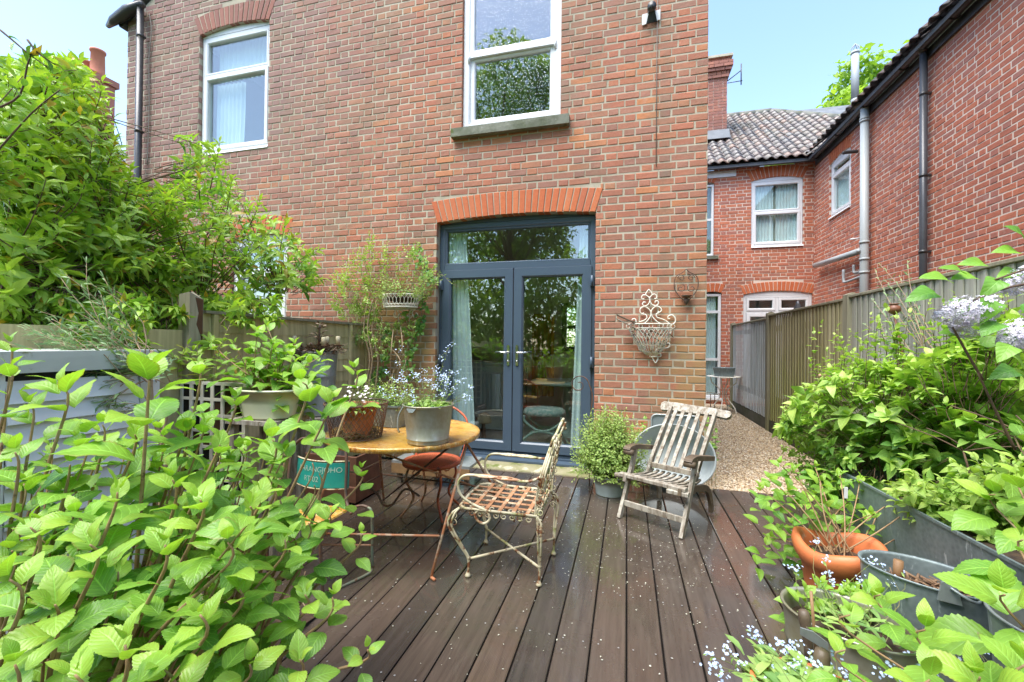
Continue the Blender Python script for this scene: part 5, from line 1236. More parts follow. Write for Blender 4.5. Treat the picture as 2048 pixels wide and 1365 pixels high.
bm_ = MB(); bm_.lathe([(0, cbz + .03), (.17, cbz + .09), (.19, cbz + .12), (0, cbz + .10)], (cbx, cby, 0), 20, 1, .55); bm_.build('soil', MAT['soil'], wk)
# small iron scroll trellis low on the wall
tr = thing('iron_trellis', (-3.05, WY - .1, .7), 'small white iron scroll trellis standing in the climber', 'trellis')
mb = MB(); tx, ty = -3.06, WY - .14
for dx in (-.06, .06): mb.tube([(tx + dx, ty, -.03), (tx + dx, ty, 1.02)], .0045, 5, rnd=.5)
for s in (1, -1):
    mb.tube(smooth_pts([(tx - .06, ty, .55), (tx - .06 + s * .03, ty, .72), (tx - .06 + s * .09, ty, .76), (tx - .06 + s * .13, ty, .71), (tx - .06 + s * .10, ty, .68)], 5), .0045, 5, rnd=.5); mb.tube([(tx + s * .03 + p, ty, .96 + q) for p, q in spiral(0, 0, .045, .01, 0, 7, 20)], .004, 5, rnd=.5)
mb.build('scrolls', MAT['basket_white'], tr)
# shepherd's crook by the door
sh = thing('spiral_plant_stake', (-.33, 4.05, 0), 'thin rusty iron stake curling into a spiral in front of the right door', 'plant stake')
hc = at(1158, 770, 4.05); pts = [(hc.x - p, 4.05, hc.z + q) for p, q in spiral(0, 0, .02, .095, 0 + 1.2, 6.28 + 3.1, 34)]
end = Vector(pts[-1]); pts += [tuple(p) for p in smooth_pts([end, end + Vector((.03, 0, -.12)), Vector((-.33, 4.05, .5)), Vector((-.325, 4.05, 0))], 6)[1:]]
MB().tube(pts, .005, 6, rnd=.5).build('rod', MAT['dark_iron'], sh)
# ============================================================ BATH, TRAY behind the steamer chair
bt = thing('enamel_bath', (.45, 4.08, 0), 'pale enamelled oval tin bath leaning on its side against the wall', 'bath')
mb = MB(Matrix.Translation((.43, 4.14, .30)) @ Matrix.Rotation(R(-18), 4, 'Z') @ Matrix.Rotation(R(76), 4, 'X'))
mb.lathe([(0, .0), (.24, .004), (.29, .02), (.33, .10), (.345, .20), (.36, .205), (.362, .195), (.345, .18), (.33, .09)], (0, 0, -.10), 48, 1, .78); mb.build('bath', MAT['galv_bath'], bt)
ty_ = thing('grey_tray', (.48, 4.3, 0), 'grey plastic tray with rounded corners upright behind the tin bath', 'tray')
mb = MB(); q = []
for cx2, cz2, a0 in ((.62, .585, 0), (.29, .585, 90), (.29, .05, 180), (.62, .05, 270)):
    for i in range(6): a = R(a0 + 90 * i / 5); q.append((cx2 + .05 * math.cos(a), 4.36 + .06 * (1 - cz2), cz2 + .05 * math.sin(a)))
mb.prism(q, (0, .03, 0), .5); mb.build('base', m_simple('tray_grey', (0.22, 0.26, 0.26), (0.18, 0.21, 0.21), 4, .5), ty_)
mb = MB(); mb.tube([(x, y - .004, z) for x, y, z in q], .009, 6, closed=True, rnd=.5); mb.build('rim', MAT['galv'], ty_)
# ============================================================ FAR METAL TABLE with pots
ft = thing('scroll_leg_table', (2.0, 9.5, 0), 'thin white iron table with curved legs at the end of the path', 'table')
fx, fy, fz = 1.86, 9.25, .72
mb = MB(); mb.lathe([(0, fz), (.30, fz), (.31, fz - .012), (0, fz - .012)], (fx, fy, 0), 30); mb.build('table_top', MAT['basket_white'], ft)
for a in (200, 250, 320, 60):
    ca, sa = math.cos(R(a)), math.sin(R(a)); MB().tube(smooth_pts([(fx + ca * .26, fy + sa * .26, fz - .01), (fx + ca * .24, fy + sa * .24, .60), (fx + ca * .08, fy + sa * .08, .46), (fx + ca * .08, fy + sa * .08, .30), (fx + ca * .22, fy + sa * .22, .12), (fx + ca * .26, fy + sa * .26, 0)], 6), .010, 6, rnd=.5).build('leg', MAT['basket_white'], ft)
MB().tube([(fx + .09 * math.cos(a), fy + .09 * math.sin(a), .36) for a in [i * .52 for i in range(12)]], .007, 6, closed=True, rnd=.5).build('ring', MAT['rust_leg'], ft)
bucket('oval_zinc_tub', (1.86, 9.2, fz), .17, .20, .17, 'galv_dark', 'dull oval metal tub on the thin white table at the path end', 'tub', n=28)
lo = thing('low_iron_stool', (1.50, 9.3, 0), 'low rusty iron stand with thin straight legs before the tall window', 'stand')
mb = MB(); mb.tube([(1.40, 9.2, .36), (1.75, 9.2, .36), (1.75, 9.5, .36), (1.40, 9.5, .36)], .010, 5, closed=True, rnd=.5); mb.build('top', MAT['basket_white'], lo)
for x, y in ((1.40, 9.2), (1.62, 9.2), (1.75, 9.5), (1.40, 9.5)): MB().tube([(x, y, .36), (x, y, -.01)], .008, 5, rnd=.5).build('leg', MAT['dark_iron'], lo)
# ============================================================ LEFT-HAND CLUTTER
cp = bucket('cream_oval_planter', (-2.17, 2.20, .83), .15, .20, .175, 'cream_glaze', 'cream glazed oval planter with a leafy young shrub beside the tile-framed panel', 'pot', sx=1.1, sy=.75, rim=.012)
st_ = thing('plant_stand', (-2.17, 2.2, 0), 'plain weathered wooden stand under the cream planter', 'stand')
for x in (-2.33, -2.03):
    for y in (2.1, 2.32): MB().box(x - .018, x + .018, y - .018, y + .018, 0, .80, .5).build('leg', MAT['teak'], st_)
MB().box(-2.36, -2.0, 2.06, 2.36, .80, .825, .5).build('top', MAT['teak'], st_)
gf = thing('grid_window_frame', (-2.7, 2.26, 0), 'old white-painted grid frame with dark panes, flaking, behind the hydrangea', 'frame')
gx0, gx1, gz0, gz1, gy_ = -2.96, -2.42, .16, 1.015, 2.26
cols, rows = 6, 8; mb = MB()
for i in range(cols + 1):
    x = gx0 + (gx1 - gx0) * i / cols; MB().box(x - .013, x + .013, gy_ - .012, gy_ + .012, gz0, gz1, .5, j=.002).build('glazing_bar', MAT['basket_white'], gf)
for k in range(rows + 1):
    z = gz0 + (gz1 - gz0) * k / rows; MB().box(gx0, gx1, gy_ - .0105, gy_ + .0105, z - .010, z + .010, .5, j=.001).build('glazing_bar', MAT['basket_white'], gf)
dk1, dk2 = m_simple('dark_glass_tile', (0.010, 0.013, 0.012), (0.02, 0.017, 0.014), 3, .6, spec=.08), m_simple('brown_glass_tile', (0.09, 0.05, 0.025), (0.05, 0.03, 0.02), 6, .6, spec=.1)
for i in range(cols):
    for k in range(rows):
        x = gx0 + (gx1 - gx0) * i / cols; z = gz0 + (gz1 - gz0) * k / rows; MB().box(x + .013, x + (gx1 - gx0) / cols - .013, gy_ - .004, gy_ + .004, z + .01, z + (gz1 - gz0) / rows - .01, .5).build('pane', random.choice((dk1, dk1, dk2)), gf)
tk_ = bucket('tall_zinc_bucket', (-2.80, 3.42, .62), .125, .16, .59, 'galv', 'tall pale zinc bucket carrying the rusty candelabra', 'bucket', ribs=(.62,), soil_=.9)
bs = thing('brick_plinth', (-2.8, 3.42, 0), 'rough timber block under the tall zinc bucket', 'block'); MB().box(-2.98, -2.62, 3.25, 3.6, -.03, .615, .5, j=.004).build('block', MAT['teak'], bs)
cd = thing('candelabra', (-2.8, 3.42, 1.2), 'rusty leafy metal candelabra with cream candle stubs on the zinc bucket', 'candelabra')
MAT['candle'] = m_simple('candle_wax', (0.62, 0.56, 0.38), (0.54, 0.46, 0.28), 9, .5)
mb = MB(); mb.tube(smooth_pts([(-2.8, 3.42, 1.16), (-2.81, 3.42, 1.30), (-2.8, 3.42, 1.47)], 4), .010, 6, rnd=.5)
lm = MB()
def leaflet(mb, p, d, L, w):
    p, d = Vector(p), Vector(d).normalized(); s = d.cross(Vector((random.uniform(-.3, .3), random.uniform(-.3, .3), 1))).normalized(); u = s.cross(d)
    mb.add([p, p + d * L * .5 + s * w, p + d * L + u * .004, p + d * L * .5 - s * w, p + d * L * .5 + u * w * .3], [(0, 1, 4), (1, 2, 4), (2, 3, 4), (3, 0, 4)])
cds = [(-3.13, 3.36, 1.29), (-2.96, 3.28, 1.31), (-2.66, 3.30, 1.30), (-2.60, 3.42, 1.31), (-2.86, 3.60, 1.31)]
for x, y, z in cds:
    mb.tube(smooth_pts([(-2.8, 3.42, 1.22), ((x - 2.8) / 2, (y + 3.42) / 2, 1.20), (x, y, z - .05)], 5), .0045, 5, rnd=.5)
    c = MB(); c.lathe([(.0, z - .03), (.019, z - .03), (.02, z + .045), (.012, z + .05), (0, z + .045)], (x, y, 0), 12); c.build('candle', MAT['candle'], cd)
    mb.lathe([(0, z - .045), (.045, z - .04), (.055, z - .03), (0, z - .034)], (x, y, 0), 12)
for k in range(6): mb.tube(smooth_pts([(-2.8, 3.42, 1.3), (-2.8 + .05 * math.cos(k), 3.42 + .05 * math.sin(k), 1.36), (-2.8 + .14 * math.cos(k), 3.42 + .12 * math.sin(k), 1.36 + .04 * math.sin(k * 3))], 4), .003, 4, rnd=.5)
mb.build('branches', MAT['dark_iron'], cd)
for i in range(520):
    a = random.uniform(0, 6.28); r = random.uniform(.02, .24) if i > 60 else random.uniform(0, .05); z = random.uniform(1.19, 1.27) if i > 60 else random.uniform(1.25, 1.48)
    leaflet(lm, (-2.8 + r * math.cos(a), 3.42 + r * .8 * math.sin(a), z), (math.cos(a), math.sin(a), random.uniform(-.4, .8)), random.uniform(.03, .06), random.uniform(.010, .018))
lm.build('leaves', m_simple('rusty_tin_leaf', (0.10, 0.065, 0.05), (0.42, 0.30, 0.20), 30, .5), cd, kind='stuff', fix=False)
# white louvred screen on the far left
ls = thing('louvred_screen', (-2.35, 1.3, 0), 'white slatted storage box side behind the hydrangea, far left', 'screen')
MAT['louvre'] = m_simple('white_grey_plastic', (0.74, 0.78, 0.80), (0.68, 0.72, 0.74), 3, .45)
MAT['louvre_grey'] = m_simple('grey_lid', (0.56, 0.60, 0.57), (0.48, 0.52, 0.48), 3, .5, spots=[((0.22, 0.23, 0.10), 6, .6)])
LXX = -2.35
for y in (.45, 1.05, 1.62): MB().box(LXX - .05, LXX + .012, y - .045, y + .045, -.03, 1.16, .5).build('upright', MAT['louvre'], ls)
for (ya, yb) in ((.50, 1.0), (1.10, 1.57)):
    for k in range(13):
        z = .06 + k * .082
        m = MB(); m.add([(LXX - .012, ya, z + .088), (LXX - .004, ya, z + .088), (LXX + .022, ya, z), (LXX + .014, ya, z - .004), (LXX - .012, yb, z + .088), (LXX - .004, yb, z + .088), (LXX + .022, yb, z), (LXX + .014, yb, z - .004)], [(0, 1, 2, 3), (7, 6, 5, 4), (0, 4, 5, 1), (1, 5, 6, 2), (2, 6, 7, 3), (3, 7, 4, 0)], .5); m.build('slat', MAT['louvre'], ls)
MB().box(LXX - .7, LXX + .03, .38, 1.69, 1.165, 1.25, .5, j=.003).build('lid', MAT['louvre_grey'], ls)
MB().box(LXX - .68, LXX - .06, .42, 1.64, -.03, 1.16, .5).build('body', m_simple('box_inside', (0.06, 0.065, 0.07), None, 4, .8), ls)
# brown wooden crate under the table, galvanised bowl on a small shelf
cr = thing('wooden_crate', (-2.0, 3.0, 0), 'reddish brown wooden crate behind the green stencilled chair', 'crate')
for k in range(3):
    z = .02 + k * .125; MB().box(-2.62, -2.08, 2.98, 3.0, z, z + .11, random.random(), j=.002).build('plank', MAT['crate_wood'] if 'crate_wood' in MAT else MAT.setdefault('crate_wood', m_simple('red_brown_wood', (0.20, 0.085, 0.05), (0.13, 0.06, 0.035), 9, .7, bump=.3)), cr)
    MB().box(-2.10, -2.08, 3.0, 3.35, z, z + .11, random.random(), j=.002).build('plank', MAT['crate_wood'], cr)
MB().box(-2.62, -2.10, 3.0, 3.35, .02, .04, .5).build('base', MAT['crate_wood'], cr)
lw = thing('low_shelf', (-1.70, 3.75, 0), 'low timber shelf beneath the galvanised bowl by the wall', 'shelf')
MB().box(-2.1, -1.33, 3.55, 3.9, .19, .215, .5).build('shelf_top', MAT['galv'], lw); MB().box(-2.1, -1.33, 3.548, 3.57, .10, .19, .5).build('apron', m_simple('corrugated_board', (0.32, 0.19, 0.08), (0.22, 0.13, 0.06), 20, .7), lw)
for x in (-2.05, -1.38): MB().box(x - .02, x + .02, 3.6, 3.64, 0, .10, .5).build('leg', MAT['teak'], lw)
bucket('zinc_bowl', (-1.72, 3.72, .215), .20, .25, .16, 'galv_warm', 'shallow galvanised bowl on the low shelf under the table', 'bowl', ribs=())
# ============================================================ PALE BLUE POT
bp = bucket('pale_blue_pot', (-.13, 3.86, 0), .12, .15, .17, 'blue_pot', 'pale blue pot with bushy small-leaved plant beside the step', 'pot', rim=.012)
# ============================================================ RIGHT-HAND POTS
tc1 = thing('terracotta_pot', (.985, 2.42, 0), 'large orange terracotta pot with a wavy rolled rim holding a young hydrangea', 'pot')
mb = MB()
def wavy(x, y, z, a):
    k = max((z - .25) / .12, 0); s = 1 + .05 * k * math.sin(3 * a + .6); return (x * s, y * s, z + .018 * k * math.sin(3 * a))
mb.lathe([(0, .0), (.11, .0), (.125, .02), (.145, .16), (.158, .255), (.165, .26), (.188, .295), (.195, .33), (.185, .36), (.165, .362), (.15, .34), (.14, .27), (.135, .22)], (1.0, 2.40, 0), 48, warp=wavy); mb.build('pot', MAT['terracotta'], tc1)
mb = MB(); mb.lathe([(0, .295), (.138, .285)], (1.0, 2.40, 0), 30, warp=lambda x, y, z, a: (x, y, z + random.uniform(-.008, .01))); mb.build('soil', MAT['soil'], tc1)
def zp(name, c, r0, r1, h, sx, sy, rot, mat, label, **k): return bucket(name, c, r0, r1, h, mat, label, 'tub', sx=sx, sy=sy, rot=R(rot), n=56, **k)
ov = zp('oval_zinc_tub', (1.14, 2.03, -.04), .15, .17, .47, 1.22, .80, -30, 'galv_dark', 'tall oval grey zinc tub with bare woody stumps, between terracotta pot and bucket', soil_=.84)
p0 = Vector((1.10, 1.90, .47)); mb = MB(); mb.prism([(1.085, 1.885, .40), (1.145, 1.862, .40), (1.135, 1.868, .465), (1.115, 1.876, .475), (1.095, 1.882, .465)], (.004, .008, 0), .5); mb.build('lug', MAT['galv'], ov)
MB().tube(smooth_pts([(1.115, 1.87, .455), (1.15, 1.84, .435), (1.19, 1.86, .42), (1.22, 1.90, .43)], 6), .0055, 6, rnd=.5).build('handle', MAT['galv'], ov)
mb = MB()
for i in range(60):
    x, y = 1.14 + random.uniform(-.12, .12), 2.03 + random.uniform(-.08, .08); a = random.uniform(0, 6.28); L = random.uniform(.02, .08)
    mb.tube([(x, y, .365), (x + L * math.cos(a), y + L * math.sin(a), .365 + random.uniform(.0, .03))], random.uniform(.002, .006), 5, rnd=random.random())
mb.build('wood_chips', m_simple('bark_chip', (0.16, 0.08, 0.04), (0.30, 0.19, 0.11), 30, .8), ov, kind='stuff')
MB().tube([(1.06, 2.07, .35), (1.062, 2.065, .45)], .016, 10, rnd=.5).build('cut_stump', m_simple('cut_cane', (0.22, 0.11, 0.05), (0.3, 0.17, 0.08), 9, .6), ov)
t3 = zp('round_zinc_bucket', (.725, 1.68, -.03), .135, .170, .43, 1.12, .84, -32, 'galv_warm', 'wide galvanised tub with fuchsia leaves and garden tool handles, front right', soil_=.86, ribs=(.72,))
hx_ = at(1608, 1215, 1.50)
MB().prism([tuple(at(1600, 1254, 1.512)), tuple(at(1625, 1262, 1.512)), tuple(at(1655, 1285, 1.512)), tuple(at(1655, 1302, 1.512)), tuple(at(1628, 1285, 1.512)), tuple(at(1600, 1268, 1.512))], (0, -.006, 0), .5).build('lug', MAT['galv'], t3)
tool = thing('hand_fork', (.60, 1.52, .4), 'dark wooden garden tool handle standing in the front galvanised tub', 'tool')
a, b = at(1607, 1222, 1.56), at(1622, 1330, 1.54); mb = MB(); mb.tube([a + Vector((0, 0, .004)), a, a.lerp(b, .12), a.lerp(b, .3), a.lerp(b, .7), b], [.004, .014, .018, .015, .013, .016], 12, rnd=.5); mb.build('handle', MAT['teak_dark'], tool)
MB().tube([b, b + (b - a) * .4], .006, 6, rnd=.5).build('shank', MAT['dark_iron'], tool)
tool2 = thing('hand_trowel', (.64, 1.4, .3), 'second dark wooden tool handle lower, beside the hand fork', 'tool')
a, b = at(1645, 1300, 1.40), at(1636, 1395, 1.38); mb = MB(); mb.tube([a + Vector((0, 0, .004)), a, a.lerp(b, .15), a.lerp(b, .5), b], [.005, .016, .021, .019, .014], 12, rnd=.5); mb.build('handle', MAT['teak_dark'], tool2)
MB().tube([b, b + (b - a) * .35], .006, 6, rnd=.5).build('shank', MAT['dark_iron'], tool2)
cn = thing('bamboo_cane', (.63, 1.57, .4), 'short brown cane upright beside the tool handle', 'cane'); MB().tube([at(1622, 1183, 1.60), at(1634, 1330, 1.60)], .0048, 7, rnd=.5).build('cane', m_simple('brown_cane', (0.26, 0.15, 0.07), (0.34, 0.2, 0.1), 12, .5), cn)
bk2 = zp('small_zinc_bucket', (1.205, 1.56, 0), .12, .160, .53, 1.0, 1.0, 0, 'galv', 'blue-grey zinc bucket cut by the right edge of the view', soil_=.82)
MB().tube([(1.03 + .015 * math.cos(a), 1.435, .43 + .015 * math.sin(a)) for a in [i * .52 for i in range(12)]], .004, 5, closed=True, rnd=.5).build('ring', MAT['galv'], bk2)
bp2 = bucket('small_clay_pot', (.475, 1.30, 0), .10, .118, .385, 'terracotta', 'terracotta pot of forget-me-nots at the bottom edge of the view', 'pot', rim=.014, sx=1.1)
# big rectangular zinc cistern planter against the fence
big = trough('zinc_water_tank', 'big rectangular dark zinc tank planter full of shrubs along the fence', (1.68, 1.55, 0), (1.60, 3.05, 0), .62, -.03, .56, 'galv_dark', .50, flare=.03)
lb = thing('plant_label', (1.22, 3.0, .7), 'small pale plastic plant tag hanging in the potted hydrangea', 'tag'); c0 = at(1692, 985, 2.45); MB().box(c0.x - .008, c0.x + .008, c0.y, c0.y + .002, c0.z - .03, c0.z + .025, .5).build('tag', MAT['upvc'], lb)
# poppy-head stake
ps = thing('poppy_head_stake', (1.75, 3.3, 0), 'rusty metal poppy seed-head on a rod in front of the right fence', 'garden stake')
c0 = at(1788, 619, 3.25); mb = MB(); mb.lathe([(0, -.032), (.015, -.03), (.034, -.012), (.036, .004), (.028, .020), (.016, .026), (.024, .030), (.026, .036), (0, .034)], c0, 18); mb.build('seed_head', MAT['copper'] if 'copper' in MAT else MAT.setdefault('copper', m_simple('rusted_steel', (0.24, 0.09, 0.04), (0.16, 0.06, 0.03), 12, .5)), ps)
MB().tube([c0 + Vector((0, 0, -.03)), at(1806, 715, 3.25), (c0.x + .13, c0.y, .4)], .0058, 7, rnd=.5).build('rod', MAT['copper'], ps)
# ============================================================ INDOORS
it = thing('indoor_round_table', (-.75, 5.9, 0), 'pale green round table inside behind the right-hand door', 'table')
pg = m_simple('sage_green_paint', (0.36, 0.46, 0.40), (0.32, 0.42, 0.36), 4, .5)
mb = MB(); mb.lathe([(0, .80), (.50, .80), (.51, .79), (.50, .765), (0, .765)], (-.8, 5.95, 0), 40); mb.build('table_top', pg, it)
mb = MB(); mb.lathe([(.06, .76), (.05, .6), (.08, .45), (.05, .3), (.20, .10), (.22, .05)], (-.8, 5.95, 0), 16); mb.build('pedestal', pg, it)
xs = thing('x_frame_stool', (-.95, 5.2, 0), 'sage green curved cross-frame stool with patterned seat inside the right door', 'stool')
t = NT('floral_fabric'); MAT['floral'] = t.set(t.mix(t.step(t.noise(22, 3), .48, .54), (0.30, 0.42, 0.38), (0.56, 0.58, 0.52)), .9)
mb = MB(); mb.lathe([(0, .53), (.22, .52), (.26, .49), (.27, .45), (.25, .43), (0, .43)], (-.98, 5.25, 0), 28, 1, .7); mb.build('seat', MAT['floral'], xs)
for y in (5.12, 5.38):
    for s in (1, -1):
        MB().tube(smooth_pts([(-.98 + s * .23, y, .43), (-.98 + s * .22, y, .36), (-.98 + s * .10, y, .27), (-.98, y, .245)], 6), .016, 7, rnd=.5).build('frame_curve', pg, xs); MB().tube(smooth_pts([(-.98, y, .245), (-.98 + s * .12, y, .22), (-.98 + s * .24, y, .13), (-.98 + s * .28, y, .05)], 6), .016, 7, rnd=.5).build('leg', pg, xs)
ch_ = thing('indoor_chair', (-.45, 5.4, 0), 'pale green painted chair inside at the right edge of the glass', 'chair')
MB().box(-.62, -.2, 5.25, 5.65, .46, .50, .5).build('seat', pg, ch_)
for x, y in ((-.60, 5.27), (-.22, 5.27), (-.60, 5.63), (-.22, 5.63)):
    m = MB(); m.lathe([(.018, .46), (.02, .38), (.012, .36), (.02, .33), (.014, .2), (.012, .05)], (x, y, 0), 10); m.build('leg', pg, ch_)
cb_ = thing('indoor_cupboard', (-1.95, 6.2, 0), 'pale low cupboard seen through the left door', 'cupboard')
MB().box(-2.25, -1.75, 6.0, 6.4, .05, 1.0, .5).build('body', MAT['plaster'], cb_); MB().box(-2.27, -1.73, 5.98, 6.42, 1.0, 1.03, .5).build('top', MAT['plaster'], cb_)
for i in range(6): MB().box(-1.70 + i * .05, -1.68 + i * .05, 6.2, 6.22, .25, 1.0, .5).build('spindle', m_simple('dark_spindle', (0.05, 0.04, 0.03), None, 5, .6) if i == 0 else bpy.data.materials['dark_spindle'], cb_)
lp = thing('mushroom_lamp', (-1.80, 5.3, 0), 'small mushroom-shaped wooden lamp on the floor inside the left door', 'lamp')
mb = MB(); mb.lathe([(0, .42), (.05, .41), (.09, .36), (.11, .30), (.10, .285), (.03, .29)], (-1.78, 5.25, 0), 20); mb.build('lamp_shade', m_simple('tan_shade', (0.42, 0.30, 0.18), None, 5, .6), lp); mb = MB(); mb.lathe([(.03, .29), (.022, .24), (.035, .2), (.025, .14), (.045, .06), (.05, .05)], (-1.78, 5.25, 0), 16); mb.build('base', m_simple('turned_wood', (0.16, 0.07, 0.04), None, 5, .4), lp)
oc = thing('amber_curtain', (-1.45, 7.6, 0), 'amber hanging drape at the back of the room', 'curtain'); curtain(oc, Plane((0, 0, 0), (1, 0, 0), (0, -1, 0)), -1.62, -1.22, .4, 1.85, -7.4, m_simple('amber_cloth', (0.75, 0.36, 0.03), (0.6, 0.26, 0.02), 4, .8), folds=6, name='drape')
# ============================================================ FOLIAGE KIT
def leaf_template(w=.6, kind='ovate', st=6, fold=.12, droop=.25, teeth=0, seed=0, cols=2, twist=0.0):
    """unit-length leaf along +Y, normal +Z; returns verts, quads, uvs"""
    r = random.Random(seed); V = []; U = []
    if teeth: st = teeth * 2
    for i in range(st + 1):
        t = i / st
        if kind == 'ovate': hw = w / 2 * (math.sin(math.pi * min(t, 1) ** .78)) ** .85 * (1.0 if t < .97 else .6)
        elif kind == 'heart': hw = w / 2 * min(1, (t * 7) ** .5) * (1 - max(t - .25, 0) / .75) ** .75 * 1.12
        elif kind == 'lance': hw = w / 2 * math.sin(math.pi * t) ** .8
        elif kind == 'obov': hw = w / 2 * (math.sin(math.pi * t ** 1.25)) ** .75
        elif kind == 'ivy': hw = w / 2 * (.55 + .45 * math.cos(t * 2 * math.pi * 1.5 - .6)) * (1 - t ** 3) * 1.2
        if i == 0: hw = .012
        if i == st: hw = .0
        if teeth and 0 < i < st: hw *= 1.0 if i % 2 else .915
        y = t + (0.012 if (teeth and i % 2) else 0); zc = -droop * (t ** 2) * .9 + .05 * math.sin(t * 3)
        wave = .02 * math.sin(t * 9 + seed)
        for k in range(-cols, cols + 1):
            a = k / cols; x = hw * a; z = zc + fold * abs(a) * hw * 2 - .10 * (abs(a) ** 3) * hw + wave * a * abs(a) + twist * t * x
            z += (.012 * math.sin(t * 26 - abs(a) * 4)) * (hw / (w / 2 + .001)) * (.7 if teeth else .3) * (abs(a) if cols > 1 else 0)
            V.append((x, y, z)); U.append((.5 + a * .5, t))
    n = 2 * cols + 1
    F = [(i * n + k, i * n + k + 1, (i + 1) * n + k + 1, (i + 1) * n + k) for i in range(st) for k in range(n - 1)]
    return np.array(V), F, np.array(U)
def add_uv_rnd(me, F, UV, rnds, ages):
    uv = me.uv_layers.new(name='UVMap'); idx = np.array(F).reshape(-1); uv.data.foreach_set('uv', UV[idx].reshape(-1).astype(np.float32))
    me.attributes.new('rnd', 'FLOAT', 'FACE').data.foreach_set('value', rnds); me.attributes.new('age', 'FLOAT', 'FACE').data.foreach_set('value', ages)
    me.polygons.foreach_set('use_smooth', [True] * len(me.polygons))
def quick_mesh(name, V, F):
    F = np.asarray(F, dtype=np.int32); me = bpy.data.meshes.new(name); n = len(V); m, k = F.shape
    me.vertices.add(n); me.vertices.foreach_set('co', np.asarray(V, dtype=np.float32).reshape(-1))
    me.loops.add(m * k); me.loops.foreach_set('vertex_index', F.reshape(-1)); me.polygons.add(m); me.polygons.foreach_set('loop_start', np.arange(0, m * k, k, dtype=np.int32))
    me.update(calc_edges=True); return me
def m_leaf(name, young, mid, old, under=None, blem=0, gloss=.35, trans=.35, veins=.35, vs=9.0, vein_col=None, yellow=None):
    t = NT(name); r = t.rnd(); age = t.n('ShaderNodeAttribute', attribute_name='age').outputs['Fac']
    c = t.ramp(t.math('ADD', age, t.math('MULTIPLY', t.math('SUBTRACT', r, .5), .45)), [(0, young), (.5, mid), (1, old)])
    uv = t.n('ShaderNodeUVMap', uv_map='UVMap').outputs[0]; s = t.n('ShaderNodeSeparateXYZ'); t.l(uv, s.inputs[0]); u, v = s.outputs[0], s.outputs[1]
    au = t.math('ABSOLUTE', t.math('SUBTRACT', u, .5))
    ph = t.math('SUBTRACT', t.math('MULTIPLY', v, vs), t.math('MULTIPLY', au, vs * .62)); tri = t.math('ABSOLUTE', t.math('SUBTRACT', t.math('FRACT', ph), .5))
    side = t.step(tri, .10, .02); midv = t.step(au, .035, .012); vein = t.math('MAXIMUM', t.math('MULTIPLY', side, .6), midv)
    c = t.mix(t.math('MULTIPLY', vein, veins), c, vein_col or tuple(min(x * 1.7 + .04, 1) for x in mid))
    c = t.mix(t.step(t.noise(30, 3), .45, .75), c, t.mix(.25, c, (0.4, 0.5, 0.4), 'MULTIPLY'))
    if blem:
        c = t.mix(t.math('MULTIPLY', t.step(t.noise(22, 5, .7), .66, .70), blem), c, (0.34, 0.17, 0.06))
        c = t.mix(t.math('MULTIPLY', t.math('MULTIPLY', t.step(au, .40, .5), t.step(t.rnd2(5.3), .72, .78)), blem), c, (0.42, 0.30, 0.09))
        c = t.mix(t.math('MULTIPLY', t.step(t.noise(7, 3), .35, .7), .35), c, tuple(x * .55 for x in mid))
    if yellow: c = t.mix(t.math('MULTIPLY', t.step(t.rnd2(13.7), .94, .96), .8), c, yellow)
    b = t.n('ShaderNodeBump', inp={'Height': t.math('ADD', t.math('MULTIPLY', vein, -1.0), tri), 'Strength': .35, 'Distance': .002}); t.l(b.outputs[0], t.b.inputs['Normal'])
    t.set(c, gloss + .08); t.b.inputs['Specular IOR Level'].default_value = .6
    tl = t.n('ShaderNodeBsdfTranslucent'); t.l(t.mix(1.0, c, (.9, 1.0, .4), 'MULTIPLY'), tl.inputs['Color']); mx = t.n('ShaderNodeMixShader'); mx.inputs[0].default_value = trans
    t.l(t.b.outputs[0], mx.inputs[1]); t.l(tl.outputs[0], mx.inputs[2]); t.l(mx.outputs[0], t.out.inputs[0]); return t.m
class Kit:
    def __init__(s, mat, n=3, ages=(.12, .5, .9), **kw):
        s.mat = mat; s.T = [leaf_template(seed=i * 7 + 1, twist=(i - 1) * .25, **{**kw, 'droop': kw.get('droop', .25) * (.5 + .55 * i)}) for i in range(n)]; s.ages = ages; s.cache = {}
    def mesh(s, i, a):
        if (i, a) not in s.cache:
            V, F, U = s.T[i]; me = quick_mesh('leaf', V, F); me.materials.append(s.mat); add_uv_rnd(me, F, U, [random.random()] * len(F), [s.ages[a]] * len(F)); s.cache[i, a] = me
        return s.cache[i, a]
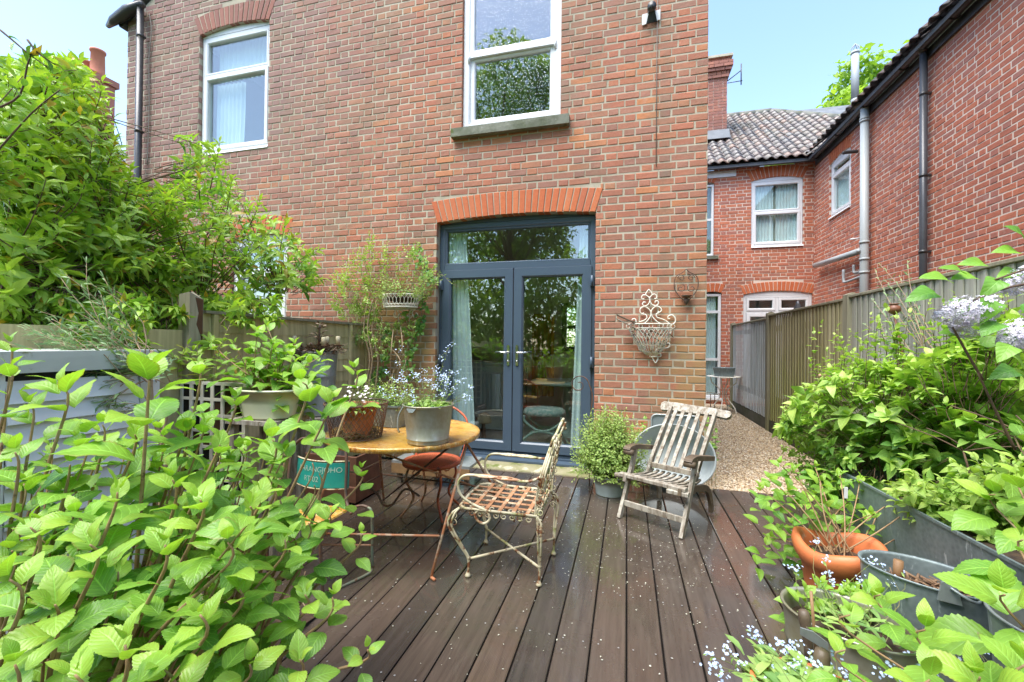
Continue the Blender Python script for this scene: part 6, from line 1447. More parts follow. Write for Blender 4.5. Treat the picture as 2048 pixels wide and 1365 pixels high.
class Plant:
    def __init__(s, name, loc, label, cat, kit, stem_mat, singles=300, group=None, part='leaf'):
        s.th = thing(name, loc, label, cat, group); s.kit = kit; s.L = []; s.stems = MB(); s.sm = stem_mat; s.singles = singles; s.part = part
    def leaf(s, p, d, up_, size, age): s.L.append((Vector(p), Vector(d).normalized(), Vector(up_), size, age))
    def stem(s, pts, r0, r1, n=5, own=None):
        N = len(pts)
        if own: MB().tube(pts, [r0 + (r1 - r0) * i / (N - 1) for i in range(N)], n, rnd=random.random()).build(own, s.sm, s.th, fix=False); return
        s.stems.tube(pts, [r0 + (r1 - r0) * i / (N - 1) for i in range(N)], n, rnd=random.random())
    def rosette(s, p, ax, pairs, size, age0=.0, opp=2, gap=.018, rot=None, spread=(25, 80)):
        ax = Vector(ax).normalized(); a0 = random.uniform(0, 3.14) if rot is None else rot; x = ax.orthogonal().normalized(); y = ax.cross(x)
        for k in range(pairs):
            f = k / max(pairs - 1, 1); th = R(spread[0] + (spread[1] - spread[0]) * f ** .7 + random.uniform(-8, 8)); sz = size * (.42 + .58 * f ** .75) * random.uniform(.85, 1.12); q = Vector(p) - ax * (gap * k * (1 + .6 * k))
            for j in range(opp):
                a = a0 + k * (math.pi / opp) + j * 2 * math.pi / opp + random.uniform(-.2, .2); o = x * math.cos(a) + y * math.sin(a)
                d = ax * math.cos(th) + o * math.sin(th); u = ax * math.sin(th) - o * math.cos(th)
                s.leaf(q + d * (.006 + .10 * sz), d, u, sz, min(1, age0 + f * .55 + random.uniform(-.1, .15)))
    def sprig(s, path, n, size, ang=(40, 70), age=(.1, .8), start=.3, opp=1, vary=.25):
        """leaves set along the end of a path"""
        P = [Vector(p) for p in path]; L = [0]
        for a, b in zip(P, P[1:]): L.append(L[-1] + (b - a).length)
        for k in range(n):
            f = start + (1 - start) * (k + .5) / n; d0 = f * L[-1]; i = max(j for j in range(len(L)) if L[j] <= d0 + 1e-9); i = min(i, len(P) - 2)
            p = P[i].lerp(P[i + 1], (d0 - L[i]) / max(L[i + 1] - L[i], 1e-6)); ax = (P[i + 1] - P[i]).normalized(); x = ax.orthogonal().normalized(); y = ax.cross(x)
            for j in range(opp):
                a = k * (2.4 if opp == 1 else 1.57) + j * math.pi + random.uniform(-.3, .3); th = R(random.uniform(*ang) * (1.0 - .45 * max(f - .8, 0) / .2)); o = x * math.cos(a) + y * math.sin(a)
                d = ax * math.cos(th) + o * math.sin(th); u = ax * math.sin(th) - o * math.cos(th)
                if u.z < 0 and random.random() < .7: u = -u * .3 + Vector((0, 0, 1))
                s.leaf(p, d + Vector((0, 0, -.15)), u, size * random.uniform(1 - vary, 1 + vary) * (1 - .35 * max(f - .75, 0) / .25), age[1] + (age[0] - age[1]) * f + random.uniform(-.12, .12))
        s.leaf(P[-1], (P[-1] - P[-2]), Vector((0, 0, 1)) + Vector((random.uniform(-.5, .5), random.uniform(-.5, .5), 0)), size * .7, age[0])
    def finish(s, stem_name='stems'):
        if s.stems.v: s.stems.build(stem_name, s.sm, s.th, kind='stuff', fix=False)
        def scr(l):
            x, y, w = proj(l[0] + l[1] * l[3] * .5); return -(l[3] / w) ** 2 if (w > .05 and -60 < x < 2108 and -60 < y < 1425) else 0
        order = sorted(range(len(s.L)), key=lambda i: scr(s.L[i])); K = len(s.kit.T); rest = [[] for _ in range(K)]
        ns = 0
        for r_, i in enumerate(order):
            p, d, u, sz, age = s.L[i]; x = d.cross(u)
            if x.length < 1e-4: x = d.orthogonal()
            x.normalize(); z = x.cross(d).normalized(); t = random.randrange(K)
            M = np.array(((x.x, d.x, z.x, p.x), (x.y, d.y, z.y, p.y), (x.z, d.z, z.z, p.z))); wsc = random.uniform(.85, 1.1)
            if r_ < s.singles and -scr(s.L[i]) * FPX ** 2 > 81:
                A = Matrix(((M[0][0] * sz * wsc, M[0][1] * sz, M[0][2] * sz, p.x), (M[1][0] * sz * wsc, M[1][1] * sz, M[1][2] * sz, p.y), (M[2][0] * sz * wsc, M[2][1] * sz, M[2][2] * sz, p.z), (0, 0, 0, 1)))
                inst(s.part, s.kit.mesh(t, 0 if age < .3 else (1 if age < .7 else 2)), s.th, A); ns += 1
            else: rest[t].append((M, sz, wsc, min(max(age, 0), 1)))
        Vs, Fs, Us, Rs, As = [], [], [], [], []; b = 0
        for t in range(K):
            if not rest[t]: continue
            V, F, U = s.kit.T[t]; M = np.array([q[0] for q in rest[t]]); sz = np.array([q[1] for q in rest[t]]); ws = np.array([q[2] for q in rest[t]]); ag = np.array([q[3] for q in rest[t]]); n = len(sz)
            vv = V[None] * sz[:, None, None] * np.stack([ws, np.ones(n), np.ones(n)], -1)[:, None, :]
            W = np.einsum('nij,nvj->nvi', M[:, :, :3], vv) + M[:, None, :, 3]; F = np.array(F)
            Vs.append(W.reshape(-1, 3)); Fs.append((F[None] + (np.arange(n) * len(V))[:, None, None] + b).reshape(-1, 4)); Us.append(np.tile(U, (n, 1))); Rs.append(np.repeat(rng.uniform(0, 1, n), len(F))); As.append(np.repeat(ag, len(F))); b += n * len(V)
        if Vs:
            V = np.concatenate(Vs); F = np.concatenate(Fs); me = quick_mesh('foliage', V, F); me.materials.append(s.kit.mat)
            add_uv_rnd(me, F, np.concatenate(Us), np.concatenate(Rs), np.concatenate(As)); o = bpy.data.objects.new('foliage' if s.part == 'leaf' else s.part + 's', me); place(o, s.th); tag(o, kind='stuff')
        return s.th
def atd(px, py, dist):
    r = ray(px, py); p = r * (dist / FPX); return Vector((p[0], p[1], p[2] + CH))
def in_poly(x, y, P):
    c = False; j = len(P) - 1
    for i in range(len(P)):
        if (P[i][1] > y) != (P[j][1] > y) and x < (P[j][0] - P[i][0]) * (y - P[i][1]) / (P[j][1] - P[i][1]) + P[i][0]: c = not c
        j = i
    return c
def sample_poly(P, n):
    xs = [p[0] for p in P]; ys = [p[1] for p in P]; out = []
    while len(out) < n:
        x, y = random.uniform(min(xs), max(xs)), random.uniform(min(ys), max(ys))
        if in_poly(x, y, P): out.append((x, y))
    return out
def bent(a, b, bow=.1, n=5):
    a, b = Vector(a), Vector(b); L = (b - a).length; k = Vector((random.uniform(-1, 1), random.uniform(-1, 1), random.uniform(-.2, .4))) * bow * L
    return [a.lerp(b, i / n) + k * math.sin(math.pi * i / n) for i in range(n + 1)]
cane_brown = m_simple('hydrangea_cane', (0.30, 0.17, 0.08), (0.42, 0.28, 0.15), 14, .7, spots=[((0.16, 0.09, 0.05), 30, .58)])
twig_dark = m_simple('dark_twig', (0.09, 0.055, 0.035), (0.15, 0.09, 0.05), 14, .8)
twig_tan = m_simple('tan_twig', (0.42, 0.31, 0.19), (0.30, 0.21, 0.13), 14, .8)
green_stem = m_simple('green_stem', (0.16, 0.24, 0.06), (0.24, 0.20, 0.08), 14, .6)
LM = {}
LM['hyd'] = m_leaf('hydrangea_leaf', (0.45, 0.66, 0.08), (0.29, 0.54, 0.065), (0.13, 0.35, 0.05), gloss=.30, veins=.7, vs=8, trans=.42, blem=.7)
LM['laurel'] = m_leaf('laurel_leaf', (0.50, 0.68, 0.09), (0.34, 0.56, 0.075), (0.13, 0.33, 0.05), gloss=.22, veins=.3, vs=7, yellow=(0.55, 0.30, 0.05))
LM['olive'] = m_leaf('olive_leaf', (0.28, 0.42, 0.18), (0.18, 0.30, 0.13), (0.09, 0.17, 0.08), gloss=.4, veins=.4, vs=2, trans=.2)
LM['shrub'] = m_leaf('garden_shrub_leaf', (0.50, 0.66, 0.14), (0.35, 0.56, 0.11), (0.17, 0.38, 0.08), gloss=.32, veins=.4, vs=7)
LM['ivy'] = m_leaf('ivy_leaf', (0.34, 0.56, 0.10), (0.20, 0.42, 0.07), (0.08, 0.24, 0.05), gloss=.3, veins=.4, vs=3)
LM['lilac'] = m_leaf('lilac_leaf', (0.26, 0.50, 0.05), (0.18, 0.42, 0.05), (0.09, 0.28, 0.04), gloss=.35, veins=.35, vs=5)
LM['tree'] = m_leaf('tree_leaf', (0.52, 0.66, 0.12), (0.37, 0.54, 0.09), (0.21, 0.38, 0.06), gloss=.4, veins=0.0, trans=.5)
LM['small'] = m_leaf('small_bright_leaf', (0.50, 0.66, 0.18), (0.36, 0.55, 0.14), (0.20, 0.38, 0.10), gloss=.45, veins=.0)
K_hyd = Kit(LM['hyd'], n=4, w=.68, kind='ovate', teeth=13, fold=.10, droop=.24, cols=2)
K_hyd_s = Kit(LM['hyd'], n=3, w=.62, kind='ovate', st=7, fold=.18, droop=.28, cols=2)
K_lau = Kit(LM['laurel'], n=4, w=.36, kind='ovate', st=5, fold=.22, droop=.28, cols=1)
K_oli = Kit(LM['olive'], n=3, w=.17, kind='lance', st=4, fold=.2, droop=.15, cols=1)
K_shr = Kit(LM['shrub'], n=4, w=.56, kind='ovate', st=6, fold=.22, droop=.3, cols=1)
K_ivy = Kit(LM['ivy'], n=3, w=.85, kind='heart', st=5, fold=.15, droop=.2, cols=1)
K_lil = Kit(LM['lilac'], n=3, w=.74, kind='heart', st=9, fold=.14, droop=.22, cols=2)
K_tree = Kit(LM['tree'], n=3, w=.55, kind='ovate', st=2, fold=.2, droop=.2, cols=1)
K_sml = Kit(LM['small'], n=3, w=.55, kind='ovate', st=2, fold=.2, droop=.2, cols=1)
# ============================================================ FOREGROUND HYDRANGEA
bed = MB(); n = 26; vs = []
for i in range(n + 1):
    for j in range(13):
        x, y = -2.45 + 1.05 * i / n, -.2 + 2.0 * j / 12; e = min(i, n - i, j, 12 - j) / 4; vs.append((x, y, .012 + .07 * min(e, 1) + random.uniform(-.012, .012)))
bed.add(vs, [(i * 13 + j, i * 13 + j + 1, i * 13 + 14 + j, i * 13 + 13 + j) for i in range(n) for j in range(12)], .5, smooth=True); o = bed.build('planting_bed', MAT['soil'], None, kind='structure')
hy = Plant('hydrangea', (-1.65, 1.1, 0), 'big lime green hydrangea with serrated leaves filling the lower left foreground', 'shrub', K_hyd, cane_brown, 300)
tips = [(300, 748, 1.25, .20, 6), (120, 775, 1.30, .16, 5), (395, 735, 1.45, .12, 4), (205, 850, 1.45, .12, 4), (30, 905, 1.15, .12, 4), (140, 930, 1.2, .12, 4), (605, 765, 1.50, .17, 5), (665, 800, 1.6, .12, 4), (440, 890, 1.25, .14, 5), (545, 880, 1.3, .135, 5), (235, 985, 1.05, .13, 5), (345, 960, 1.15, .13, 5),
        (520, 1000, 1.15, .13, 4), (560, 1000, 1.35, .12, 4), (722, 940, 1.6, .08, 4), (722, 1070, 1.35, .07, 3), (570, 1080, 1.15, .11, 4), (455, 1085, 1.0, .12, 4), (330, 1090, .92, .125, 5), (180, 1090, .92, .13, 5), (60, 1055, .95, .12, 5), (250, 1290, .74, .135, 5), (110, 1210, .82, .12, 4), (400, 1230, .88, .11, 4), (610, 1190, 1.1, .085, 3), (480, 1180, 1.0, .10, 4),
        (665, 1195, 1.12, .085, 3), (735, 1300, 1.1, .07, 3), (600, 1320, 1.0, .09, 3), (500, 1330, .92, .09, 3), (330, 1340, .8, .11, 4), (30, 1330, .75, .12, 4), (20, 1160, .85, .12, 4), (150, 1350, .72, .10, 4), (470, 800, 1.55, .11, 4), (370, 850, 1.4, .12, 4), (270, 870, 1.3, .12, 4), (60, 810, 1.5, .12, 4), (20, 740, 1.4, .10, 4), (20, 690, 1.5, .10, 3), (710, 740, 1.75, .10, 4), (400, 1000, 1.05, .12, 5), (660, 1030, 1.3, .09, 3)]
poly = [(0, 900), (120, 880), (330, 840), (560, 870), (650, 920), (640, 1020), (560, 1130), (600, 1230), (560, 1365), (0, 1365)]
for (x, y) in sample_poly(poly, 125): tips.append((x, y, random.uniform(1.0, 1.55) * (1.12 if y < 1000 else .92), random.uniform(.085, .13), random.choice((3, 4, 4))))
def hbase(p): return Vector((min(max(p.x * .75 - .45, -2.2), -1.22) + random.uniform(-.15, .1), min(max(p.y * .8 + .1, .55), 1.6) + random.uniform(-.1, .1), .04))
for k, (px, py, dd, sz, pr) in enumerate(tips):
    if k < 44: dd *= .93
    p = atd(px, py, dd); b = hbase(p)
    out = Vector((p.x - b.x, p.y - b.y, 0)); ax = Vector((out.x * .5 + random.uniform(-.25, .25), out.y * .5 + random.uniform(-.3, .15) - .08, 1)).normalized()
    path = smooth_pts([b, b.lerp(p, .35) + Vector((0, 0, .06)), b.lerp(p, .72) + Vector((0, 0, .03)), p - ax * .05, p], 4); hy.stem(path, .0075 if k < 44 else .0045, .0018, 6, own='cane' if k < 60 else None)
    hy.rosette(p, ax, pr, sz * (.86 if k < 44 else .80), age0=0 if k < 44 else .1, gap=.018, spread=(20, 72) if py < 900 else (20, 84))
    if random.random() < .5 and k < 60:
        q = b.lerp(p, .8); hy.rosette(q, ax, 2, sz * .8, age0=.45, spread=(50, 85))
for i in range(46):   # bare and dead canes low down
    b = Vector((random.uniform(-2.2, -1.3), random.uniform(.3, 1.5), .03)); hy.stem(bent(b, b + Vector((random.uniform(-.25, .3), random.uniform(-.2, .2), random.uniform(.15, .36))), .1), .004, .002, 5)
hy.L = [l for l in hy.L if not (570 < proj(l[0] + l[1] * l[3] * .5)[0] < 705 and 900 < proj(l[0] + l[1] * l[3] * .5)[1] < 995)]
hy.finish()
ld = MB()
for i in range(240):
    x, y = random.uniform(-2.35, -1.45), random.uniform(-.1, 1.7); a = random.uniform(0, 6.28); L = random.uniform(.05, .22); z = random.uniform(.08, .14); ld.tube([(x, y, z), (x + L * math.cos(a), y + L * math.sin(a), z + random.uniform(-.02, .05))], .0022, 3, cap=False, rnd=random.random())
o = ld.build('dead_stalks', twig_tan, None, kind='stuff', fix=False)
# ============================================================ TALL LAUREL-LIKE SHRUB over the left fence
la = Plant('evergreen_shrub', (-4.0, 2.6, 0), 'tall glossy light green shrub leaning over the left fence in front of the house', 'shrub', K_lau, twig_dark, 300)
outl = [(-60, 100), (60, 130), (150, 125), (205, 175), (225, 260), (235, 330), (300, 390), (370, 370), (400, 300), (445, 290), (462, 340), (480, 395), (560, 440), (610, 490), (640, 540), (630, 590), (575, 590), (540, 630), (430, 640), (395, 690), (330, 720), (180, 740), (0, 740), (-60, 740)]
hubs = [Vector((-3.6, 2.9, 1.6)), Vector((-4.2, 3.2, 1.9)), Vector((-3.6, 2.2, 1.9)), Vector((-4.3, 2.4, 2.4)), Vector((-3.4, 1.6, 1.7)), Vector((-3.9, 1.8, 2.4)), Vector((-4.6, 3.0, 2.9)), Vector((-4.0, 2.0, 3.0)), Vector((-3.2, 1.2, 2.0)), Vector((-3.4, 3.6, 1.75))]
trunk = [Vector((-3.9, 2.4, -.1)), Vector((-3.95, 2.45, .8)), Vector((-3.9, 2.4, 1.3))]
la.stem(trunk, .05, .035, 8)
for h in hubs: la.stem(smooth_pts([trunk[-1], trunk[-1].lerp(h, .5) + Vector((0, 0, .08)), h], 4), .022, .012, 6)
def depth_for(px): return 1.95 + (px + 60) / 700 * 1.75
for (px, py) in sample_poly(outl, 1750):
    back = random.random() ** .8
    p = atd(px, py, depth_for(px) + back * 1.5)
    if px > 430 and random.random() < .45: continue
    h = min(hubs, key=lambda q: (q - p).length + random.uniform(0, .5)); d = (p - h)
    path = bent(h.lerp(p, .35), p, .12, 4); la.stem(path, .004, .0018, 4); P5 = path[-3:]; P5 = [P5[-1].lerp(P5[0], min(1, .22 / max((P5[-1] - P5[0]).length, .01))), P5[-1] + Vector((0, 0, .03))]
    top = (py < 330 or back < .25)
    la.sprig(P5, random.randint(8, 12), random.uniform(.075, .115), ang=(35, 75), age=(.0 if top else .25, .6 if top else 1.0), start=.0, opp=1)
for (px, py) in sample_poly([(-40, 560), (120, 590), (300, 600), (370, 600), (372, 700), (330, 735), (200, 720), (-40, 740)], 230) + sample_poly([(400, 590), (560, 590), (560, 650), (410, 650)], 45):
    d0 = random.uniform(2.35, 2.75) + (.55 if px > 300 else 0) + (.35 if px > 395 else 0); p = atd(px, py, d0); h = Vector((-3.35, max(p.y + .2, 1.6), 1.75)); path = bent(h.lerp(p, .6), p, .12, 4); la.stem(path, .003, .0015, 4)
    la.sprig([path[-2], path[-1]], random.randint(7, 10), random.uniform(.065, .095), ang=(35, 75), age=(.1, .8), start=.0)
# upright leading shoots along the skyline
for (x0, y0, x1, y1) in ((420, 380, 440, 285), (400, 400, 405, 330), (455, 420, 465, 360), (180, 240, 205, 165), (150, 210, 160, 120), (560, 500, 572, 440), (330, 430, 335, 385), (215, 330, 232, 280), (600, 520, 640, 500), (600, 560, 650, 560), (500, 450, 520, 400), (370, 410, 372, 355), (250, 400, 262, 340), (90, 190, 100, 130)):
    dd = depth_for(x0) + .2; a, b = atd(x0, y0, dd), atd(x1, y1, dd); path = bent(a, b, .06, 4); la.stem(path, .004, .002, 4); la.sprig(path, 14, .085, ang=(30, 60), age=(0, .5), start=.1, opp=1)
for pts in (((0, 60), (30, 85), (60, 110), (95, 135)), ((55, 80), (75, 105), (110, 130)), ((0, 215), (40, 190), (55, 130), (65, 105)), ((-20, 320), (60, 230), (120, 180))):
    path = smooth_pts([atd(x, y, 1.6) for x, y in pts], 3); la.stem(path, .004, .002, 4); la.sprig(path, 6, .05, ang=(30, 70), age=(.7, 1), start=.1)
la.finish()
# ============================================================ OLIVE in front of the slatted box
ol = Plant('olive_shrub', (-2.2, 1.8, 0), 'silvery narrow-leaved olive bush over the slatted box, far left', 'shrub', K_oli, twig_tan, 300)
base = Vector((-2.2, 1.55, 0)); ol.stem(smooth_pts([Vector((-2.2, 1.6, -.02)), Vector((-2.22, 1.62, .6)), Vector((-2.3, 1.6, 1.0)), Vector((-2.3, 1.6, 1.25))], 4), .012, .008, 6); ol.stem(smooth_pts([Vector((-2.28, 1.6, 0)), Vector((-2.1, 1.5, .7)), Vector((-2.05, 1.5, 1.0))], 4), .009, .006, 6)
op = [(-20, 680), (60, 650), (110, 560), (170, 520), (215, 560), (235, 630), (290, 660), (330, 720), (240, 760), (190, 850), (60, 860), (-20, 800)]
for (px, py) in sample_poly(op, 85):
    p = atd(px, py, random.uniform(1.9, 2.3)); h = Vector((-2.25 + random.uniform(-.1, .15), 1.6 + random.uniform(-.1, .1), 1.0 + random.uniform(-.1, .2))); path = bent(h.lerp(p, .3), p, .15, 5); ol.stem(path, .0025, .0012, 4); ol.sprig(path, 16, .055, ang=(25, 55), age=(.1, .9), start=.35)
ol.finish()
# ============================================================ CLIMBER ON THE WALL left of the doors
cl = Plant('wall_climber', (-2.75, 4.2, 0), 'tangled twiggy climber with pale small leaves on the wall left of the doors', 'climber', K_sml, twig_tan, 260)
main = [at(x, y, 4.2) for x, y in ((752, 880), (735, 800), (745, 720), (735, 660), (745, 600))]
for off in ((0, 0, 0), (.05, .05, 0), (-.06, .02, 0)): cl.stem(smooth_pts([p + Vector(off) * random.uniform(.5, 1.5) for p in main], 4), .012, .006, 6)
for pts in (((700, 760), (715, 700), (735, 665), (760, 640)), ((690, 650), (680, 690), (705, 720), (730, 735)), ((790, 660), (785, 700), (778, 760), (775, 860)), ((800, 640), (806, 700), (790, 740), (780, 800), (778, 870)), ((795, 870), (800, 770), (812, 720)), ((760, 870), (765, 800), (790, 740), (820, 690), (830, 640)), ((775, 690), (800, 720), (790, 760), (800, 820))):
    cl.stem(smooth_pts([at(x + random.uniform(-4, 4), y, 4.25 + random.uniform(-.08, .12)) for x, y in pts], 5), .006, .004, 5)
cp_ = [(650, 560), (690, 500), (740, 462), (790, 490), (860, 480), (885, 560), (850, 640), (800, 700), (760, 720), (690, 700), (655, 630)]
for (px, py) in sample_poly(cp_, 270):
    if 764 < px < 856 and 580 < py < 640: continue
    p = at(px, py, 4.42 - abs(random.gauss(0, .13))); h = at(740 + (px - 740) * .35, 655, 4.2); path = bent(h.lerp(p, random.uniform(.4, .75)), p, .25, 5); cl.stem(path, .0022, .0012, 3)
    if random.random() < .9: cl.sprig(path, 14, .040, ang=(35, 80), age=(.0, .6), start=.35)
for (px, py) in sample_poly([(685, 600), (770, 600), (765, 720), (700, 690)], 70):
    p = at(px, py, 4.2 + random.uniform(-.1, .1)); cl.stem(bent(p, p + Vector((random.uniform(-.12, .12), 0, random.uniform(.05, .25))), .2, 4), .0018, .001, 3); cl.sprig(bent(p, p + Vector((random.uniform(-.05, .05), 0, .12)), .2, 3), 7, .022, age=(.2, .9))
path = smooth_pts([at(815, 420, 4.47), at(820, 390, 4.475), at(812, 440, 4.46), at(808, 490, 4.44)], 4); path = smooth_pts([at(x, y, 4.46) for x, y in ((806, 500), (812, 440), (822, 380))], 8); cl.stem(path, .005, .002, 4)
for q in path[::2]: cl.stem([q, q + Vector((random.uniform(-.04, .04), -.02, random.uniform(-.01, .03)))], .002, .001, 3)
path = smooth_pts([at(x, y, 4.25) for x, y in ((860, 590), (880, 550), (900, 565), (918, 575))], 5); cl.stem(path, .002, .001, 3); cl.sprig(path, 9, .035, age=(0, .5))
cl.finish()
iv = Plant('ivy', (-2.6, 4.4, 0), 'dark green ivy trailing down the wall under the hanging wire basket', 'ivy', K_ivy, twig_dark, 200)
for pts, n in ((((838, 500), (850, 545), (845, 590), (842, 640), (828, 700), (822, 760)), 46), (((775, 650), (780, 700), (765, 740)), 26), (((700, 650), (705, 700), (700, 740)), 20), (((830, 590), (815, 640), (825, 690), (812, 730)), 26), (((790, 860), (770, 800), (750, 760), (775, 740)), 40), (((735, 850), (745, 800), (730, 770)), 24), (((870, 560), (850, 530), (835, 500)), 20), (((815, 590), (850, 605), (842, 660)), 24)):
    path = smooth_pts([at(x, y, 4.44) for x, y in pts], 6); iv.stem(path, .004, .002, 4)
    for k in range(int(n * 1.9)):
        p = random.choice(path) + Vector((random.uniform(-.05, .05), random.uniform(-.07, -.01), random.uniform(-.05, .05))); iv.leaf(p, (random.uniform(-.8, .8), random.uniform(-.5, 0), -.7), (random.uniform(-.4, .4), -1, .5), random.uniform(.035, .065), random.uniform(0, 1))
iv.finish()
hb = Plant('basket_trailer', (-2.44, 4.27, 1.8), 'bright trailing plant spilling from the hanging wire basket', 'plant', K_sml, twig_tan, 60)
for i in range(70):
    a = random.uniform(0, 6.28); p = Vector((-2.44 + .15 * math.cos(a), 4.27 + .08 * math.sin(a), 1.82)); q = p + Vector((.13 * math.cos(a) + random.uniform(-.08, .12), -.05 + .08 * math.sin(a), random.uniform(-.05, .22))); path = bent(p, q, .25, 4); hb.stem(path, .0016, .001, 3); hb.sprig(path, 7, .028, age=(0, .7))
hb.finish()
# ============================================================ POTTED PLANTS ON THE LEFT
pp = Plant('potted_shrub', (-2.17, 2.2, .98), 'young leafy shrub growing in the cream oval planter', 'shrub', K_hyd_s, cane_brown, 140)
for (px, py, sz) in ((515, 665, .085), (510, 700, .075), (545, 690, .08), (560, 720, .085), (585, 715, .08), (500, 730, .07), (530, 735, .08), (600, 745, .07), (560, 750, .08), (495, 760, .06), (620, 730, .08), (575, 765, .07), (525, 760, .06), (640, 715, .07), (450, 720, .07), (425, 690, .06), (470, 690, .065), (535, 655, .07), (550, 740, .085), (515, 750, .08), (590, 690, .07), (605, 725, .085), (570, 700, .085), (540, 715, .09), (485, 755, .07), (610, 765, .07), (500, 700, .08), (580, 745, .085)):
    p = atd(px, py, 2.68 + random.uniform(-.12, .12)); b = Vector((-2.17 + random.uniform(-.1, .1), 2.2 + random.uniform(-.05, .05), .97)); pp.stem(bent(b, p, .12), .004, .0025, 5); pp.rosette(p, (random.uniform(-.3, .3), random.uniform(-.4, 0), 1), 4, sz * 1.7, age0=.1, gap=.025)
pp.finish()
cw = Plant('fence_creeper', (-2.95, 2.8, 0), 'thin glossy creeper shoots in front of the lap fence by the pale post', 'creeper', K_lau, twig_tan, 160)
for (x0, y0, x1, y1) in ((400, 830, 440, 690), (430, 830, 470, 720), (380, 830, 395, 740), (415, 790, 395, 700), (440, 800, 460, 650), (370, 820, 375, 690), (350, 800, 340, 720), (450, 620, 485, 610), (430, 690, 425, 680), (460, 760, 500, 730), (400, 850, 430, 780), (350, 760, 385, 700), (330, 720, 365, 660), (440, 650, 470, 600), (300, 720, 320, 660)):
    a, b = atd(x0, y0, 3.0), atd(x1, y1, 3.0 + random.uniform(-.2, .3)); path = bent(a, b, .12, 5); cw.stem(path, .003, .0015, 4); cw.sprig(path, 14, .085, ang=(40, 75), age=(.0, .7), start=.2)
cw.finish()
# flowers
def floret(mb, p, nrm, r, petals=5, inner=None, wdt=.55):
    p, nrm = Vector(p), Vector(nrm).normalized(); x = nrm.orthogonal().normalized(); y = nrm.cross(x); a0 = random.uniform(0, 6.28)
    for k in range(petals):
        a = a0 + 2 * math.pi * k / petals; d = x * math.cos(a) + y * math.sin(a); s = x * -math.sin(a) + y * math.cos(a)
        mb.add([p, p + d * r * .6 + s * r * wdt * .75, p + d * r + nrm * r * .15, p + d * r * .6 - s * r * wdt * .75], [(0, 1, 2, 3)])
fmn = m_simple('forget_me_not_blue', (0.42, 0.56, 0.80), (0.58, 0.68, 0.86), 60, .6)
daisy = m_simple('daisy_white', (0.80, 0.78, 0.74), (0.78, 0.68, 0.70), 60, .6)
def forget(name, loc, label, base_pts, tips, leaf_n=120, leaf_box=None, nf=9, lsz=.045, rf=.0048):
    P = Plant(name, loc, label, 'flowers', K_sml2, green_stem, 120); fl = MB()
    for (b, t) in tips:
        path = bent(b, t, .15, 5); P.stem(path, .0013, .0008, 3)
        P.sprig(path, 3, .02, age=(.3, .8), start=.1)
        for k in range(nf):
            q = Vector(t) + Vector((random.gauss(0, .011), random.gauss(0, .011), random.gauss(0, .009))); floret(fl, q, (random.uniform(-.6, .6), random.uniform(-1, .2), .9), rf * random.uniform(.7, 1.15))
    for k in range(leaf_n):
        b = random.choice(base_pts) + Vector((random.uniform(-1, 1) * leaf_box[0], random.uniform(-1, 1) * leaf_box[1], 0)); a = random.uniform(0, 6.28); P.leaf(b, (math.cos(a), math.sin(a), random.uniform(.2, 1.2)), (0, 0, 1), lsz * random.uniform(.6, 1.3), random.uniform(0, .9))
    P.finish(); fl.build('flowers', fmn, P.th, kind='stuff', fix=False); return P
K_sml2 = Kit(LM['small'], n=3, w=.40, kind='obov', st=4, fold=.15, droop=.4, cols=1)
bc = Vector((-1.13, 2.315, TZ + .205)); tips_ = []
for i in range(58):
    a = random.uniform(0, 6.28); r = random.uniform(.02, .12); b = bc + Vector((r * math.cos(a), r * math.sin(a), 0)); t = b + Vector((r * 1.2 * math.cos(a) + random.uniform(-.05, .05), r * math.sin(a), random.uniform(.05, .22))); tips_.append((b, t))
for x, y in ((905, 690), (895, 700), (915, 745), (925, 760), (935, 800), (850, 740), (800, 700), (795, 725), (870, 735), (940, 795), (885, 718)): tips_.append((bc + Vector((random.uniform(-.1, .1), random.uniform(-.1, .1), 0)), at(x, y, 2.3)))
forget('forget_me_nots', bc, 'pale blue forget-me-nots spilling from the galvanised bucket on the table', [bc + Vector((0, 0, .005))], tips_, 260, (.11, .10), lsz=.045)
dc = Vector((-1.575, 2.27, TZ + .185)); P = Plant('daisies', dc, 'small white daisies and wispy stems in the clay pot on the table', 'flowers', K_sml2, green_stem, 60); fl = MB()
for i in range(60):
    a = random.uniform(0, 6.28); r = random.uniform(0, .11); b = dc + Vector((r * math.cos(a), r * math.sin(a), 0)); t = b + Vector((random.uniform(-.05, .07), random.uniform(-.04, .04), random.uniform(.03, .14))); P.stem(bent(b, t, .2, 4), .0014, .0008, 3)
    if i < 26: floret(fl, t, (random.uniform(-.4, .4), random.uniform(-.9, 0), 1), .011, 9, wdt=.3)
for k in range(170):
    a = random.uniform(0, 6.28); r = random.uniform(0, .12); P.leaf(dc + Vector((r * math.cos(a), r * math.sin(a), -.005)), (math.cos(a), math.sin(a), random.uniform(.1, 1.2)), (0, 0, 1), random.uniform(.02, .045), random.uniform(.1, .9))
P.finish(); fl.build('flowers', daisy, P.th, kind='stuff', fix=False)
tcn = Vector((-1.63, 2.71, TZ + .14)); P = Plant('trough_herbs', tcn, 'wispy green herbs trailing from the metal trough on the table', 'plant', K_sml2, green_stem, 60)
for i in range(110):
    b = tcn + Vector((random.uniform(-.13, .15), random.uniform(-.06, .06), 0)); t = b + Vector((random.uniform(-.12, .12), random.uniform(-.15, .05), random.uniform(-.02, .20))); path = bent(b, t, .3, 4); P.stem(path, .0015, .0009, 3); P.sprig(path, 7, .022, age=(.1, .9), start=.2)
P.finish()
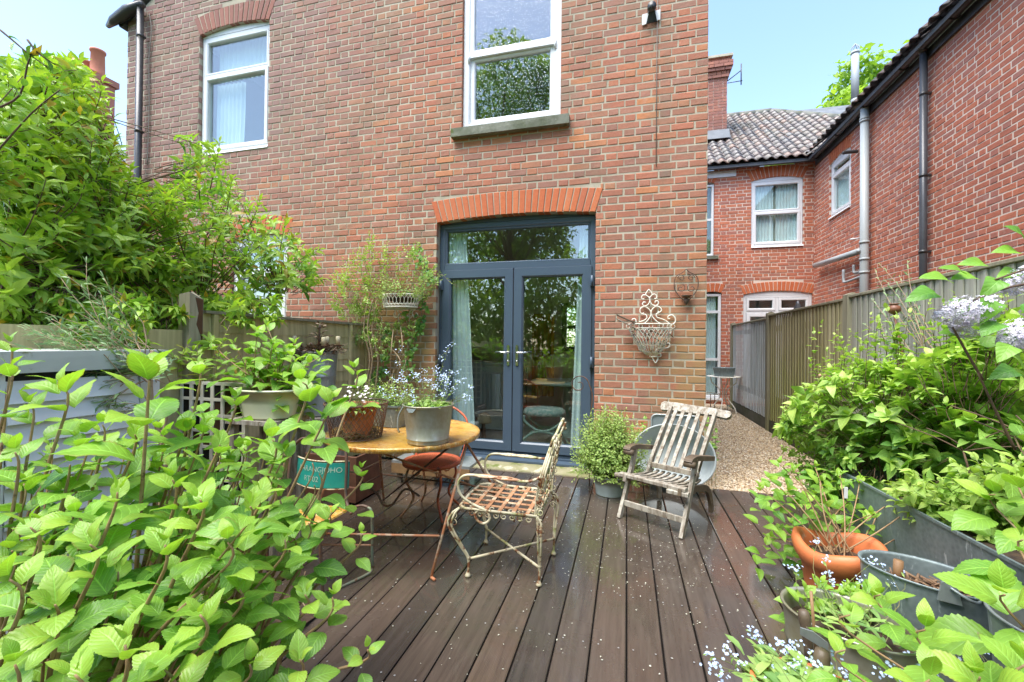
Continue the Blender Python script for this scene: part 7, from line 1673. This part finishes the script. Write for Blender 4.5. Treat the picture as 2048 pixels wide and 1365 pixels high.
# blue pot bush
bb = Vector((-.13, 3.84, .16)); P = Plant('bushy_herb', bb, 'airy pale green small-leaved bush overflowing the pale blue pot', 'plant', K_sml, green_stem, 60)
for i in range(1300):
    a = random.uniform(0, 6.28); el = random.uniform(-.5, 1.5); rr = random.uniform(.12, .40); t = bb + Vector((rr * math.cos(a) * math.cos(el) * 1.0, rr * math.sin(a) * math.cos(el) * .9, .16 + rr * math.sin(el) * 1.15)); b = bb + Vector((random.uniform(-.12, .12), random.uniform(-.12, .12), .02)); path = bent(b.lerp(t, .4), t, .25, 3)
    P.stem(path, .0014, .0008, 3); P.sprig(path, 8, .027, ang=(35, 80), age=(0, .6), start=.2)
P.finish()
bb2 = at(1400, 870, 4.42); P = Plant('wall_fern', (bb2.x, 4.4, 0), 'fresh green self-sown plant at the foot of the wall behind the tin bath', 'plant', K_ivy, green_stem, 60)
for (px, py) in ((1285, 850), (1290, 835), (1300, 860), (1275, 870), (1295, 880), (1265, 850), (1425, 850), (1432, 862), (1415, 840)):
    p = at(px, py, 4.38); path = bent(Vector((p.x, 4.4, -.02)), p, .12, 5); P.stem(path, .0025, .0015, 4); P.sprig(path, 9, .05, age=(0, .6), start=.4)
P.finish()
# ============================================================ RIGHT-HAND SHRUBS
sh_ = Plant('border_shrub', (1.65, 2.7, .5), 'dense mid green leafy shrub growing from the zinc tank along the fence', 'shrub', K_shr, twig_dark, 300)
rp = [(1575, 800), (1640, 740), (1720, 735), (1800, 720), (1900, 690), (1980, 650), (2080, 640), (2080, 1010), (1960, 1010), (1850, 1000), (1740, 1000), (1640, 1010), (1600, 980), (1640, 920), (1560, 860)]
def rdepth(px): return 2.75 - (px - 1560) / 500 * .75
rh = [Vector((1.45, 3.0, .75)), Vector((1.6, 2.6, .8)), Vector((1.7, 2.2, .85)), Vector((1.6, 1.9, .8))]
for h in rh:
    b = Vector((h.x + .05, h.y, .48)); sh_.stem(bent(b, h, .1), .007, .004, 6)
    for k in range(4): e = h + Vector((random.uniform(-.35, .35), random.uniform(-.3, .3), random.uniform(.05, .35))); sh_.stem(bent(h, e, .15), .004, .0025, 5)
for (px, py) in sample_poly(rp, 640) + sample_poly([(1640, 880), (2080, 850), (2080, 1020), (1900, 1040), (1740, 1020), (1640, 1010)], 300):
    f = random.random() ** .8; p = atd(px, py, rdepth(px) - .1 + f * .65); h = min(rh, key=lambda q: (q - p).length); path = bent(h.lerp(p, .6), p, .15, 4); sh_.stem(path, .0022, .0012, 4)
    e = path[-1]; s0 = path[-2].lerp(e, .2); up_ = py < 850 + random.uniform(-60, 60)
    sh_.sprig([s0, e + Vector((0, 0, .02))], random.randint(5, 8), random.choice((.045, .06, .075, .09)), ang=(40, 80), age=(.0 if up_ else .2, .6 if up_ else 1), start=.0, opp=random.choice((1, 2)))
for i in range(46):   # loose leading shoots above the mass
    px = random.uniform(1640, 2060); py0 = 760 - (px - 1640) * .24; a = atd(px, py0 + 40, rdepth(px) + .15); b = atd(px + random.uniform(-25, 25), py0 - random.uniform(20, 110), rdepth(px) + .2)
    path = bent(a, b, .12, 5); sh_.stem(path, .0024, .0012, 4); sh_.sprig(path, 9, random.uniform(.04, .06), ang=(40, 75), age=(0, .5), start=.2)
sh_.finish()
ro = Plant('rose_bush', (1.45, 3.3, .4), 'thin arching rose stems with pinkish buds at the left end of the right-hand planting', 'shrub', K_shr, green_stem, 200)
for (px, py) in sample_poly([(1560, 830), (1590, 770), (1640, 760), (1680, 800), (1690, 900), (1600, 980), (1560, 900)], 90) + [(1560, 870), (1575, 855), (1590, 830), (1640, 735), (1670, 690), (1690, 700), (1720, 680), (1760, 690), (1830, 690), (1655, 700), (1680, 720), (1710, 700), (1700, 660), (1745, 740), (1670, 670), (1650, 720), (1780, 720), (1810, 720), (1600, 965), (1545, 950), (1575, 945)]:
    p = atd(px, py, random.uniform(2.95, 3.3)); b = Vector((1.5, 3.0, .5)); path = bent(b.lerp(p, .3), p, .18, 5); ro.stem(path, .0025, .0014, 4); ro.sprig(path, 10, .042, ang=(45, 80), age=(.0, .7), start=.5)
bud = MB()
for x, y in ((1650, 750), (1667, 746), (1640, 752)):
    p = atd(x, y, 3.0); bud.lathe([(0, -.012), (.008, -.008), (.011, .002), (.006, .012), (0, .014)], p, 8)
ro.finish(); bud.build('buds', m_simple('pink_bud', (0.55, 0.25, 0.2), (0.5, 0.35, 0.2), 30, .6), ro.th, kind='stuff')
o2 = Plant('young_olive', (1.9, 3.1, .5), 'sparse silvery olive sapling rising against the grey fence boards', 'shrub', K_oli, twig_tan, 220)
for (x, y) in ((1750, 540), (1770, 560), (1800, 555), (1815, 525), (1790, 600), (1745, 600), (1760, 640), (1820, 640), (1840, 620), (1740, 690), (1850, 660), (1870, 560), (1890, 600), (1730, 650), (1760, 530), (1840, 560), (1800, 680), (1775, 720), (1830, 590)):
    p = atd(x, y, 3.55 + random.uniform(-.1, .1)); b = Vector((1.95, 3.1, .8)); path = bent(b.lerp(p, .45), p, .1, 6); o2.stem(path, .003, .0015, 4); o2.sprig(path, 22, .05, ang=(20, 50), age=(.0, .6), start=.25)
o2.finish()
hp = Plant('potted_hydrangea', (.985, 2.42, .4), 'young hydrangea with bare brown stems in the orange terracotta pot', 'shrub', K_hyd_s, cane_brown, 260)
for (px, py, sz) in ((1540, 960, .085), (1560, 930, .08), (1590, 940, .075), (1520, 975, .07), (1575, 985, .08), (1610, 1000, .08), (1640, 965, .085), (1680, 950, .085), (1720, 960, .08), (1650, 1010, .08), (1560, 1060, .08), (1585, 1050, .08), (1600, 1085, .07), (1540, 1075, .07), (1690, 1060, .085), (1660, 1085, .08), (1740, 1030, .075), (1770, 1060, .07), (1715, 1090, .07), (1640, 1070, .075), (1790, 1000, .08), (1760, 975, .08), (1830, 1010, .08), (1630, 935, .08), (1700, 1000, .08), (1850, 1050, .07)):
    p = atd(px, py, 2.28 + random.uniform(-.18, .2)); b = Vector((1.0 + random.uniform(-.07, .07), 2.40 + random.uniform(-.06, .06), .27)); path = bent(b, p, .12, 6); hp.stem(path, .0042, .0025, 5); hp.rosette(p, (random.uniform(-.4, .3), random.uniform(-.6, -.1), 1), 5, sz * 1.15, age0=.08, gap=.016, spread=(20, 80))
hp.finish()
te = Plant('tank_edge_plant', (1.6, 2.0, .5), 'spreading leafy shoots hanging over the near rim of the zinc tank', 'plant', K_shr, green_stem, 200)
for (px, py) in sample_poly([(1740, 960), (1850, 930), (2090, 900), (2090, 1120), (1980, 1100), (1900, 1080), (1800, 1040)], 150):
    p = atd(px, py, 2.05 - (px - 1740) / 350 * .3 + random.uniform(-.1, .12)); b = Vector((1.62 + random.uniform(-.1, .15), min(max(p.y, 1.6), 2.9), .5)); path = bent(b.lerp(p, .3), p, .18, 4); te.stem(path, .002, .0012, 4); te.sprig(path, 9, random.uniform(.045, .07), ang=(40, 80), age=(.0, .8), start=.35)
te.finish()
# lilac
li = Plant('lilac', (1.5, 1.5, 1.2), 'lilac branches with heart-shaped leaves and pale purple flower heads, upper right edge', 'shrub', K_lil, twig_dark, 120)
for pts in (((2100, 560), (2000, 580), (1930, 610), (1885, 625)), ((2100, 520), (2048, 540), (1990, 560)), ((1965, 760), (1930, 700), (1905, 655)), ((2030, 900), (1990, 820), (1955, 745)), ((2100, 640), (2060, 640), (2020, 650))):
    li.stem(smooth_pts([atd(x, y, 1.45) for x, y in pts], 4), .005, .003, 5)
li.stem(smooth_pts([Vector((1.95, 1.5, .5)), Vector((1.8, 1.3, 1.0)), atd(2120, 640, 1.45)], 5), .012, .007, 6)
for (x, y, a, sz, dd) in ((1870, 585, 200, .14, 1.45), (1895, 560, 170, .13, 1.4), (1925, 545, 160, .12, 1.5), (1950, 555, 185, .12, 1.5), (1930, 600, 250, .13, 1.5), (1970, 530, 160, .11, 1.4), (2000, 560, 230, .12, 1.45), (1985, 600, 250, .12, 1.4), (1995, 645, 230, .11, 1.4), (2020, 690, 240, .11, 1.35), (2040, 610, 300, .12, 1.4), (2048, 480, 120, .12, 1.5), (2040, 545, 200, .12, 1.5), (2035, 505, 160, .11, 1.5), (1960, 690, 30, .10, 1.5), (2030, 740, 200, .12, 1.5), (1915, 670, 160, .09, 1.5), (2010, 700, 300, .10, 1.4)):
    p = atd(x, y, dd); li.leaf(p, (math.cos(R(a)) * .97, -.3, math.sin(R(a)) * .6), (random.uniform(-.3, .3), -.7, .8), sz * .72, random.uniform(0, .8))
li.finish()
lf_ = m_simple('lilac_floret', (0.66, 0.60, 0.74), (0.80, 0.77, 0.82), 30, .6)
for (x, y, L, a, dd) in ((1870, 632, .165, 8, 1.45), (1905, 655, .09, 10, 1.47), (2000, 578, .14, 20, 1.5), (2000, 690, .12, 30, 1.4)):
    fl = MB(); c0 = atd(x, y, dd); ax = Vector((math.cos(R(a)), .1, math.sin(R(a)))).normalized(); sx_ = ax.orthogonal().normalized(); sy_ = ax.cross(sx_)
    for k in range(420):
        t = random.random(); rr = (.012 + .045 * math.sin(min(t * 1.25, 1) * 2.2)) * random.uniform(.6, 1.0); an = random.uniform(0, 6.28); o_ = sx_ * math.cos(an) + sy_ * math.sin(an); floret(fl, c0 + ax * (t * L) + o_ * rr, o_ + ax * -.2, .0075, 4, wdt=.5)
    fl.build('flower_head', lf_, li.th, kind=None, fix=False)['kind'] = 'stuff'
# big near leaves, bottom right
nh = Plant('foreground_hydrangea', (1.35, 1.2, .5), 'very near hydrangea shoots with large leaves at the lower right edge', 'shrub', K_hyd, cane_brown, 200)
for (x, y, dd, sz, pr, axx) in ((2010, 1190, 1.02, .165, 4, -.35), (1990, 990, 1.35, .15, 4, -.3), (2040, 960, 1.3, .13, 4, 0), (1850, 1260, 1.0, .12, 3, -.2), (1960, 1355, .88, .14, 4, -.4), (1860, 1360, .9, .12, 3, 0), (2045, 1080, 1.1, .13, 3, 0), (1700, 1230, 1.15, .09, 3, -.2), (1760, 1190, 1.25, .10, 4, -.1), (2050, 870, 1.5, .12, 4, 0), (2050, 1330, .85, .13, 4, 0), (1690, 1300, 1.05, .07, 3, 0)):
    p = atd(x, y, dd); b = Vector((1.15 + random.uniform(-.1, .2), .95 + random.uniform(-.1, .2), .0)); ax = Vector((axx + random.uniform(-.2, .2), random.uniform(-.35, .1), 1)).normalized(); nh.stem(smooth_pts([b, b.lerp(p, .6) + Vector((0, 0, .05)), p - ax * .05, p], 4), .0045, .002, 6, own='cane'); nh.rosette(p, ax, pr, sz, age0=0, gap=.02, spread=(20, 85))
nh.finish()
fu = Plant('tub_greenery', (.70, 1.66, .4), 'mixed fresh green seedlings filling the front galvanised tub', 'plant', K_hyd_s, green_stem, 240)
for (px, py) in sample_poly([(1595, 1190), (1640, 1165), (1740, 1180), (1780, 1230), (1740, 1290), (1680, 1280), (1620, 1260)], 80):
    p = atd(px, py, 1.62 + random.uniform(-.1, .12)); b = Vector((min(max(p.x, .58), .82), min(max(p.y, 1.58), 1.74), .37)); path = bent(b, p, .12, 4); fu.stem(path, .0022, .0014, 4); fu.rosette(p, (random.uniform(-.3, .3), random.uniform(-.4, .1), 1), 4, random.uniform(.05, .09), age0=.1, gap=.014)
fu.finish()
# forget-me-nots along the bottom right
def fmn_tips(L, dd, base):
    return [(base + Vector((random.uniform(-.08, .08), random.uniform(-.08, .08), 0)), atd(x, y, dd + random.uniform(-.06, .06))) for x, y in L]
b1 = Vector((.46, 1.33, .36)); T = fmn_tips([(1415, 1310), (1430, 1330), (1440, 1350), (1500, 1265), (1515, 1280), (1455, 1300), (1480, 1320), (1560, 1290), (1575, 1300), (1590, 1290), (1535, 1330), (1550, 1345), (1600, 1330), (1620, 1310), (1640, 1340), (1660, 1330), (1610, 1350), (1650, 1355), (1670, 1310), (1580, 1335), (1690, 1350), (1555, 1315), (1530, 1360), (1625, 1362)], 1.22, b1)
forget('pot_forget_me_nots', b1, 'forget-me-nots growing from the terracotta pot at the bottom edge', [b1 + Vector((0, 0, .02))], T, 150, (.12, .10), nf=12, lsz=.06)
b2 = Vector((.72, 1.66, .38)); T = fmn_tips([(1580, 1135), (1595, 1140), (1615, 1260), (1640, 1165), (1660, 1150), (1665, 1165), (1690, 1170), (1700, 1180), (1720, 1160), (1745, 1125), (1760, 1130), (1765, 1150), (1755, 1170), (1800, 1140), (1735, 1215), (1680, 1260), (1650, 1270), (1745, 1290), (1760, 1300), (1640, 1230), (1790, 1160), (1650, 1120), (1635, 1085)], 1.68, b2)
forget('tub_forget_me_nots', b2, 'tall thin forget-me-nots rising from the front galvanised tub', [b2], T, 60, (.14, .08), nf=11, lsz=.045)
b3 = Vector((.98, 1.28, .10)); T = fmn_tips([(1880, 1270), (1895, 1275), (1900, 1290), (1850, 1290), (1870, 1300), (1935, 1265), (1945, 1280), (1955, 1300), (1890, 1330), (1910, 1320), (1840, 1335), (1820, 1320), (1800, 1340), (1780, 1330), (1765, 1345), (1790, 1355), (1830, 1355), (1860, 1350)], 1.28, b3)
forget('ground_forget_me_nots', b3, 'loose forget-me-nots between the tubs at the lower right', [b3], T, 80, (.16, .10), nf=12, lsz=.05)
# ============================================================ TREES
def tree(name, base, H, crown, nleaf, label, lsz=.13, seed=1, group=None):
    random.seed(seed); P = Plant(name, base, label, 'tree', K_tree, twig_dark, 0, group); b = Vector(base)
    tr_ = smooth_pts([b, b + Vector((.1, .1, H * .25)), b + Vector((-.1, .15, H * .5)), b + Vector((.05, 0, H * .8))], 4); m = MB(); N = len(tr_); m.tube(tr_, [.22 * (1 - .8 * i / N) for i in range(N)], 9, rnd=.5); m.build('trunk', MAT['bark'], P.th)
    cl_ = []
    for k in range(26):
        a = random.uniform(0, 6.28); z = random.uniform(.28, 1.0); rr = crown * math.sin(min(z * 1.25, 1.25) * 1.9) ** .7 * random.uniform(.25, 1) if z < .99 else 0; c = b + Vector((rr * math.cos(a), rr * math.sin(a), H * z)); cl_.append((c, crown * random.uniform(.26, .44))); q = tr_[min(int(z * .8 * N), N - 1)]; P.stem(bent(q, c, .1, 5), .05, .015, 5)
    for i in range(nleaf):
        c, r = random.choice(cl_); v = Vector((random.gauss(0, 1), random.gauss(0, 1), random.gauss(0, 1))).normalized() * r * random.uniform(.45, 1.08) ; v.z *= .75
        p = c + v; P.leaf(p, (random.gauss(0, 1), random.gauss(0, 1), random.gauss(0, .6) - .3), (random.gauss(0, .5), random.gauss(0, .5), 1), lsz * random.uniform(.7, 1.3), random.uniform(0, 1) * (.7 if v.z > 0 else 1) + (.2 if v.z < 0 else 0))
    P.finish('limbs')
MAT['bark'] = m_simple('tree_bark', (0.12, 0.09, 0.06), (0.07, 0.055, 0.04), 6, .95, bump=.8, bscale=20)
tree('bright_tree', (9.2, 20.5, 0), 12.9, 3.0, 9000, 'bright green tree crown showing above the right-hand roof', .3, 11)
tree('garden_tree', (-4.7, -8.0, 0), 12.6, 3.3, 24000, 'tall leafy garden tree behind the camera, mirrored in the left glass', .21, 12)
tree('garden_tree', (.8, -8.5, 0), 9.6, 3.6, 26000, 'tall leafy garden tree behind the camera, mirrored in the right door', .21, 13)
tree('garden_tree', (-10, -9.5, 0), 8.0, 3.3, 11000, 'broad garden tree far behind the left fence, seen only mirrored', .22, 14)
tree('garden_tree', (5.6, -8.0, 0), 7.6, 3.0, 12000, 'broad garden tree behind the right border, seen only mirrored', .22, 15)
tree('courtyard_tree', (-1.0, 12.5, 0), 4.2, 1.6, 6000, 'bright tree outside the back window of the dining room', .12, 16)
hd = Plant('garden_hedge', (0, -5, 0), 'loose green hedge closing the garden behind the camera', 'hedge', K_tree, twig_dark, 0)
for i in range(26000):
    x = random.uniform(-8, 7); hd.leaf((x, -5.0 + random.gauss(0, .45), random.uniform(0, 3.0 + .7 * math.sin(x * 1.7) + .4 * math.sin(x * 4.1))), (random.gauss(0, 1), random.gauss(0, 1), random.gauss(0, 1)), (0, 0, 1), .19 * random.uniform(.7, 1.3), random.uniform(0, 1))
hd.finish()
tbm = Plant('tree_belt', (0, -15, 0), 'far belt of trees closing the garden', 'trees', K_tree, twig_dark, 0)
for i in range(17000):
    x = random.uniform(-22, 16); z = 8.5 * random.random() + 2.2 * math.sin(x * .8); tbm.leaf((x, -15 + random.gauss(0, 1.0), max(z, .1)), (random.gauss(0, 1), random.gauss(0, 1), random.gauss(0, 1)), (0, 0, 1), .5 * random.uniform(.6, 1.3), random.uniform(0, 1))
tbm.finish()
